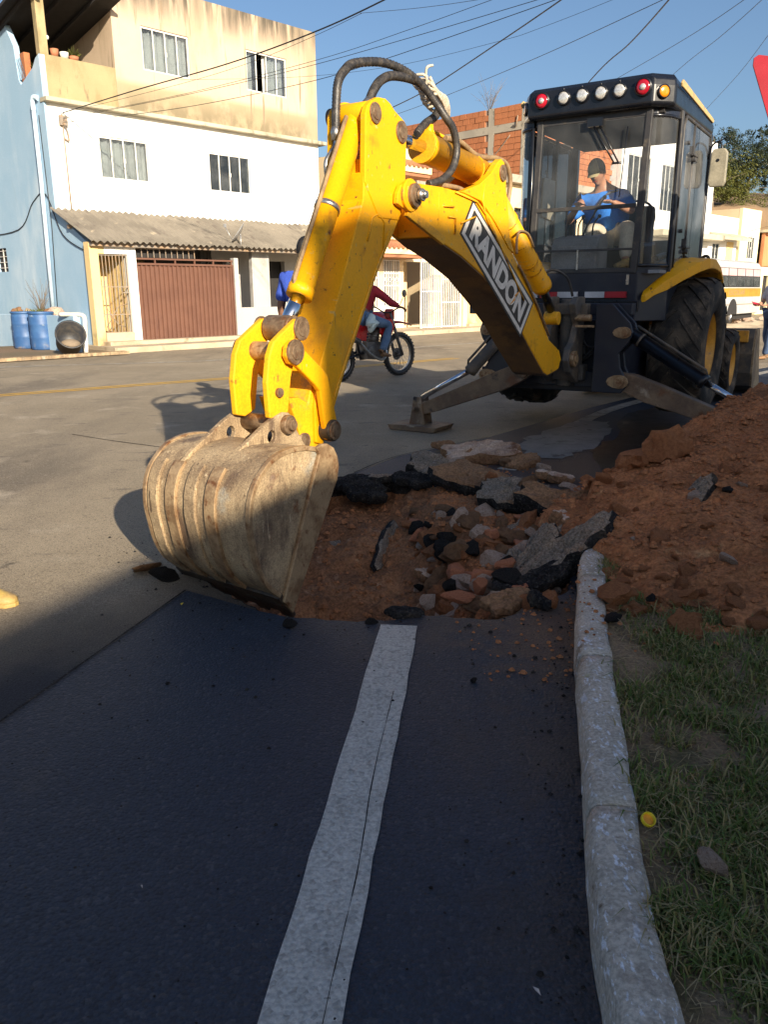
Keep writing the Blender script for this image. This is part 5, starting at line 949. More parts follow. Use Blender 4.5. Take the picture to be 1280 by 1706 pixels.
def wallpart(name, parent, m, x0, x1, z0, z1, b, holes=(), depth=.16, thick=.18):
    mb = MB(); fn = lambda x, d, z: V((x, b+d, z)); cells(mb, x0, x1, z0, z1, holes, fn, depth)
    if thick:  # ends, top and back
        cells(mb, x0, x1, z0, z1, holes, lambda x, d, z: V((x, b+thick-d*.0, z)), 0)
        for p, q in (((x0, z0), (x0, z1)), ((x1, z0), (x1, z1)), ((x0, z1), (x1, z1))): mb.add([V((p[0], b, p[1])), V((q[0], b, q[1])), V((q[0], b+thick, q[1])), V((p[0], b+thick, p[1]))], [(0, 1, 2, 3)])
    me_o = mb.build(name, m, parent); return me_o
def boxpart(name, parent, m, a, b, bevel=0): return MB().box(a, b).build(name, m, parent, bevel)
def window(parent, x0, x1, z0, z1, b, n=4, curtain=True, slide=None, roomd=.9, fm='alu', xf=None, sill=True):
    mb = MB(); t = .035; y0, y1 = b+.03, b+.075
    mb.box((x0, y0, z0), (x1, y1, z0+t)); mb.box((x0, y0, z1-t*1.3), (x1, y1, z1)); mb.box((x0, y0, z0+t), (x0+t, y1, z1-t*1.3)); mb.box((x1-t, y0, z0+t), (x1, y1, z1-t*1.3))
    for k in range(1, n): x = lerp(x0, x1, k/n); mb.box((x-.013, y0+.004, z0+t), (x+.013, y1-.004, z1-t*1.3))
    xc = (x0+x1)/2; mb.box((xc-.03, y0-.012, (z0+z1)/2-.09), (xc+.03, y0+.004, (z0+z1)/2+.02))
    w_ = mb.build('window', M[fm], parent, 0, xf=xf)
    for k in range(n):
        if slide is not None and k == slide: continue
        MB().box((lerp(x0, x1, k/n)+.014, b+.048, z0+t), (lerp(x0, x1, (k+1)/n)-.014, b+.054, z1-t*1.3)).build('pane', M['pane'], w_, xf=xf)
    if curtain:
        segs = [(x0+.03, x1-.03)] if slide is None else [(x0+.03, lerp(x0, x1, slide/n)-.06), (lerp(x0, x1, (slide+1)/n)-.05, x1-.03)]
        for s0, s1 in segs:
            if s1-s0 < .1: continue
            ph = R(0, 6); c = MB().grid(46, 6, lambda i, j: V((lerp(s0, s1, i), b+.17+.03*sin(i*(s1-s0)*34+ph+.6*sin(i*9+ph))+.018*sin(i*(s1-s0)*71+2*ph)*(1.2-j), lerp(z0, z1-.03, j)))); c.build('curtain', M['curtain'], w_, xf=xf)
    mb = MB(); mb.box((x0-.05, b+.17, z0-.05), (x1+.05, b+.17+roomd, z1+.05)); mb.f = [f for k, f in enumerate(mb.f) if k != 2]; mb.s = mb.s[:5]; mb.build('room', M['dark'], w_, xf=xf)
    return w_
def bars(mb, x0, x1, z0, z1, b, n, hz=(), r=.008, end=True):
    for k in range(n+1): x = lerp(x0, x1, k/n); mb.box((x-r, b-r, z0), (x+r, b+r, z1))
    for z in hz: mb.box((x0-r, b-r*1.4, z-r*1.3), (x1+r, b+r*1.4, z+r*1.3))

# pavement along the houses
mb = MB(); mb.prism([(-1.25, -1.12), (90, -1.12), (90, 3.0), (-1.25, 3.0)], -.03, .13, lambda x, y, z: st(x, y, z)); tag(mb.build('pavement', M['pave']), kind='structure')
mb = MB(); mb.prism([(-.95, -.35), (3.05, -.35), (3.05, .4), (-.95, .4)], .12, .22, lambda x, y, z: st(x, y, z)); tag(mb.build('door_step', M['pave'], None, .01), kind='structure')
mb = MB(); mb.prism([(-14, -1.9), (-1.24, -1.15), (-1.24, 3), (-14, 3)], -.03, .05, lambda x, y, z: st(x, y, z)); tag(mb.build('dirt_strip', M['earth']), kind='structure')
# ---- house 1
h1 = house('three_storey_house', 'three storey house with blue side wall, white middle floor and stained peach top floor')
wins_mid = [(.29, 1.66, 4.18, 5.18), (3.55, 4.97, 4.13, 5.15)]; wins_top = [(1.72, 3.12, 6.90, 7.92), (5.0, 6.46, 6.93, 7.98)]
wallpart('middle_wall', h1, M['whitewall'], -.96, 7.62, 2.6, 5.76, 1.70, wins_mid)
wallpart('top_wall', h1, M['cream'], .92, 7.62, 5.86, 8.90, 1.70, wins_top)
boxpart('ledge', h1, M['ledge'], (-1.04, 1.50, 5.76), (7.82, 1.86, 5.86), .012)
wallpart('terrace_parapet', h1, M['parapet'], -.97, .918, 5.861, 6.80, 1.702)
boxpart('terrace_post', h1, M['parapet'], (-.97, 1.72, 6.80), (-.76, 1.92, 8.22), .01)
boxpart('inner_wall', h1, M['cream'], (.92, 1.88, 5.9), (1.1, 6.4, 8.9)); boxpart('back_wall', h1, M['cream'], (-.88, 5.6, 5.9), (.92, 5.75, 8.1))
boxpart('end_wall', h1, M['cream'], (7.44, 1.88, 0), (7.619, 9, 8.897))
boxpart('floor_slab', h1, M['concrete'], (-.87, 1.88, 5.70), (7.4, 8.9, 5.88)); boxpart('floor_slab', h1, M['concrete'], (-.87, 1.88, 3.0), (7.4, 8.9, 3.14)); boxpart('flat_roof', h1, M['concrete'], (1.1, 1.88, 8.72), (7.43, 8.9, 8.86))
mb = MB(); mb.prism([(1.15, 8.18), (6.4, 7.25), (6.4, 7.32), (1.15, 8.25)], -1.35, .915, lambda y, z, x: V((x, y, z))); tr = mb.build('terrace_roof', M['dark'], h1)
mb = MB()
for x in (-1.1, -.4, .3): mb.prism([(1.2, 8.08), (6.3, 7.17), (6.3, 7.25), (1.2, 8.16)], x, x+.07, lambda y, z, x: V((x, y, z)))
mb.build('rafter', M['dark'], tr)
side = [(0.02, 0), (.02, 2.42), (1.70, 3.30), (1.70, 6.78), (1.9, 6.72), (2.1, 6.55), (2.5, 6.42), (2.85, 6.30), (2.95, 6.42), (3.05, 7.2), (3.45, 7.75), (5.0, 7.50), (6.2, 7.28), (9.5, 7.1), (9.5, 0)]
MB().prism(side, -1.02, -.88, lambda y, z, x: V((x, y, z)), holes=[[(5.05, 1.95), (5.75, 1.95), (5.75, 2.58), (5.05, 2.58)]]).build('side_wall', M['blue'], h1)
boxpart('side_window', h1, M['dark'], (-.95, 5.0, 1.9), (-.90, 5.8, 2.6)); mb = MB()
for z in (2.05, 2.2, 2.35, 2.5): mb.box((-.99, 5.05, z), (-.97, 5.75, z+.015))
mb.box((-.99, 5.35, 1.95), (-.97, 5.39, 2.58)); mb.build('side_window_bars', M['alu'], h1)
mb = MB()
for k in range(4): y = 2.55+k*.10; mb.prism([(y, 6.42), (y+.06, 6.42), (y+.28, 6.9), (y+.22, 6.9)], -1.0, -.93, lambda y, z, x: V((x, y, z)))
mb.build('broken_railing', M['blue'], h1)
boxpart('brick_stub', h1, M['brick'], (-1.0, 2.55, 6.35), (-.85, 2.80, 6.98), .01)
mb = MB(); mb.tube([(-1.09, 2.14, 5.70), (-1.09, 2.16, 4), (-1.09, 2.30, .95)], .052, 10); mb.tube(spline([(-1.03, 1.95, 5.86), (-1.08, 2.06, 5.90), (-1.09, 2.14, 5.82), (-1.09, 2.14, 5.6)], 4), .058, 10); mb.build('downpipe', M['pvcblue'], h1)
mb = MB(); mb.tube(spline([(-1.03, 7, 2.95), (-1.04, 4.0, 3.0), (-1.04, 2.9, 3.6), (-1.04, 2.1, 3.72), (-1.04, 1.4, 2.75), (-1.04, .2, 2.3)], 6), .012, 6); mb.tube([(-1.04, 2.0, 5.5), (-1.04, 1.95, 3.0), (-1.04, 2.15, 1.0)], .010, 6); mb.build('wall_cable', M['wire'], h1)
mb = MB(); mb.tube([(-.62, 1.66, 5.55), (-.62, 1.66, 3.35)], .016, 6); mb.tube(spline([(-.62, 1.66, 5.0), (-.52, 1.63, 4.95), (-.55, 1.63, 5.2), (-.66, 1.60, 5.35), (-.56, 1.6, 5.5)], 4), .018, 6); mb.box((-.70, 1.60, 5.28), (-.52, 1.69, 5.50)); mb.build('service_conduit', M['greyiron'], h1)
for q in wins_mid: window(h1, *q, 1.70, 4, curtain=(q[0] < 1), slide=None)
window(h1, *wins_top[0], 1.70, 4); window(h1, *wins_top[1], 1.70, 4, slide=1)
# ground floor
boxpart('yellow_pier', h1, M['yellowwall'], (-.90, 0.0, .1), (-.87, .2, 2.5)); boxpart('yellow_front', h1, M['yellowwall'], (-1.10, -.02, .0), (-.875, .25, 2.52), .01)
wallpart('front_wall', h1, M['whitewall'], -.72, .10, 2.26, 2.56, .0, thick=.16); boxpart('yellow_lintel', h1, M['yellowwall'], (-.875, .0, 2.26), (-.72, .16, 2.54))
boxpart('gate_pier', h1, M['whitewall'], (-.12, -.01, .13), (.10, .2, 2.26), .006); boxpart('lintel', h1, M['whitewall'], (.10, .0, 2.42), (1.85, .16, 2.58), .004)
boxpart('garage_wall', h1, M['yellowwall'], (-.87, 1.2, .13), (1.0, 1.3, 2.9)); boxpart('garage_wall', h1, M['room'], (1.0, 1.68, .13), (3.05, 1.70, 2.9)); boxpart('inner_pier', h1, M['yellowwall'], (-.10, .21, .13), (.0, 1.2, 2.5))
dg = MB(); bars(dg, -.85, -.14, .42, 2.24, .06, 8, (.42, .85, 1.5, 2.235), .009)
dg.tube([(-.80, .05, .55), (-.45, .04, 1.05), (-.2, .04, 1.1)], .01, 5); dg.tube([(-.75, .05, 1.0), (-.5, .04, .6), (-.3, .04, .55)], .01, 5); dg.box((-.30, .03, 1.35), (-.14, .09, 1.38)); dg.build('door_grille', M['greyiron'], h1)
boxpart('door_sill', h1, M['pave'], (-.87, -.05, .13), (-.12, .3, .42), .01)
g = MB(); n_ = 23; vs = []
for k in range(n_): x = .04+2.90*k/n_; w1 = 2.90/n_; vs += [(x, .06), (x+w1*.42, .06), (x+w1*.55, .02), (x+w1*.87, .02)]
vs.append((2.94, .06)); g.add([V((x, y, z)) for z in (.22, 2.02) for x, y in vs], [(i, i+1, len(vs)+i+1, len(vs)+i) for i in range(len(vs)-1)]); gt = g.build('sliding_gate', M['gatebrown'], h1)
g = MB(); g.box((.02, .0, 2.02), (2.97, .09, 2.07)); g.box((.02, .01, 2.15), (2.97, .07, 2.19)); g.box((.02, .0, .18), (2.97, .09, .225))
for k in range(6): x = .04+k*.575; g.box((x, .02, 2.07), (x+.035, .06, 2.15))
g.box((.02, .0, .22), (.06, .09, 2.03)); g.box((2.93, .0, .22), (2.97, .09, 2.03)); g.build('gate_rail', M['gatebrown'], gt)
mb = MB(); bars(mb, .12, 1.80, 2.20, 2.42, .05, 10, (2.41,), .01); mb.build('transom_grille', M['greyiron'], h1); boxpart('transom_back', h1, M['dark'], (.1, .13, 2.2), (1.85, .15, 2.42))
boxpart('gate_post', h1, M['greywall'], (2.985, -.03, .0), (3.12, .15, 2.25), .01)
wallpart('ground_wall', h1, M['greywall'], 3.13, 7.6, .1, 2.95, 1.25, [(3.16, 3.62, 1.25, 2.2), (4.75, 5.75, .13, 2.25)]); boxpart('doorway_dark', h1, M['dark'], (4.6, 1.5, .1), (5.9, 1.55, 2.4)); boxpart('window_dark', h1, M['room'], (3.13, 1.5, 1.2), (3.7, 1.55, 2.3))
boxpart('grey_pillar', h1, M['greywall'], (3.75, .2, .1), (4.35, .35, 2.58), .01); boxpart('low_wall', h1, M['greywall'], (3.13, .1, .1), (4.75, .22, .95), .01)
for k in range(8):
    x0 = -1.16+k*1.10; nx = 48; tilt = R(-.008, .008)
    def aw(i, j, top=0): x = x0+i*1.13; return V((x, lerp(-.32, 1.69, j), lerp(2.52, 3.38, j)+.026*sin(i*2*pi*6.5)+.012*(k % 2)+tilt*j+R(-.002, .002)))
    A_ = MB(); A_.grid(nx, 3, lambda i, j: aw(i, j)); m_ = len(A_.v); A_.grid(nx, 3, lambda i, j: aw(i, j)-V((0, 0, .010))); A_.add([aw(i/nx, 0) for i in range(nx+1)]+[aw(i/nx, 0)-V((0, 0, .012)) for i in range(nx+1)], [(i, i+1, nx+2+i, nx+1+i) for i in range(nx)]); A_.build('roof_sheet', M['fibro'], h1, weld=False)
mb = MB(); mb.box((-1.1, -.15, 2.42), (7.6, -.05, 2.50)); mb.box((-1.1, .9, 2.86), (7.6, 1.0, 2.95)); mb.build('roof_beam', M['greyiron'], h1)
# satellite dish on the sheet roof
sdp = thing('satellite_dish', st(3.10, -.22, 2.52), 'small satellite dish tilted on the corrugated awning above the brown gate', 'satellite dish', STREET_RZ)
Mx = Matrix.Translation((0, 0, .34)) @ Matrix.Rotation(radians(-50), 4, 'Y') @ Matrix.Rotation(radians(-25), 4, 'X')
def dsh(p): return Mx @ V(p)
mb = MB(); mb.lathe([(0, .0), (.12, .012), (.22, .04), (.30, .075), (.30, .083), (.22, .05), (.12, .022), (0, .01)], dsh((0, 0, 0)), Mx.to_3x3() @ V((0, 0, 1)), 26); mb.build('dish', M['galv'], sdp)
mb = MB(); mb.tube([(0, 0, -.02), (0, 0, .32)], .02, 8); mb.tube([dsh((0, 0, 0)), (0, 0, .30)], .02, 8); mb.build('mast', M['galv'], sdp)
mb = MB(); mb.tube([dsh((-.28, 0, .08)), dsh((-.10, 0, .42))], .011, 6); mb.box((-.03, -.03, -.04), (.03, .03, .05), Matrix.Translation(dsh((-.08, 0, .44)))); mb.build('feed_arm', M['galv'], sdp)
# terrace odds and ends
def pot(a, b, z, r, h, m, label, plant=True, name='plant_pot', cat='plant pot'):
    t = thing(name, st(a, b, z), label, cat, STREET_RZ); MB().lathe([(0, 0), (r*.8, 0), (r, h), (r*.92, h), (r*.85, h*.8), (0, h*.8)], (0, 0, 0), (0, 0, 1), 18).build('pot_body', m, t)
    if plant:
        mb = MB()
        for k in range(60):
            a_ = R(0, 6.28); el = R(.2, 1.4); l = R(.06, .22); d = V((cos(a_)*cos(el), sin(a_)*cos(el), sin(el))); n = d.orthogonal()*.018; p = V((0, 0, h*.8))+d*l*.4; mb.add([p-n*.3, p+d*l*.5-n, p+d*l, p+d*l*.5+n], [(0, 1, 2, 3)])
        mb.build('leaves', M['leafpale'], t, weld=False)
    return t
pot(-.58, 1.80, 6.80, .10, .17, M['terra'], 'square-looking terracotta pot on the terrace parapet beside the post', False); pot(-.34, 1.80, 6.80, .11, .14, M['pvc'], 'white bowl on the terrace parapet between the pots', False, 'bowl', 'bowl'); pot(-.10, 1.80, 6.80, .12, .09, M['terra'], 'flower pot with a yellow green plant on the terrace parapet')
pot(-.75, 2.45, 6.4, .1, .14, M['terra'], 'potted plant behind the broken blue railing of the terrace')
lb_ = thing('light_bulb', st(-.35, 2.6, 7.42), 'bare white bulb hanging under the dark terrace roof', 'light bulb'); mb = MB(); mb.ball((0, 0, 0), (.045, .045, .055)); mb.build('bulb', M['lamp'], lb_); mb = MB(); mb.tube([(0, 0, .05), (0, 0, .38)], .006, 6); mb.cyl((0, 0, .05), (0, 0, .10), .02); mb.build('flex', M['wire'], lb_)
# planter, drums, pots by the blue wall
pl = house('planter_wall', 'low pale blue planter wall under the blue side of the three storey house', cat='low wall')
MB().prism([(-.72, 0), (4.2, 0), (4.2, .84), (-.72, .86)], -1.98, -1.84, lambda y, z, x: V((x, y, z))).build('front_face', M['blue'], pl, .01); boxpart('end_face', pl, M['blue'], (-1.84, .90, 0), (-1.05, 1.04, .80), .01); boxpart('soil_fill', pl, M['earth'], (-1.84, 1.04, .2), (-1.02, 4.2, .80))
for k, (y, s) in enumerate(((1.15, .30), (1.5, .26), (2.9, .22), (3.6, .2))): rock('stone', 'soil2' if k % 2 else 'rock', st(-1.5, y, .86), (s, s*.8, s*.55), ('large grey brown stone on the planter by the downpipe', 'lower stone beside the large one on the planter', 'brown lump of earth on the planter behind the drums', 'small earth lump at the left end of the planter')[k], 'stone')
wd = thing('dry_weed', st(-1.45, 2.2, .82), 'dry bare weed growing on the planter against the blue wall', 'weed'); mb = MB()
for k in range(26):
    a_ = R(0, 6.28); l = R(.4, 1.0); d = V((cos(a_)*.35, sin(a_)*.35, 1)).normalized(); p1 = d*l*.5+V((R(-.05, .05), R(-.05, .05), 0)); p2 = p1+(d+V((R(-.5, .5), R(-.5, .5), -.1))).normalized()*l*.5; mb.tube([(0, 0, 0), p1, p2], [.008, .006, .003], 5)
mb.build('twigs', M['bark'], wd)
mb = MB()
for k in range(150): a_ = R(0, 6.28); l = R(.08, .25); q = V((R(-.25, .25), R(-1.0, 1.0), 0)); d = V((cos(a_)*.7, sin(a_)*.7, 1)).normalized(); n = d.orthogonal()*.012; mb.add([q, q+d*l*.5-n, q+d*l, q+d*l*.5+n], [(0, 1, 2, 3)])
mb.build('green_tuft', M['leafpale'], wd, weld=False)
def drum(p, label, rz):
    t = thing('plastic_drum', p, label, 'drum', rz, 'blue drums by the planter'); r = .292
    MB().lathe([(0, 0), (r*.94, 0), (r*.985, .03), (r, .10), (r, .26), (r*1.025, .285), (r, .31), (r, .57), (r*1.025, .595), (r, .62), (r*.995, .76), (r*.96, .815), (r*.92, .83), (r*1.0, .845), (r*1.0, .88), (r*.93, .88), (r*.9, .80), (0, .79)], (0, 0, 0), (0, 0, 1), 36).build('drum_shell', M['drum'], t)
    MB().lathe([(r*1.0, .835), (r*1.03, .845), (r*1.03, .875), (r*1.0, .885)], (0, 0, 0), (0, 0, 1), 36).build('rim_band', M['drum'], t); return t
p = at(74, 582, .05); drum(p, 'blue plastic drum nearer the road, with a pale scuffed band', .3); p = at(45, 580, .05); drum(p, 'taller standing blue plastic drum half hidden behind the other', 1.9)
bp = thing('drain_pipe_offcut', at(118, 591, .05), 'short black plastic pipe lying open towards the road with debris inside', 'pipe'); ax = V((.42, -.78, .42)).normalized(); mb = MB(); cpos = V((-.12, .25, .22))
mb.lathe([(.20, 0), (.27, .0), (.30, .5), (.325, .5), (.325, .54), (.29, .54), (.27, .06), (0, .06)], cpos, ax, 32); mb.build('pipe_wall', M['blackplastic'], bp)
mb = MB(); mb.ball(cpos+ax*.30+V((0, 0, -.13)), (.22, .2, .12), 14, 8); mb.build('debris', M['soilwaste'], bp)
pv = thing('white_pipe', st(-1.78, -.86, .05), 'bent white plastic pipe propped at the end of the planter', 'pipe', STREET_RZ); mb = MB(); mb.tube(spline([(-.10, -.12, .0), (-.02, -.02, .52), (.0, .0, .74), (-.02, .04, .82), (-.10, .18, .84), (-.3, .6, .84)], 5), .05, 10); mb.build('pipe', M['pvc'], pv)
bg_ = thing('plastic_bag', at(6, 566, .10), 'bright yellow plastic sack lying left of the drums', 'sack'); mb = MB(); mb.grid(20, 12, lambda i, j: V((sin(pi*j)*cos(2*pi*i)*.34, sin(pi*j)*sin(2*pi*i)*.3, .22-.22*cos(pi*j)))); 
for v in mb.v: v += v*.25*noise.noise(v*4)
mb.build('sack', M['bagyellow'], bg_)
dgr = thing('drain_grate', st(-3.6, -1.55, .04), 'rusty ribbed drain grate along the edge of the dirt strip', 'grate', STREET_RZ); mb = MB()
for k in range(60): mb.box((-2.4+k*.08, -.09, 0), (-2.4+k*.08+.045, .09, .05))
mb.box((-2.42, -.11, -.02), (2.42, -.09, .045)); mb.box((-2.42, .09, -.02), (2.42, .11, .045)); mb.build('grate_bars', M['bucketsteel'], dgr)

# ---- house 2: cream, tiled cornice, white iron gates
h2 = house('cream_house', 'cream two storey house with clay tile cornice and white iron gates')
wallpart('upper_wall', h2, M['h2'], 7.66, 11.2, 2.9, 6.25, .75); wallpart('lower_wall', h2, M['h2'], 7.66, 12.75, .1, 3.0, .95, [(8.85, 9.45, .75, 2.4), (9.75, 10.5, .2, 2.38), (10.75, 12.3, .2, 2.35)])
boxpart('wall_base', h2, M['h2low'], (7.7, .90, .13), (10.7, .949, .85)); boxpart('side_pier', h2, M['h2'], (11.1, .8, 3.0), (11.22, 6, 6.2))
for z, b0, x1 in ((5.15, -.05, 11.05), (2.62, -.15, 10.9)):
    boxpart('cornice', h2, M['h2'], (7.72, b0, z-.10), (x1, .94, z+.10), .01); mb = MB()
    for k in range(int((x1-7.75)/.21)):
        x = 7.85+k*.21; mb.tube([(x, b0-.07, z+.14), (x, .74, z+.34)], .085, 10)
    mb.build('tile_course', M['tile'], h2)
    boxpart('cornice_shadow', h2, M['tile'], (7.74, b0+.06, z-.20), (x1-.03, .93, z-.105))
boxpart('dark_room', h2, M['dark'], (8.7, 1.35, .1), (10.6, 1.4, 2.6)); boxpart('porch_back', h2, M['h2'], (10.6, 2.6, .1), (12.7, 2.7, 2.9)); boxpart('porch_curtain', h2, M['curtain'], (11.5, 2.5, .3), (12.1, 2.55, 1.6))
for x0, x1, z0, z1, n, hz in ((8.85, 9.45, .75, 2.4, 7, (.76, 1.3, 1.8, 2.39)), (9.75, 10.5, .2, 2.38, 9, (.21, .7, 1.0, 1.55, 1.95, 2.37))):
    mb = MB(); bars(mb, x0, x1, z0, z1, .93, n, hz, .012)
    if n == 9:
        for z in (.84, 1.75): 
            for k in range(4): x = x0+.1+k*.18; mb.tube([V((x+.07*cos(t), .92, z+.07*sin(t))) for t in [i*2*pi/10 for i in range(10)]], .009, 5, closed=True)
    mb.build('window_grille' if n == 7 else 'door_grille', M['whiteiron'], h2)
gf = thing('iron_gate', st(0, 0), 'tall white iron bar gate in front of the cream house porch', 'gate', STREET_RZ); mb = MB(); bars(mb, 10.62, 11.62, .14, 2.42, -.02, 10, (.16, 1.35, 2.4), .011); mb.build('gate_leaf', M['whiteiron'], gf); mb = MB(); bars(mb, 11.66, 12.64, .14, 2.30, -.02, 10, (.16, .98, 1.75, 2.28), .011); mb.build('gate_leaf', M['whiteiron'], gf); mb = MB(); mb.box((11.62, -.05, .13), (11.66, .01, 2.45)); mb.box((10.56, -.05, .13), (10.60, .01, 2.45)); mb.box((12.65, -.05, .13), (12.70, .01, 2.40)); mb.build('gate_post', M['whiteiron'], gf)
fw = house('yellow_garden_wall', 'pale yellow wall stub to the right of the white iron gate', cat='wall'); boxpart('wall_face', fw, M['yellowwall'], (12.75, -.1, .1), (14.6, .1, 2.35), .01); boxpart('pier', fw, M['h2'], (12.71, -.14, .1), (12.95, .12, 2.6), .01); boxpart('meter_box', fw, M['greyiron'], (13.2, -.13, 1.35), (13.35, -.10, 1.5)); boxpart('wall_base', fw, M['pave'], (12.9, -.3, .1), (14.6, -.1, .22), .01)
# ---- block wall and brick building
h3 = house('brick_building', 'unfinished orange hollow brick storey over a cream shop front, behind the excavator arm', cat='building')
wallpart('block_wall', h3, M['concrete'], 11.25, 15, 2.6, 5.0, .9); 
wallpart('shop_front', h3, M['h2'], 14.0, 21, 0, 4.95, -1.0, [(14.4, 15.6, 1.2, 4.2), (16.5, 18.2, 0.2, 4.2), (19, 20.5, 1.2, 4.0)]); boxpart('shop_dark', h3, M['pane'], (14.2, -.8, 0), (20.9, -.75, 4.8)); boxpart('shop_side', h3, M['h2'], (14.0, -.82, 0), (14.1, 6, 4.9))
boxpart('slab_edge', h3, M['concrete'], (13.8, -1.3, 4.96), (21, 7, 5.22), .01)
boxpart('core_wall', h3, M['joint'], (15.035, -.98, 5.22), (15.2, 7.0, 7.66)); boxpart('front_core', h3, M['joint'], (15.2, -.965, 5.22), (20.9, -.8, 7.3)); boxpart('storey_back', h3, M['dark'], (15.2, 6.8, 5.2), (20.9, 7, 7.4))
boxpart('concrete_column', h3, M['concrete'], (15.0, .44, 5.22), (15.04, .70, 7.68)); boxpart('concrete_column', h3, M['concrete'], (14.995, -1.0, 5.22), (15.04, -.76, 7.68)); boxpart('ring_beam', h3, M['concrete'], (15.002, .70, 6.84), (15.038, 7.0, 7.10)); boxpart('ring_beam', h3, M['concrete'], (15.002, -.76, 6.84), (15.038, .44, 7.10))
bms = [MB().box((-.02, 0, 0), (.02, .285, .182)).build('brick', M['brick'], h3, 0)]
bproto = bms[0]; bproto.location = (15.02, .72, 5.24); first = True
for zi in list(range(8))+[9, 10, 11]:
    z = 5.24+zi*.197 if zi < 8 else 7.105+(zi-9)*.192
    for bi in range(27):
        b_ = .715+bi*.30-(.15 if zi % 2 else 0)
        if bi >= 21: b_ = -.75+(bi-21)*.30
        if bi < 21 and b_ < .70: continue
        if bi >= 21 and b_ > .14+.02: continue
        if b_ > 6.6: continue
        if first: first = False; bproto.location = (15.02+R(-.006, .006), b_, z); continue
        o = bproto.copy(); COL.objects.link(o); o.location = (15.02+R(-.006, .006), b_+R(-.006, .006), z+R(-.003, .003)); o.rotation_euler = (R(-.01, .01), R(-.02, .02), R(-.02, .02))
mb = MB()
for zi in range(10):
    for k in range(19):
        x = 15.22+k*.30+(.15 if zi % 2 else 0); z = 5.24+zi*.2
        if 17.2 < x < 17.9 and 3 < zi < 7: continue
        mb.box((x, -1.0+R(-.006, .004), z), (x+.285, -.966, z+.185))
tag(mb.build('front_bricks', M['brick'], h3), kind='stuff'); boxpart('vent_hole', h3, M['dark'], (17.25, -.99, 6.05), (17.9, -.968, 6.6))
mb = MB(); mb.tube(spline([(14.98, 3.2, 6.3), (14.95, 2.4, 6.95), (14.96, 2.2, 7.0), (14.97, 1.6, 6.3), (14.96, .6, 6.0), (14.97, -.3, 6.7)], 5), .018, 6); mb.tube([(14.97, -.4, 7.0), (14.97, -.55, 6.95), (14.97, -.6, 7.3)], .02, 6); mb.build('loose_cable', M['greyiron'], h3)
dp = thing('dry_plant', st(15.3, .9, 7.66), 'bare dry weed sprouting on top of the brick wall', 'weed'); mb = MB(); random.seed(8)
for k in range(16):
    a_ = R(-.9, .9); l = R(.5, 1.3); p1 = V((a_*.4, R(-.2, .2), l*.6)); mb.tube([(0, 0, 0), p1, p1+V((a_*.4, R(-.2, .2), l*.4))], [.006, .0045, .003], 5)
    for q in range(4): s = p1*R(.4, 1.1); mb.tube([s, s+V((R(-.3, .3), R(-.2, .2), R(.05, .3)))], [.003, .002], 4)
mb.build('twigs', M['bark'], dp)
# ---- white building beyond, seen through the cab
h4 = house('white_building', 'tall white rendered building with blue tinted windows, seen through the cab glass', cat='building')
ws = [(21.6, 23.6, 4.9, 6.7), (24.6, 26.2, 4.7, 6.6), (27.4, 28.4, 4.6, 6.6)]
wallpart('front_wall', h4, M['whitewall'], 21.05, 30, 0, 8.0, -1.4, ws); boxpart('side_wall', h4, M['whitewall'], (21.05, -1.2, 0), (21.2, 7, 8.0)); boxpart('canopy', h4, M['ledge'], (23.5, -2.2, 3.6), (30, -1.41, 3.85), .02)
for q in ws: window(h4, *q, -1.4, 4, curtain=False)
# ---- far houses on the right
h5 = house('small_white_house', 'small white house with a projecting ledge behind the bus roof', cat='house'); wallpart('front_wall', h5, M['whitewall'], 30.1, 34.0, 0, 4.9, -1.2, [(31.0, 31.9, 2.4, 3.6)]); window(h5, 31.0, 31.9, 2.4, 3.6, -1.2, 2); mb = MB(); mb.prism([(-1.95, 3.72), (-1.22, 4.0), (-1.22, 4.12), (-1.95, 3.86)], 30.1, 34.1, lambda y, z, x: V((x, y, z))); mb.build('ledge', M['ledge'], h5); boxpart('side_wall', h5, M['h2'], (33.9, -1.0, 0), (34.0, 3, 4.85)); boxpart('yellow_panel', h5, M['yellowwall'], (32.7, -1.24, 2.2), (33.5, -1.205, 3.7))
h6 = house('lemon_tower_house', 'tall narrow pale lemon house with one barred window beyond the bus', cat='house'); wallpart('front_wall', h6, M['towerwall'], 34.4, 37.0, 0, 5.45, -1.2, [(35.5, 36.5, 2.95, 4.1)]); window(h6, 35.5, 36.5, 2.95, 4.1, -1.2, 3, False); boxpart('side_wall', h6, M['h2'], (34.4, -1.0, 0), (34.5, 5, 5.43))
h7 = house('orange_house', 'orange fronted house at the right edge beyond the lemon tower', cat='house'); wallpart('upper_wall', h7, M['orangewall'], 37.3, 46, 2.6, 4.35, -1.4, [(38.6, 39.6, 3.0, 4.0)]); wallpart('lower_wall', h7, M['towerwall'], 37.3, 46, 0, 2.59, -1.3, [(38.0, 39.0, .2, 2.1)]); boxpart('roof_edge', h7, M['ledge'], (37.2, -1.9, 4.36), (46, 2, 4.5)); window(h7, 38.6, 39.6, 3.0, 4.0, -1.4, 2, False); boxpart('door_dark', h7, M['dark'], (37.9, -1.1, .1), (39.1, -1.05, 2.2))
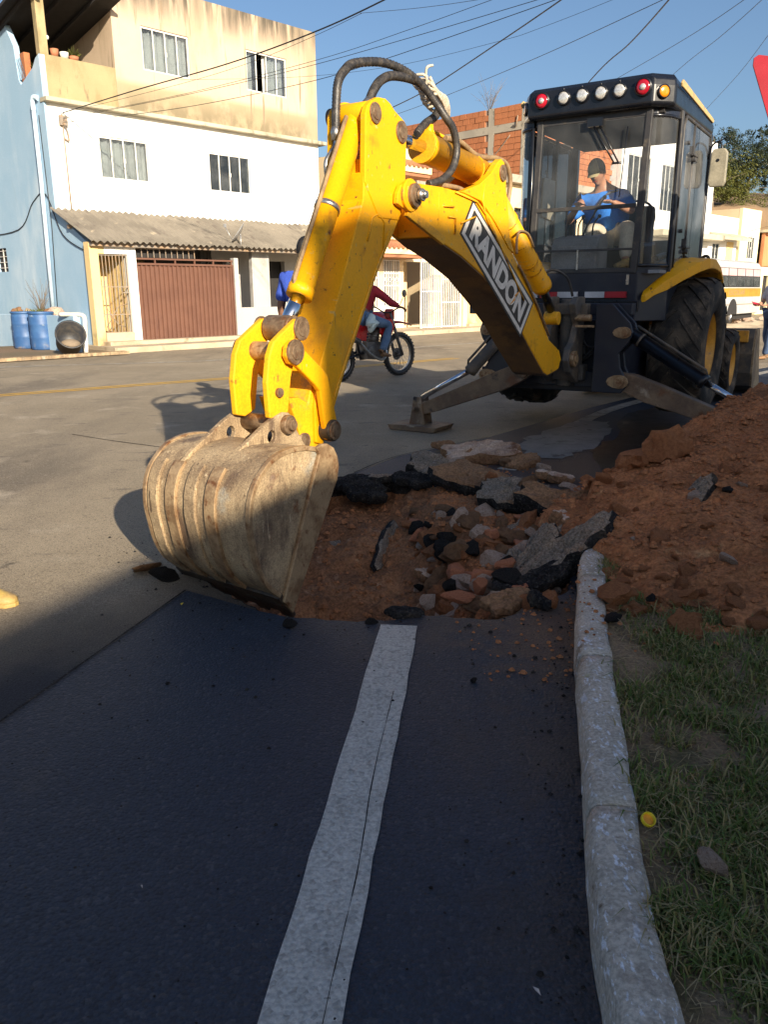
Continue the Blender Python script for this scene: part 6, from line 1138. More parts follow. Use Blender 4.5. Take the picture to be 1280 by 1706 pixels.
# ---- hill and trees beyond
def hill(i, j):
    a_ = -30+i*190; b_ = 9+j*75; z = -1+20*sm((b_-8)/60)*(.6+.4*sm((a_-5)/70))+1.2*fb(a_*.2, b_*.2, .35); return st(a_, b_, z)
tag(MB().grid(70, 36, hill).build('hill', M['earth'], weld=False), kind='structure')
mb = MB()
for k in range(5000):
    a_ = R(4, 16); b_ = R(14, 34); p = hill((a_+30)/190, (b_-9)/75); h = R(.3, 1.0); an = R(0, 6.28); d = V((cos(an)*.3, sin(an)*.3, 1))*h; n = V((-sin(an), cos(an), 0))*.03; mb.add([p-n, p+n, p+d], [(0, 1, 2)])
tag(mb.build('hill_grass', M['straw'], weld=False), 'tall dry straw coloured grass on the hill behind the houses', 'dry grass', kind='stuff')
def tree(p, h, cr, label, m='leaf', nb=9, seed=1, dens=2600, ls=.26, name='tree', flatz=.75, lowc=.35):
    rnd = random.Random(seed); t = thing(name, p, label, 'tree'); mb = MB(); tips = []
    tr = [V((0, 0, -2)), V((rnd.uniform(-.2, .2), rnd.uniform(-.2, .2), h*.3)), V((rnd.uniform(-.5, .5), rnd.uniform(-.5, .5), h*.62)), V((rnd.uniform(-.6, .6), rnd.uniform(-.6, .6), h*.95))]
    mb.tube(spline(tr, 4), [lerp(.035*h, .008*h, i/12) for i in range(13)], 8)
    for k in range(nb):
        s = lerp(lowc, .95, k/nb); q = tr[1].lerp(tr[2], s) if s < .6 else tr[2].lerp(tr[3], (s-.6)/.4); q = V((q.x, q.y, h*s)); an = k*2.4+rnd.uniform(-.4, .4); l = cr*rnd.uniform(.55, 1.0)*(1.15-.65*abs(s-.6)); e = q+V((cos(an)*l, sin(an)*l, l*rnd.uniform(.15, .6))); mid = q.lerp(e, .5)+V((0, 0, l*.1)); mb.tube([q, mid, e], [.012*h, .008*h, .003*h], 6); tips += [(e, l), (mid, l*.8)]
    mb.build('trunk', M['bark'], t); tips.append((tr[3], cr*.6)); mb = MB()
    cl = []
    for e, l in tips:
        for k in range(5): cl.append((e+V((rnd.gauss(0, .35), rnd.gauss(0, .35), rnd.gauss(0, .28)))*l*.9, l*rnd.uniform(.18, .42)))
    for k in range(dens):
        c, r = cl[rnd.randrange(len(cl))]; d = V((rnd.gauss(0, 1), rnd.gauss(0, 1), rnd.gauss(0, 1))).normalized(); q = c+V((d.x, d.y, d.z*flatz))*r*rnd.uniform(.5, 1); s = ls*rnd.uniform(.5, 1.2); a1 = (d+V((rnd.gauss(0, .6), rnd.gauss(0, .6), rnd.gauss(0, .6)))).normalized(); n = a1.orthogonal().normalized()*s*.42; f = a1.cross(n).normalized()*s
        mb.add([q-f*.5, q+n*.5, q+f*.5, q-n*.5], [(0, 1, 2, 3)])
    mb.build('crown', M[m], t, weld=False); return t
def rp(u, v, zc): return V((0, 0, CAMH))+ray(u, v)*zc
for (u, v, zc, h, cr, lb, m, sd, dn, ls) in ((1186, 332, 58, 4.3, 1.9, 'tall open crowned tree just behind the cab roof', 'leaf', 3, 5200, .17), (1246, 326, 60, 3.5, 2.2, 'broad dark tree with pale trunks right of the wing mirror', 'leaf', 5, 10000, .17), (1290, 330, 57, 2.9, 1.8, 'dark tree cut by the right edge of the picture', 'leaf', 7, 6000, .17), (1218, 345, 62, 3.2, 1.7, 'dark round tree low behind the wing mirror', 'leaf', 9, 6500, .17), (1208, 362, 52, 2.2, 2.2, 'yellow green bush on the bank under the trees', 'leafpale', 12, 7000, .16), (1190, 352, 50, 2.4, 1.6, 'yellow green bush close beside the cab door', 'leafpale', 13, 5000, .16), (1330, 335, 60, 6.5, 3.0, 'tree beyond the right edge of the picture', 'leaf', 17, 2600, .4)):
    tree(rp(u, v, zc), h, cr, lb, m, 11, sd, dn, ls, 'bush' if m == 'leafpale' else 'tree', lowc=.25)
def bank(i, j): q = rp(lerp(1120, 1420, i), 352-6*sin(i*5), 49); e = rp(lerp(1120, 1420, i), 318, 66); b0 = V((q.x, q.y, 0)); return [b0, q, e][0].lerp(q, min(1, j*2)) if j <= .5 else q.lerp(e, j*2-1)
tag(MB().grid(30, 12, lambda i, j: bank(i, j)+V((0, 0, .25*fb(i*9, j*4, 1))) if j > .1 else bank(i, j)).build('bank', M['earth'], weld=False), kind='structure')

# ---- houses behind the viewpoint whose shade falls on the trench
hb = thing('roadside_house', V((5.72, -8.70, 0)), 'two storey house on the near side of the road behind the viewpoint, shading the trench', 'house', pi/2-radians(33))
def hx(v): return V((v.x, -v.y, v.z))
wn = [(1.2, 2.4, 1.0, 2.2), (4.4, 5.8, 1.0, 2.2), (1.2, 2.4, 4.2, 5.4), (4.4, 5.8, 4.2, 5.4)]
mb = MB(); cells(mb, 0, 8.6, 0, 7.0, wn, lambda x, d, z: V((x, -d, z)), .2); mb.box((0, -7, 0), (.15, -.01, 6.99)); mb.box((8.45, -7, 0), (8.6, -.01, 6.99)); mb.box((0, -7.1, 0), (8.6, -7, 7)); mb.box((0.01, -7, 6.85), (8.59, -.02, 6.98)); mb.build('wall', M['whitewall'], hb)
mb = MB(); [mb.box((a_, -.25, e), (c, -.2, g_)) for a_, c, e, g_ in wn]; mb.build('window', M['pane'], hb)
lb2 = thing('roadside_shed', V((.70, -15.7, 0)), 'long low building on the near side of the road behind the viewpoint', 'shed', pi/2-radians(20)); mb = MB(); mb.box((0, -2.1, 0), (10.4, 0, 4.38)); mb.build('wall', M['h2'], lb2); mb = MB(); mb.box((-.1, -2.2, 4.38), (10.4, .0, 4.5)); mb.build('roof', M['fibro'], lb2)

# ================================================================ BUS, MOTORCYCLE, SIGN, CABLES
W_ = at(1217, 543); bus = thing('school_bus', W_, 'white minibus with a yellow band lettered along its side, parked down the street', 'bus', atan2(.777, .629))
mb = MB(); sec = [(0, .42), (-.02, .9), (0, 1.5), (.05, 2.2), (.16, 2.38), (.45, 2.46), (1.65, 2.46), (1.94, 2.38), (2.05, 2.2), (2.1, 1.5), (2.1, .42)]
mb.prism(sec, -4.3, 3.7, lambda y, z, x: V((x, y, z))); bb = mb.build('bus_body', M['bodywhite'], bus, .03)
boxpart('yellow_band', bus, M['busyellow'], (-4.28, -.028, 1.08), (3.68, -.012, 1.40)); boxpart('belt_line', bus, M['greyiron'], (-4.28, -.026, .78), (3.68, -.01, .81))
lettering('ESCOLAR', lambda x, y: V((-.62+2.0*x, -.030, 1.15+.18*y)), M['greyiron'], bus, .0)
wf = MB(); wf.prism([(-.012, 1.44), (.028, 2.14), (.04, 2.14), (.0, 1.44)], -4.1, 3.55, lambda y, z, x: V((x, y, z))); wfo = wf.build('window_band', M['dark'], bus)
for k in range(7):
    x0 = -4.02+k*1.08; mb = MB(); mb.prism([(-.018, 1.47), (.006, 1.83), (.002, 1.83), (-.022, 1.47)], x0+.03, x0+1.02, lambda y, z, x: V((x, y, z))); mb.build('pane', M['pane'], wfo); mb = MB(); mb.prism([(.004, 1.86), (.022, 2.12), (.016, 2.12), (-.002, 1.86)], x0+.03, x0+1.02, lambda y, z, x: V((x, y, z))); mb.build('curtain', M['buscurtain'], wfo)
def roadwheel(parent, p, r, wd, ax=V((0, 1, 0)), name='wheel'):
    mb = MB(); mb.lathe([(r*.55, -wd/2), (r*.9, -wd/2), (r, -wd*.3), (r, wd*.3), (r*.9, wd/2), (r*.55, wd/2)], p, ax, 28); w = mb.build(name, M['tyre'], parent); mb = MB(); mb.lathe([(r*.58, -wd*.42), (r*.5, -wd*.2), (r*.2, -wd*.3), (0, -wd*.3)], p, ax, 24); mb.build('rim', M['zinc'], w)
for x in (0, -3.1): roadwheel(bus, V((x, .16, .43)), .43, .26); MB().prism([(x+.58*cos(t), .43+.58*sin(t)) for t in [i*pi/14 for i in range(15)]], -.034, -.02, lambda a, z, y: V((a, y, z))).build('wheel_arch', M['dark'], bus)
boxpart('bumper', bus, M['greyiron'], (3.7, .1, .4), (3.8, 2.0, .65), .02); boxpart('underbody', bus, M['dark'], (-4.2, .2, .22), (3.6, 1.9, .45))
dbr = thing('rubble_strip', at(1245, 545), 'pale strip of sand and rubbish along the kerb beyond the bus', 'rubbish', kind=None)
for k in range(14): s = R(.1, .35); rock('rubbish_lump', 'rock', st(R(24, 32), R(-6.5, -4.4), .05), (s*1.4, s, s*.5), 'lump of sand or rubbish on the pale verge near the bus wheel', 'rubbish', 'rubbish lumps near the bus')
mb = MB(); mb.grid(24, 8, lambda i, j: V((lerp(-2, 3.2, i), lerp(-.5, .8, j), .16*sin(pi*i)*sin(pi*j)*(1+fb(i*7, j*4, 1))))); mb.build('sand', M['pave'], dbr)

mo = thing('motorcycle', V((-.216, 12.98, 0)), 'red trail motorcycle with a high front mudguard riding along the road', 'motorcycle', radians(45))
def mwheel(name, x, r, w):
    mb = MB(); mb.lathe([(r-.065, -w*.35), (r-.05, -w*.5), (r-.012, -w*.42), (r, 0), (r-.012, w*.42), (r-.05, w*.5), (r-.065, w*.35)], (x, 0, r), (0, 1, 0), 40)
    for k in range(36): a = 2*pi*k/36; mb.box((-.012, -w*.4, r-.006), (.012, w*.4, r+.006), Matrix.Translation((x, 0, r)) @ Matrix.Rotation(a, 4, 'Y'))
    t = mb.build('tyre', M['rubber'], mo); mb = MB(); mb.lathe([(r-.07, -.018), (r-.085, -.022), (r-.085, .022), (r-.07, .018)], (x, 0, r), (0, 1, 0), 40, closed=True); mb.build('rim', M['zinc'], t); mb = MB()
    for k in range(24): a = 2*pi*k/24; s = .03*(1 if k % 2 else -1); mb.tube([(x+.03*cos(a+.4), s, r+.03*sin(a+.4)), (x+(r-.08)*cos(a), 0, r+(r-.08)*sin(a))], .0025, 4)
    mb.build('spokes', M['zinc'], t); mb = MB(); mb.cyl((x, -.06, r), (x, .06, r), .04); mb.cyl((x, .045, r), (x, .052, r), .10, n=24); mb.build('hub', M['engine'], t)
mwheel('front', .68, .35, .085); mwheel('rear', -.68, .325, .11)
mb = MB()
for y in (-.09, .09): mb.cyl((.67, y, .34), (.49, y*.9, .78), .027, n=10); mb.cyl((.56, y, .6), (.40, y*.9, 1.02), .022, n=10)
mb.build('fork', M['engine'], mo); mb = MB(); mb.tube(spline([(.36, .38, 1.10), (.40, .26, 1.10), (.40, .08, 1.03), (.40, -.08, 1.03), (.40, -.26, 1.10), (.36, -.38, 1.10)], 4), .012, 8); mb.build('handlebar', M['black'], mo)
for sy in (1, -1): mb = MB(); mb.tube([(.39, sy*.28, 1.11), (.42, sy*.34, 1.26)], .007, 6); mb.ball((.425, sy*.36, 1.32), (.015, .05, .06), 10, 8); mb.build('mirror', M['mirror'], mo)
def loft(name, secs, m, parent, bevel=0):
    mb = MB(); n = len(secs[0]); mb.add([p for s in secs for p in s], [(i*n+k, i*n+(k+1) % n, (i+1)*n+(k+1) % n, (i+1)*n+k) for i in range(len(secs)-1) for k in range(n)]+[tuple(range(n))[::-1], tuple((len(secs)-1)*n+k for k in range(n))], True); return mb.build(name, m, parent, bevel)
def ringx(x, z, hw, hh, n=10): return [V((x, hw*cos(2*pi*k/n), z+hh*sin(2*pi*k/n))) for k in range(n)]
loft('front_mudguard', [ringx(.98, .80, .02, .008), ringx(.85, .84, .07, .012), ringx(.68, .865, .085, .02), ringx(.50, .87, .08, .03), ringx(.42, .88, .06, .03)], M['red'], mo)
loft('fuel_tank', [ringx(.34, .90, .06, .06), ringx(.24, .93, .13, .12), ringx(.08, .92, .14, .13), ringx(-.10, .88, .09, .06)], M['red'], mo)
for sy in (1, -1): MB().prism([(.42, .80), (.36, .93), (.12, .92), (.10, .72), (.24, .58), (.30, .60)], sy*.11, sy*.16, lambda x, z, y: V((x, y, z))).build('radiator_shroud', M['red'], mo, .01); MB().prism([(-.20, .60), (-.15, .84), (-.42, .86), (-.50, .72), (-.38, .62)], sy*.10, sy*.14, lambda x, z, y: V((x, y, z))).build('side_cover', M['red'], mo, .01)
loft('saddle', [ringx(.06, .90, .07, .04), ringx(-.15, .88, .11, .05), ringx(-.5, .91, .11, .05), ringx(-.7, .94, .08, .04)], M['seat'], mo)
loft('rear_mudguard', [ringx(-.55, .86, .09, .03), ringx(-.8, .87, .08, .025), ringx(-1.0, .82, .06, .02)], M['red'], mo)
mb = MB(); mb.box((.42, -.09, .90), (.50, .09, 1.08)); mb.build('headlight', M['red'], mo, .03)
mb = MB(); mb.box((-.18, -.13, .32), (.18, .13, .58)); mb.cyl((.06, 0, .5), (.14, 0, .80), .085, n=14); mb.cyl((-.05, -.17, .42), (-.05, .17, .42), .11, n=16)
for k in range(5): mb.cyl((.07+k*.013, 0, .56+k*.045), (.072+k*.013, 0, .575+k*.045), .11, n=14)
mb.build('engine', M['engine'], mo); mb = MB(); mb.tube([(.38, 0, .95), (.26, 0, .55), (.20, 0, .34), (-.2, 0, .32), (-.28, 0, .6), (-.1, 0, .86), (.36, 0, .92)], .022, 8)
for y in (-.08, .08): mb.tube([(-.22, y, .42), (-.68, y*1.2, .325)], .022, 8); mb.tube([(-.28, y, .6), (-.75, y, .86)], .013, 6)
mb.build('frame', M['black'], mo); mb = MB(); mb.tube(spline([(.16, -.06, .56), (.26, -.12, .42), (.12, -.17, .30), (-.15, -.18, .40), (-.4, -.17, .62)], 5), .022, 8); mb.tube([(-.38, -.17, .6), (-.78, -.18, .76)], [.045, .05], 12); mb.build('exhaust', M['zinc'], mo)
mb = MB(); mb.ball((-.20, -.27, .88), (.10, .08, .12), 26, 18); [v.__iadd__(V((.05*noise.noise(v*11), .05*noise.noise(v*11+V((3, 0, 0))), .07*noise.noise(v*9)))) for v in mb.v]; tag(mb.build('carrier_bag', M['bag'], None), 'pale plastic bag hanging beside the motorcycle rider', 'bag'); o_ = bpy.data.objects['carrier_bag']; o_.location = mo.location; o_.rotation_euler = mo.rotation_euler

sg = thing('yield_sign', V((2.98, 6.05, 0)), 'red triangular traffic sign cut by the upper right edge', 'traffic sign', radians(20)); Lc = (-.55, 2.80)
def trir(k, r): 
    pts = [(-.56, 2.815), (.56, 2.815), (0, 1.845)]; c = (0, 2.49); out = []
    for i, p in enumerate(pts):
        p = (c[0]+(p[0]-c[0])*k, c[1]+(p[1]-c[1])*k)
        for q in (-1, 0, 1): a = atan2(p[1]-c[1], p[0]-c[0])+q*.06*-1*-1; l = sqrt((p[0]-c[0])**2+(p[1]-c[1])**2)-(.0 if q == 0 else .02)*1; out.append((c[0]+l*cos(a), c[1]+l*sin(a)))
    out.sort(key=lambda p: atan2(p[1]-c[1], p[0]-c[0])); return out
MB().prism(trir(1, .03), -.012, -.008, lambda x, z, y: V((x, y, z))).build('sign_face', M['signred'], sg); MB().prism(trir(.52, .03), -.0135, -.0115, lambda x, z, y: V((x, y, z))).build('sign_centre', M['signwhite'], sg); MB().prism(trir(.995, .03), -.008, -.004, lambda x, z, y: V((x, y, z))).build('sign_back', M['galv'], sg); MB().cyl((0, .03, 0), (0, .03, 2.8), .03).build('post', M['galv'], sg)

def wire(pts, r, label): 
    mb = MB(); mb.tube(spline([rp(*p) for p in pts], 8), r, 5); tag(mb.build('overhead_cable', M['wire'], None, weld=False), label, 'cable')
wire([(104, 188, 19.3), (230, 149, 17.6), (380, 106, 15.7), (520, 55, 14), (640, 0, 12.6), (800, -85, 11)], .013, 'thick twisted cable running from the corner of the white wall up past the peach wall')
wire([(116, 186, 19.3), (300, 140, 16.8), (420, 103, 15.3), (526, 59, 14), (603, 22, 13)], 0.0040, 'thin wire hanging just under the thick twisted cable')
wire([(600, 22, 15), (700, 13, 14), (794, 0, 13), (900, -18, 12)], 0.0040, 'short thin wire crossing the top of the sky left of the middle')
wire([(105, 196, 19.2), (300, 158, 17), (528, 100, 14.6), (680, 50, 13.2), (819, 0, 12), (940, -45, 11)], 0.0046, 'second wire from the left, crossing the right peach window')
wire([(105, 198, 19.2), (300, 160, 17), (500, 114, 15), (700, 58, 13.2), (895, 0, 11.6), (1020, -38, 10.8)], 0.0052, 'third wire from the left, passing under the right peach window')
wire([(105, 204, 19.2), (300, 180, 17), (500, 140, 15), (637, 100, 13.8), (900, 9, 11.6), (1010, -32, 10.8)], 0.0058, 'wire reaching the top of the hoses from the left')
wire([(300, 133, 18), (500, 128, 17), (662, 109, 15.6), (831, 69, 14), (900, 47, 13.4), (1020, 0, 12.4), (1120, -45, 11.5)], 0.0034, 'faint flat wire crossing behind the top of the hose loop')
wire([(560, 222, 25), (656, 178, 22), (719, 145, 20), (837, 67, 16.5), (935, 0, 14), (1010, -55, 12.5)], .013, 'thick cable rising steeply right of the rope lashing')
wire([(600, 210, 26), (662, 190, 24), (737, 162, 21.5), (900, 94, 17), (1100, 2, 13), (1180, -36, 12)], 0.0063, 'long wire above the brick wall towards the top right')
wire([(880, 262, 34), (985, 133, 24), (1050, 72, 20), (1115, 0, 16), (1160, -58, 14)], .016, 'thickest cable going down behind the cab roof lights')
wire([(900, 205, 32), (1037, 126, 24), (1150, 60, 19), (1240, 0, 16), (1300, -45, 14)], 0.0069, 'wire meeting the cab roof above its right red light')
wire([(980, 258, 34), (1118, 128, 24), (1200, 62, 19), (1270, 0, 16), (1310, -40, 14)], 0.0069, 'wire meeting the rounded right corner of the cab roof')
wire([(1120, 245, 34), (1170, 190, 28), (1230, 125, 22), (1280, 60, 18), (1320, 5, 15)], 0.0063, 'wire at the far right passing left of the red sign')
wire([(1188, 405, 50), (1240, 388, 44), (1300, 372, 38)], 0.0069, 'sagging wire in front of the lemon tower house')

# ================================================================ PEOPLE
def skinmesh(name, verts, edges, m, parent, sub=2, vox=0):
    me = bpy.data.meshes.new(name); me.from_pydata([tuple(v[0]) for v in verts], edges, []); o = bpy.data.objects.new(name, me); COL.objects.link(o); md = o.modifiers.new('skin', 'SKIN'); md.use_smooth_shade = True
    for i, v in enumerate(verts):
        r = v[1]; r = (r, r) if not isinstance(r, tuple) else r; me.skin_vertices[0].data[i].radius = r; me.skin_vertices[0].data[i].use_root = (i == 0)
    s = o.modifiers.new('sub', 'SUBSURF'); s.levels = sub; s.render_levels = sub
    dg = bpy.context.evaluated_depsgraph_get(); nm = bpy.data.meshes.new_from_object(o.evaluated_get(dg)); bpy.data.objects.remove(o); nm.name = name; nm.materials.clear(); nm.materials.append(m)
    for p in nm.polygons: p.use_smooth = True
    return nm
def headmesh(mb, c, f, up, s=1.):
    f = f.normalized(); rt = f.cross(up).normalized(); up = rt.cross(f).normalized()
    def pt(i, j):
        a = 2*pi*i; b = pi*j; x, y, z = sin(b)*sin(a), sin(b)*cos(a), cos(b); X, Y, Z = x*.074, y*.094, z*.120
        if z < -.1: X *= 1-.30*(-z-.1); Y *= 1-.10*(-z-.1)
        if y > 0:
            g = max(0, 1-(x/.22)**2)*max(0, 1-((z+.08)/.26)**2); Y += .026*g*y
            for sx in (-1, 1): e = max(0, 1-((x-sx*.38)/.26)**2)*max(0, 1-((z-.08)/.16)**2); Y -= .012*e*y
            Y += .010*max(0, 1-(x/.4)**2)*max(0, 1-((z+.82)/.2)**2)
        return c+(rt*X+f*Y+up*Z)*s
    mb.grid(28, 22, pt)
    for sx in (-1, 1): mb.ball(c+(rt*sx*.076-f*.005-up*.008)*s, (.012*s, .02*s, .03*s), 8, 6, Matrix((rt, f, up)).transposed())
    return rt, f, up
def finger(mb, base, d, curl, n, l, r):
    p = base; pts = [base-d*.02, base]; q = d.normalized()
    for k in range(3): q = (q+curl*.38).normalized(); p = p+q*l*(.42, .33, .25)[k]; pts.append(p)
    mb.tube(pts, [r*1.05, r, r*.95, r*.85, r*.6], 7)
def hand(mb, wr, d, palm, side, curlk=1.):
    """wr wrist, d towards the fingers, palm normal out of the palm, side towards the thumb"""
    d = d.normalized(); palm = (palm-d*palm.dot(d)).normalized(); side = (side-d*side.dot(d)-palm*side.dot(palm)).normalized()
    M_ = Matrix((side, d, palm)).transposed(); mb.ball(wr+d*.045, (.041, .055, .018), 10, 8, M_)
    for k, (o, l) in enumerate(((.028, .072), (.010, .080), (-.009, .074), (-.027, .058))): finger(mb, wr+d*.088+side*o, d, palm*curlk, side, l, .0088)
    finger(mb, wr+d*.035+side*.036, (d*.5+side*.85), palm*.6*curlk+d*.3, side, .062, .0098)
def person(label, J, skin, f_head, shirt=None, sleeve='short', trousers=None, shoe='shoe', hair=True, cap=None, hands=None, build=1., up_head=V((0, 0, 1)), longsleeve=None, belly=0):
    base = (J['footL']+J['footR'])/2 if 'footL' in J else J['pelvis']; base = V((base.x, base.y, min(J['footL'].z, J['footR'].z)-.03))
    p = thing('person', base, label, 'person'); T = lambda q: V(q)-base; b = build
    g = {k: T(v) for k, v in J.items()}; wst = g['pelvis'].lerp(g['chest'], .42)
    Vt = [(g['pelvis'], (.135*b, .105*b)), (wst, (.125*b, .10*b)), (g['chest'], (.14*b, .105*b)), (g['neck'], .055), (g['head'], .058)]; E = [(0, 1), (1, 2), (2, 3), (3, 4)]
    for s in 'LR':
        i = len(Vt); Vt += [(g['sh'+s], .062*b), (g['sh'+s].lerp(g['el'+s], .4), .050*b), (g['el'+s], .040), (g['el'+s].lerp(g['wr'+s], .35), .041), (g['wr'+s], .027)]; E += [(2, i), (i, i+1), (i+1, i+2), (i+2, i+3), (i+3, i+4)]
        i = len(Vt); Vt += [(g['hip'+s], .098*b), (g['hip'+s].lerp(g['kn'+s], .5), .080*b), (g['kn'+s], .058), (g['kn'+s].lerp(g['foot'+s], .35), .056), (g['foot'+s]+V((0, 0, .07)), .038)]; E += [(0, i), (i, i+1), (i+1, i+2), (i+2, i+3), (i+3, i+4)]
    bm_ = skinmesh('body', Vt, E, skin, None); mb = MB(); mb.add([v.co for v in bm_.vertices], [tuple(q.vertices) for q in bm_.polygons], True); bpy.data.meshes.remove(bm_)
    rt, f, up = headmesh(mb, g['head'], f_head, up_head)
    for s in 'LR':
        d = (g['wr'+s]-g['el'+s]); hd = (hands or {}).get(s); hand(mb, g['wr'+s], *(hd if hd else (d, -f if abs(d.normalized().dot(f)) < .8 else V((0, 0, -1)), f)))
    bo_ = mb.build('body', skin, p, weld=False); rm = bo_.modifiers.new('fuse', 'REMESH'); rm.mode = 'VOXEL'; rm.voxel_size = .0085; rm.use_smooth_shade = True
    hc = g['head']
    for sx in (-1, 1):
        mb = MB(); mb.ball(hc+rt*sx*.030+f*.078+up*.010, .011, 8, 6); mb.build('eye', M['tapewhite'], bo_); mb = MB(); mb.tube([hc+rt*sx*.014+f*.093+up*.030, hc+rt*sx*.045+f*.082+up*.032], .005, 5); mb.build('eyebrow', M['hair'], bo_)
    mb = MB(); mb.tube([hc-rt*.022+f*.088-up*.062, hc+f*.095-up*.064, hc+rt*.022+f*.088-up*.062], .0045, 5); mb.build('mouth', M['redcloth'], bo_)
    def cloth(name, m, Vt, E, hem=()):
        me = skinmesh(name, Vt, E, m, None)
        for v in me.vertices: v.co += v.co.normalized()*0+V((noise.noise(v.co*9), noise.noise(v.co*9+V((5, 0, 0))), noise.noise(v.co*9+V((0, 5, 0)))))*.008
        return link(name, me, p)
    if shirt:
        Vs = [(g['pelvis']+(g['chest']-g['pelvis'])*.02, (.162*b+belly*.6, .135*b+belly)), (wst, (.152*b+belly, .130*b+belly)), (g['chest'], (.165*b, .132*b)), (g['chest'].lerp(g['neck'], .62), (.085*b, .075*b))]; Es = [(0, 1), (1, 2), (2, 3)]
        for s in 'LR':
            i = len(Vs); ful = (longsleeve or sleeve == 'long'); Vs += [(g['sh'+s], .082*b), (g['sh'+s].lerp(g['el'+s], .45), .070*b), (g['sh'+s].lerp(g['el'+s], .82), .066*b)]; Es += [(2, i), (i, i+1), (i+1, i+2)]
            if sleeve == 'long': Vs += [(g['el'+s], .060), (g['el'+s].lerp(g['wr'+s], .5), .052), (g['el'+s].lerp(g['wr'+s], .94), .042)]; Es += [(i+2, i+3), (i+3, i+4), (i+4, i+5)]
        cloth('shirt', shirt, Vs, Es)
    if trousers:
        Vs = [(g['pelvis'], (.152*b, .125*b))]; Es = []
        for s in 'LR': i = len(Vs); Vs += [(g['hip'+s], .114*b), (g['hip'+s].lerp(g['kn'+s], .5), .096*b), (g['kn'+s], .076*b), (g['kn'+s].lerp(g['foot'+s], .5), .070), (g['kn'+s].lerp(g['foot'+s]+V((0, 0, .06)), .97), .064)]; Es += [(0, i), (i, i+1), (i+1, i+2), (i+2, i+3), (i+3, i+4)]
        cloth('trousers', trousers, Vs, Es)
    for s in ('LR' if shoe else ''):
        t_ = (g['toe'+s]-g['foot'+s]).normalized(); a = g['foot'+s]
        link('shoe', skinmesh('shoe', [(a-t_*.05+V((0, 0, .035)), (.040, .042)), (a+t_*.06+V((0, 0, .03)), (.045, .038)), (a+t_*.16+V((0, 0, .02)), (.044, .026)), (a+t_*.20+V((0, 0, .018)), (.03, .018)), (a+V((0, 0, .10)), .048)], [(0, 1), (1, 2), (2, 3), (0, 4)], M[shoe], None), p)
    if hair:
        mb = MB(); mb.grid(24, 14, lambda i, j: hc+(rt*sin(pi*j*.58)*sin(2*pi*i)*.080+f*(sin(pi*j*.58)*cos(2*pi*i)*.098-.010-.012*(cos(2*pi*i) > .3)*j)+up*(cos(pi*j*.58)*.126+.002+(.05*j if cos(2*pi*i) > .35 else 0)))); mb.build('hair', M['hair'], p)
    if cap:
        for nm, m, k0, k1 in (('cap_back', M['capdark'], .12, .88), ('cap_front', cap, -.12, .12)):
            mb = MB(); mb.grid(18, 8, lambda i, j: hc+rt*sin(pi*.5*j)*sin(2*pi*lerp(k0, k1, i))*.086+f*(sin(pi*.5*j)*cos(2*pi*lerp(k0, k1, i))*.106)+up*(.022+cos(pi*.5*j)*.115)); mb.build(nm, m, p)
        mb = MB(); mb.grid(10, 5, lambda i, j: hc+rt*lerp(-.07, .07, i)*(1-.25*j)+f*(.085+.085*j-.12*(i-.5)**2*1.2)+up*(.028-.03*j-.03*(i-.5)**2)); mb.build('cap_brim', cap, p)
    return p
# driver, sitting backwards at the levers
J = {k: tw(*v) for k, v in dict(pelvis=(-.03, .04, 1.76), chest=(-.11, -.06, 2.08), neck=(-.125, -.12, 2.235), head=(-.15, -.23, 2.345), shL=(.09, -.06, 2.11), elL=(.24, -.27, 1.96), wrL=(.105, -.50, 2.035), shR=(-.32, -.10, 2.09), elR=(-.42, -.27, 1.88), wrR=(-.22, -.52, 2.02), hipL=(.08, .0, 1.74), knL=(.25, -.42, 1.80), footL=(.27, -.52, 1.42), toeL=(.25, -.68, 1.42), hipR=(-.14, .0, 1.74), knR=(-.10, -.42, 1.79), footR=(-.08, -.42, 1.42), toeR=(-.1, -.50, 1.42)).items()}
tdir = lambda x, y, z: (tw(x, y, z)-tw(0, 0, 0))
drv = person('driver in blue t-shirt, khaki trousers and two tone cap working the cab levers', J, M['skin'], tdir(-.06, -.92, -.36), M['shirtblue'], 'short', M['khaki'], 'boot', True, M['captan'], {'L': (tdir(-.8, -.5, .05), tdir(0, -.2, -1), tdir(-.4, -.8, 0)), 'R': (tdir(.2, -.9, .1), tdir(0, -.1, -1), tdir(.9, .2, 0))}, 1.10, tdir(-.1, -.3, 1), belly=.045)
mb = MB(); P3 = [J['shL']+V((0, 0, .07)), J['chest']+tdir(.07, -.150, .06), J['chest']+tdir(-.04, -.165, -.10), J['pelvis']+tdir(-.17, -.10, .12)]; base = drv.location; mb.tube(spline([q-base for q in P3], 5), .010, 6); mb.build('shoulder_strap', M['strap'], drv)
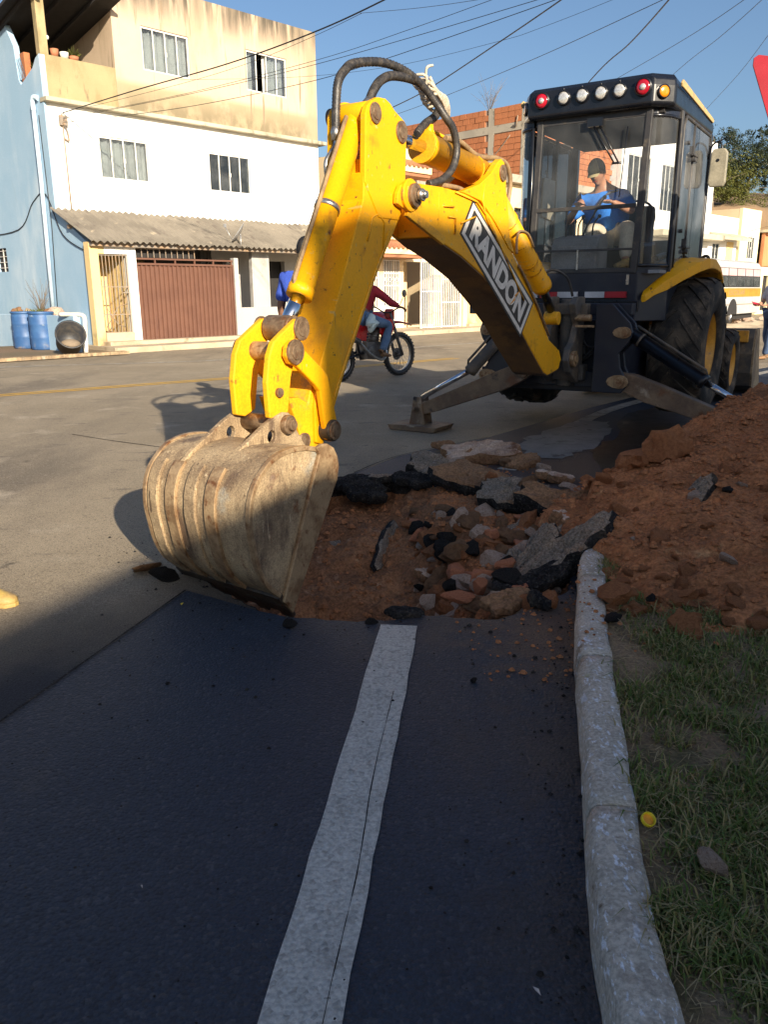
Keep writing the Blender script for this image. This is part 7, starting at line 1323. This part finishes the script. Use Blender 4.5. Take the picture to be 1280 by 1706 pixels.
# motorcycle rider
mw = lambda x, y, z: mo.location+Matrix.Rotation(radians(45), 3, 'Z') @ V((x, y, z)); md_ = lambda x, y, z: Matrix.Rotation(radians(45), 3, 'Z') @ V((x, y, z))
J = {k: mw(*v) for k, v in dict(pelvis=(-.22, 0, .98), chest=(-.06, 0, 1.33), neck=(0, 0, 1.47), head=(.04, 0, 1.62), shL=(-.04, .19, 1.36), elL=(.16, .33, 1.18), wrL=(.32, .36, 1.12), shR=(-.04, -.19, 1.36), elR=(.16, -.33, 1.18), wrR=(.32, -.36, 1.12), hipL=(-.2, .11, .95), knL=(.22, .22, .84), footL=(.05, .20, .36), toeL=(.25, .21, .34), hipR=(-.2, -.11, .95), knR=(.22, -.24, .84), footR=(.05, -.23, .36), toeR=(.25, -.24, .34)).items()}
person('motorcycle rider in a dark red long sleeved top and blue jeans', J, M['skindark'], md_(1, 0, -.05), M['redcloth'], 'long', M['jeans'], 'shoe', True, None, {'L': (md_(.6, .1, -.2), md_(0, 0, -1), md_(.2, -1, 0)), 'R': (md_(.6, -.1, -.2), md_(0, 0, -1), md_(.2, 1, 0))})
# man in blue standing behind the dipper arm
c = V((-.765, 8.0, 0)); fw_ = V((.45, .9, 0)).normalized(); r_ = V((fw_.y, -fw_.x, 0)); q_ = lambda x, y, z: c+r_*x+fw_*y+V((0, 0, z))
J = dict(pelvis=q_(0, 0, .99), chest=q_(0, .0, 1.40), neck=q_(0, .01, 1.56), head=q_(.01, .04, 1.735), shL=q_(-.20, 0, 1.47), elL=q_(-.26, -.02, 1.20), wrL=q_(-.25, .06, .96), shR=q_(.20, 0, 1.47), elR=q_(.26, -.02, 1.2), wrR=q_(.25, .06, .96), hipL=q_(-.10, 0, .95), knL=q_(-.11, .02, .52), footL=q_(-.12, 0, .04), toeL=q_(-.14, .2, .04), hipR=q_(.10, 0, .95), knR=q_(.11, .02, .52), footR=q_(.12, 0, .04), toeR=q_(.14, .2, .04))
person('man in royal blue t-shirt standing behind the dipper arm, back turned', J, M['skindark'], fw_, M['shirtroyal'], 'short', M['jeansdark'], 'shoe', True, None, None, 1.1)
# man at the right edge
c = V((7.60, 15.9, 0)); fw_ = V((-.96, -.28, 0)).normalized(); r_ = V((fw_.y, -fw_.x, 0)); q_ = lambda x, y, z: c+r_*x+fw_*y+V((0, 0, z))
J = dict(pelvis=q_(0, 0, .93), chest=q_(0, .03, 1.30), neck=q_(0, .04, 1.45), head=q_(0, .09, 1.61), shL=q_(-.19, .02, 1.36), elL=q_(-.22, .10, 1.10), wrL=q_(-.12, .32, 1.05), shR=q_(.19, .02, 1.36), elR=q_(.22, .10, 1.10), wrR=q_(.10, .32, 1.05), hipL=q_(-.09, 0, .9), knL=q_(-.10, .13, .50), footL=q_(-.10, .20, .04), toeL=q_(-.1, .4, .04), hipR=q_(.09, 0, .9), knR=q_(.10, .04, .48), footR=q_(.10, -.14, .05), toeR=q_(.1, .06, .03))
person('man in dark jeans and pale grey top cut by the right edge', J, M['skin'], fw_-V((0, 0, .5)), M['greyshirt'], 'short', M['jeansdark'], 'shoe', True, None, {'L': (q_(.25, .8, .05)-c, V((0, 0, 1)), q_(.3, .2, .4)-c), 'R': (q_(-.25, .8, .05)-c, V((0, 0, 1)), q_(-.3, .2, .4)-c)})
ph = tag(MB().box((-.075, -.04, -.006), (.075, .04, .006)).build('mobile_phone', M['tapered'], None, .004), 'small red object held in the hands of the man at the right edge', 'phone'); ph.location = q_(0, .46, 1.09); ph.rotation_euler = (.5, .2, .3)
# boot at the left edge
bp0 = at(-38, 1003); fw_ = V((cos(radians(-14)), sin(radians(-14)), 0)); r_ = V((fw_.y, -fw_.x, 0)); q_ = lambda x, y, z: bp0-fw_*.085+r_*(x-.11)+fw_*y+V((0, 0, z))
J = dict(pelvis=q_(0, -.34, .92), chest=q_(0, -.36, 1.30), neck=q_(0, -.35, 1.45), head=q_(0, -.32, 1.61), shL=q_(-.19, -.36, 1.36), elL=q_(-.25, -.46, 1.12), wrL=q_(-.23, -.44, .88), shR=q_(.19, -.36, 1.36), elR=q_(.25, -.46, 1.12), wrR=q_(.23, -.44, .88), hipL=q_(-.09, -.34, .88), knL=q_(-.10, -.42, .48), footL=q_(-.11, -.62, .06), toeL=q_(-.11, -.4, .05), hipR=q_(.09, -.34, .88), knR=q_(.10, -.16, .49), footR=q_(.11, 0, .06), toeR=q_(.11, .2, .05))
wk = person('worker in muddy yellow boots standing at the left edge of the road', J, M['skin'], fw_-V((0, 0, .2)), M['greyshirt'], 'short', M['jeansdark'], None, True)
secs = []
for x, w, h, z0 in ((-.13, .030, .08, .0), (-.10, .040, .10, 0), (-.02, .043, .105, 0), (.05, .048, .085, 0), (.11, .052, .070, 0), (.16, .048, .055, .003), (.19, .034, .040, .008), (.205, .012, .022, .012)):
    secs.append([V((x, w*cos(a), z0+max(0, h*.42+h*.58*sin(a)) if sin(a) > -.5 else z0+.004)) for a in [2*pi*k/18 for k in range(18)]])
for q in (bp0, q_(-.11, -.53, 0)):
    bt = loft('boot', secs, M['boot'], wk); bt.location = V((q.x, q.y, 0))-wk.location; bt.rotation_euler = (0, 0, radians(-14))
    mb = MB(); mb.tube([(-.075, 0, .08), (-.08, 0, .16), (-.085, 0, .24), (-.085, 0, .28)], [.052, .055, .07, .075], 18); mb.build('boot_shaft', M['boot'], bt); mb = MB(); mb.prism([(-.135, .03), (-.02, .046), (.11, .056), (.18, .045), (.21, .012), (.21, -.012), (.18, -.045), (.11, -.056), (-.02, -.046), (-.135, -.03)], .0, .018, lambda x, y, z: V((x, y, z))); mb.build('sole', M['boot'], bt, .004)
for o in bpy.data.objects:
    if o.type == 'EMPTY' and not o.children and o.name != 'kerb': pass
bpy.context.view_layer.update()
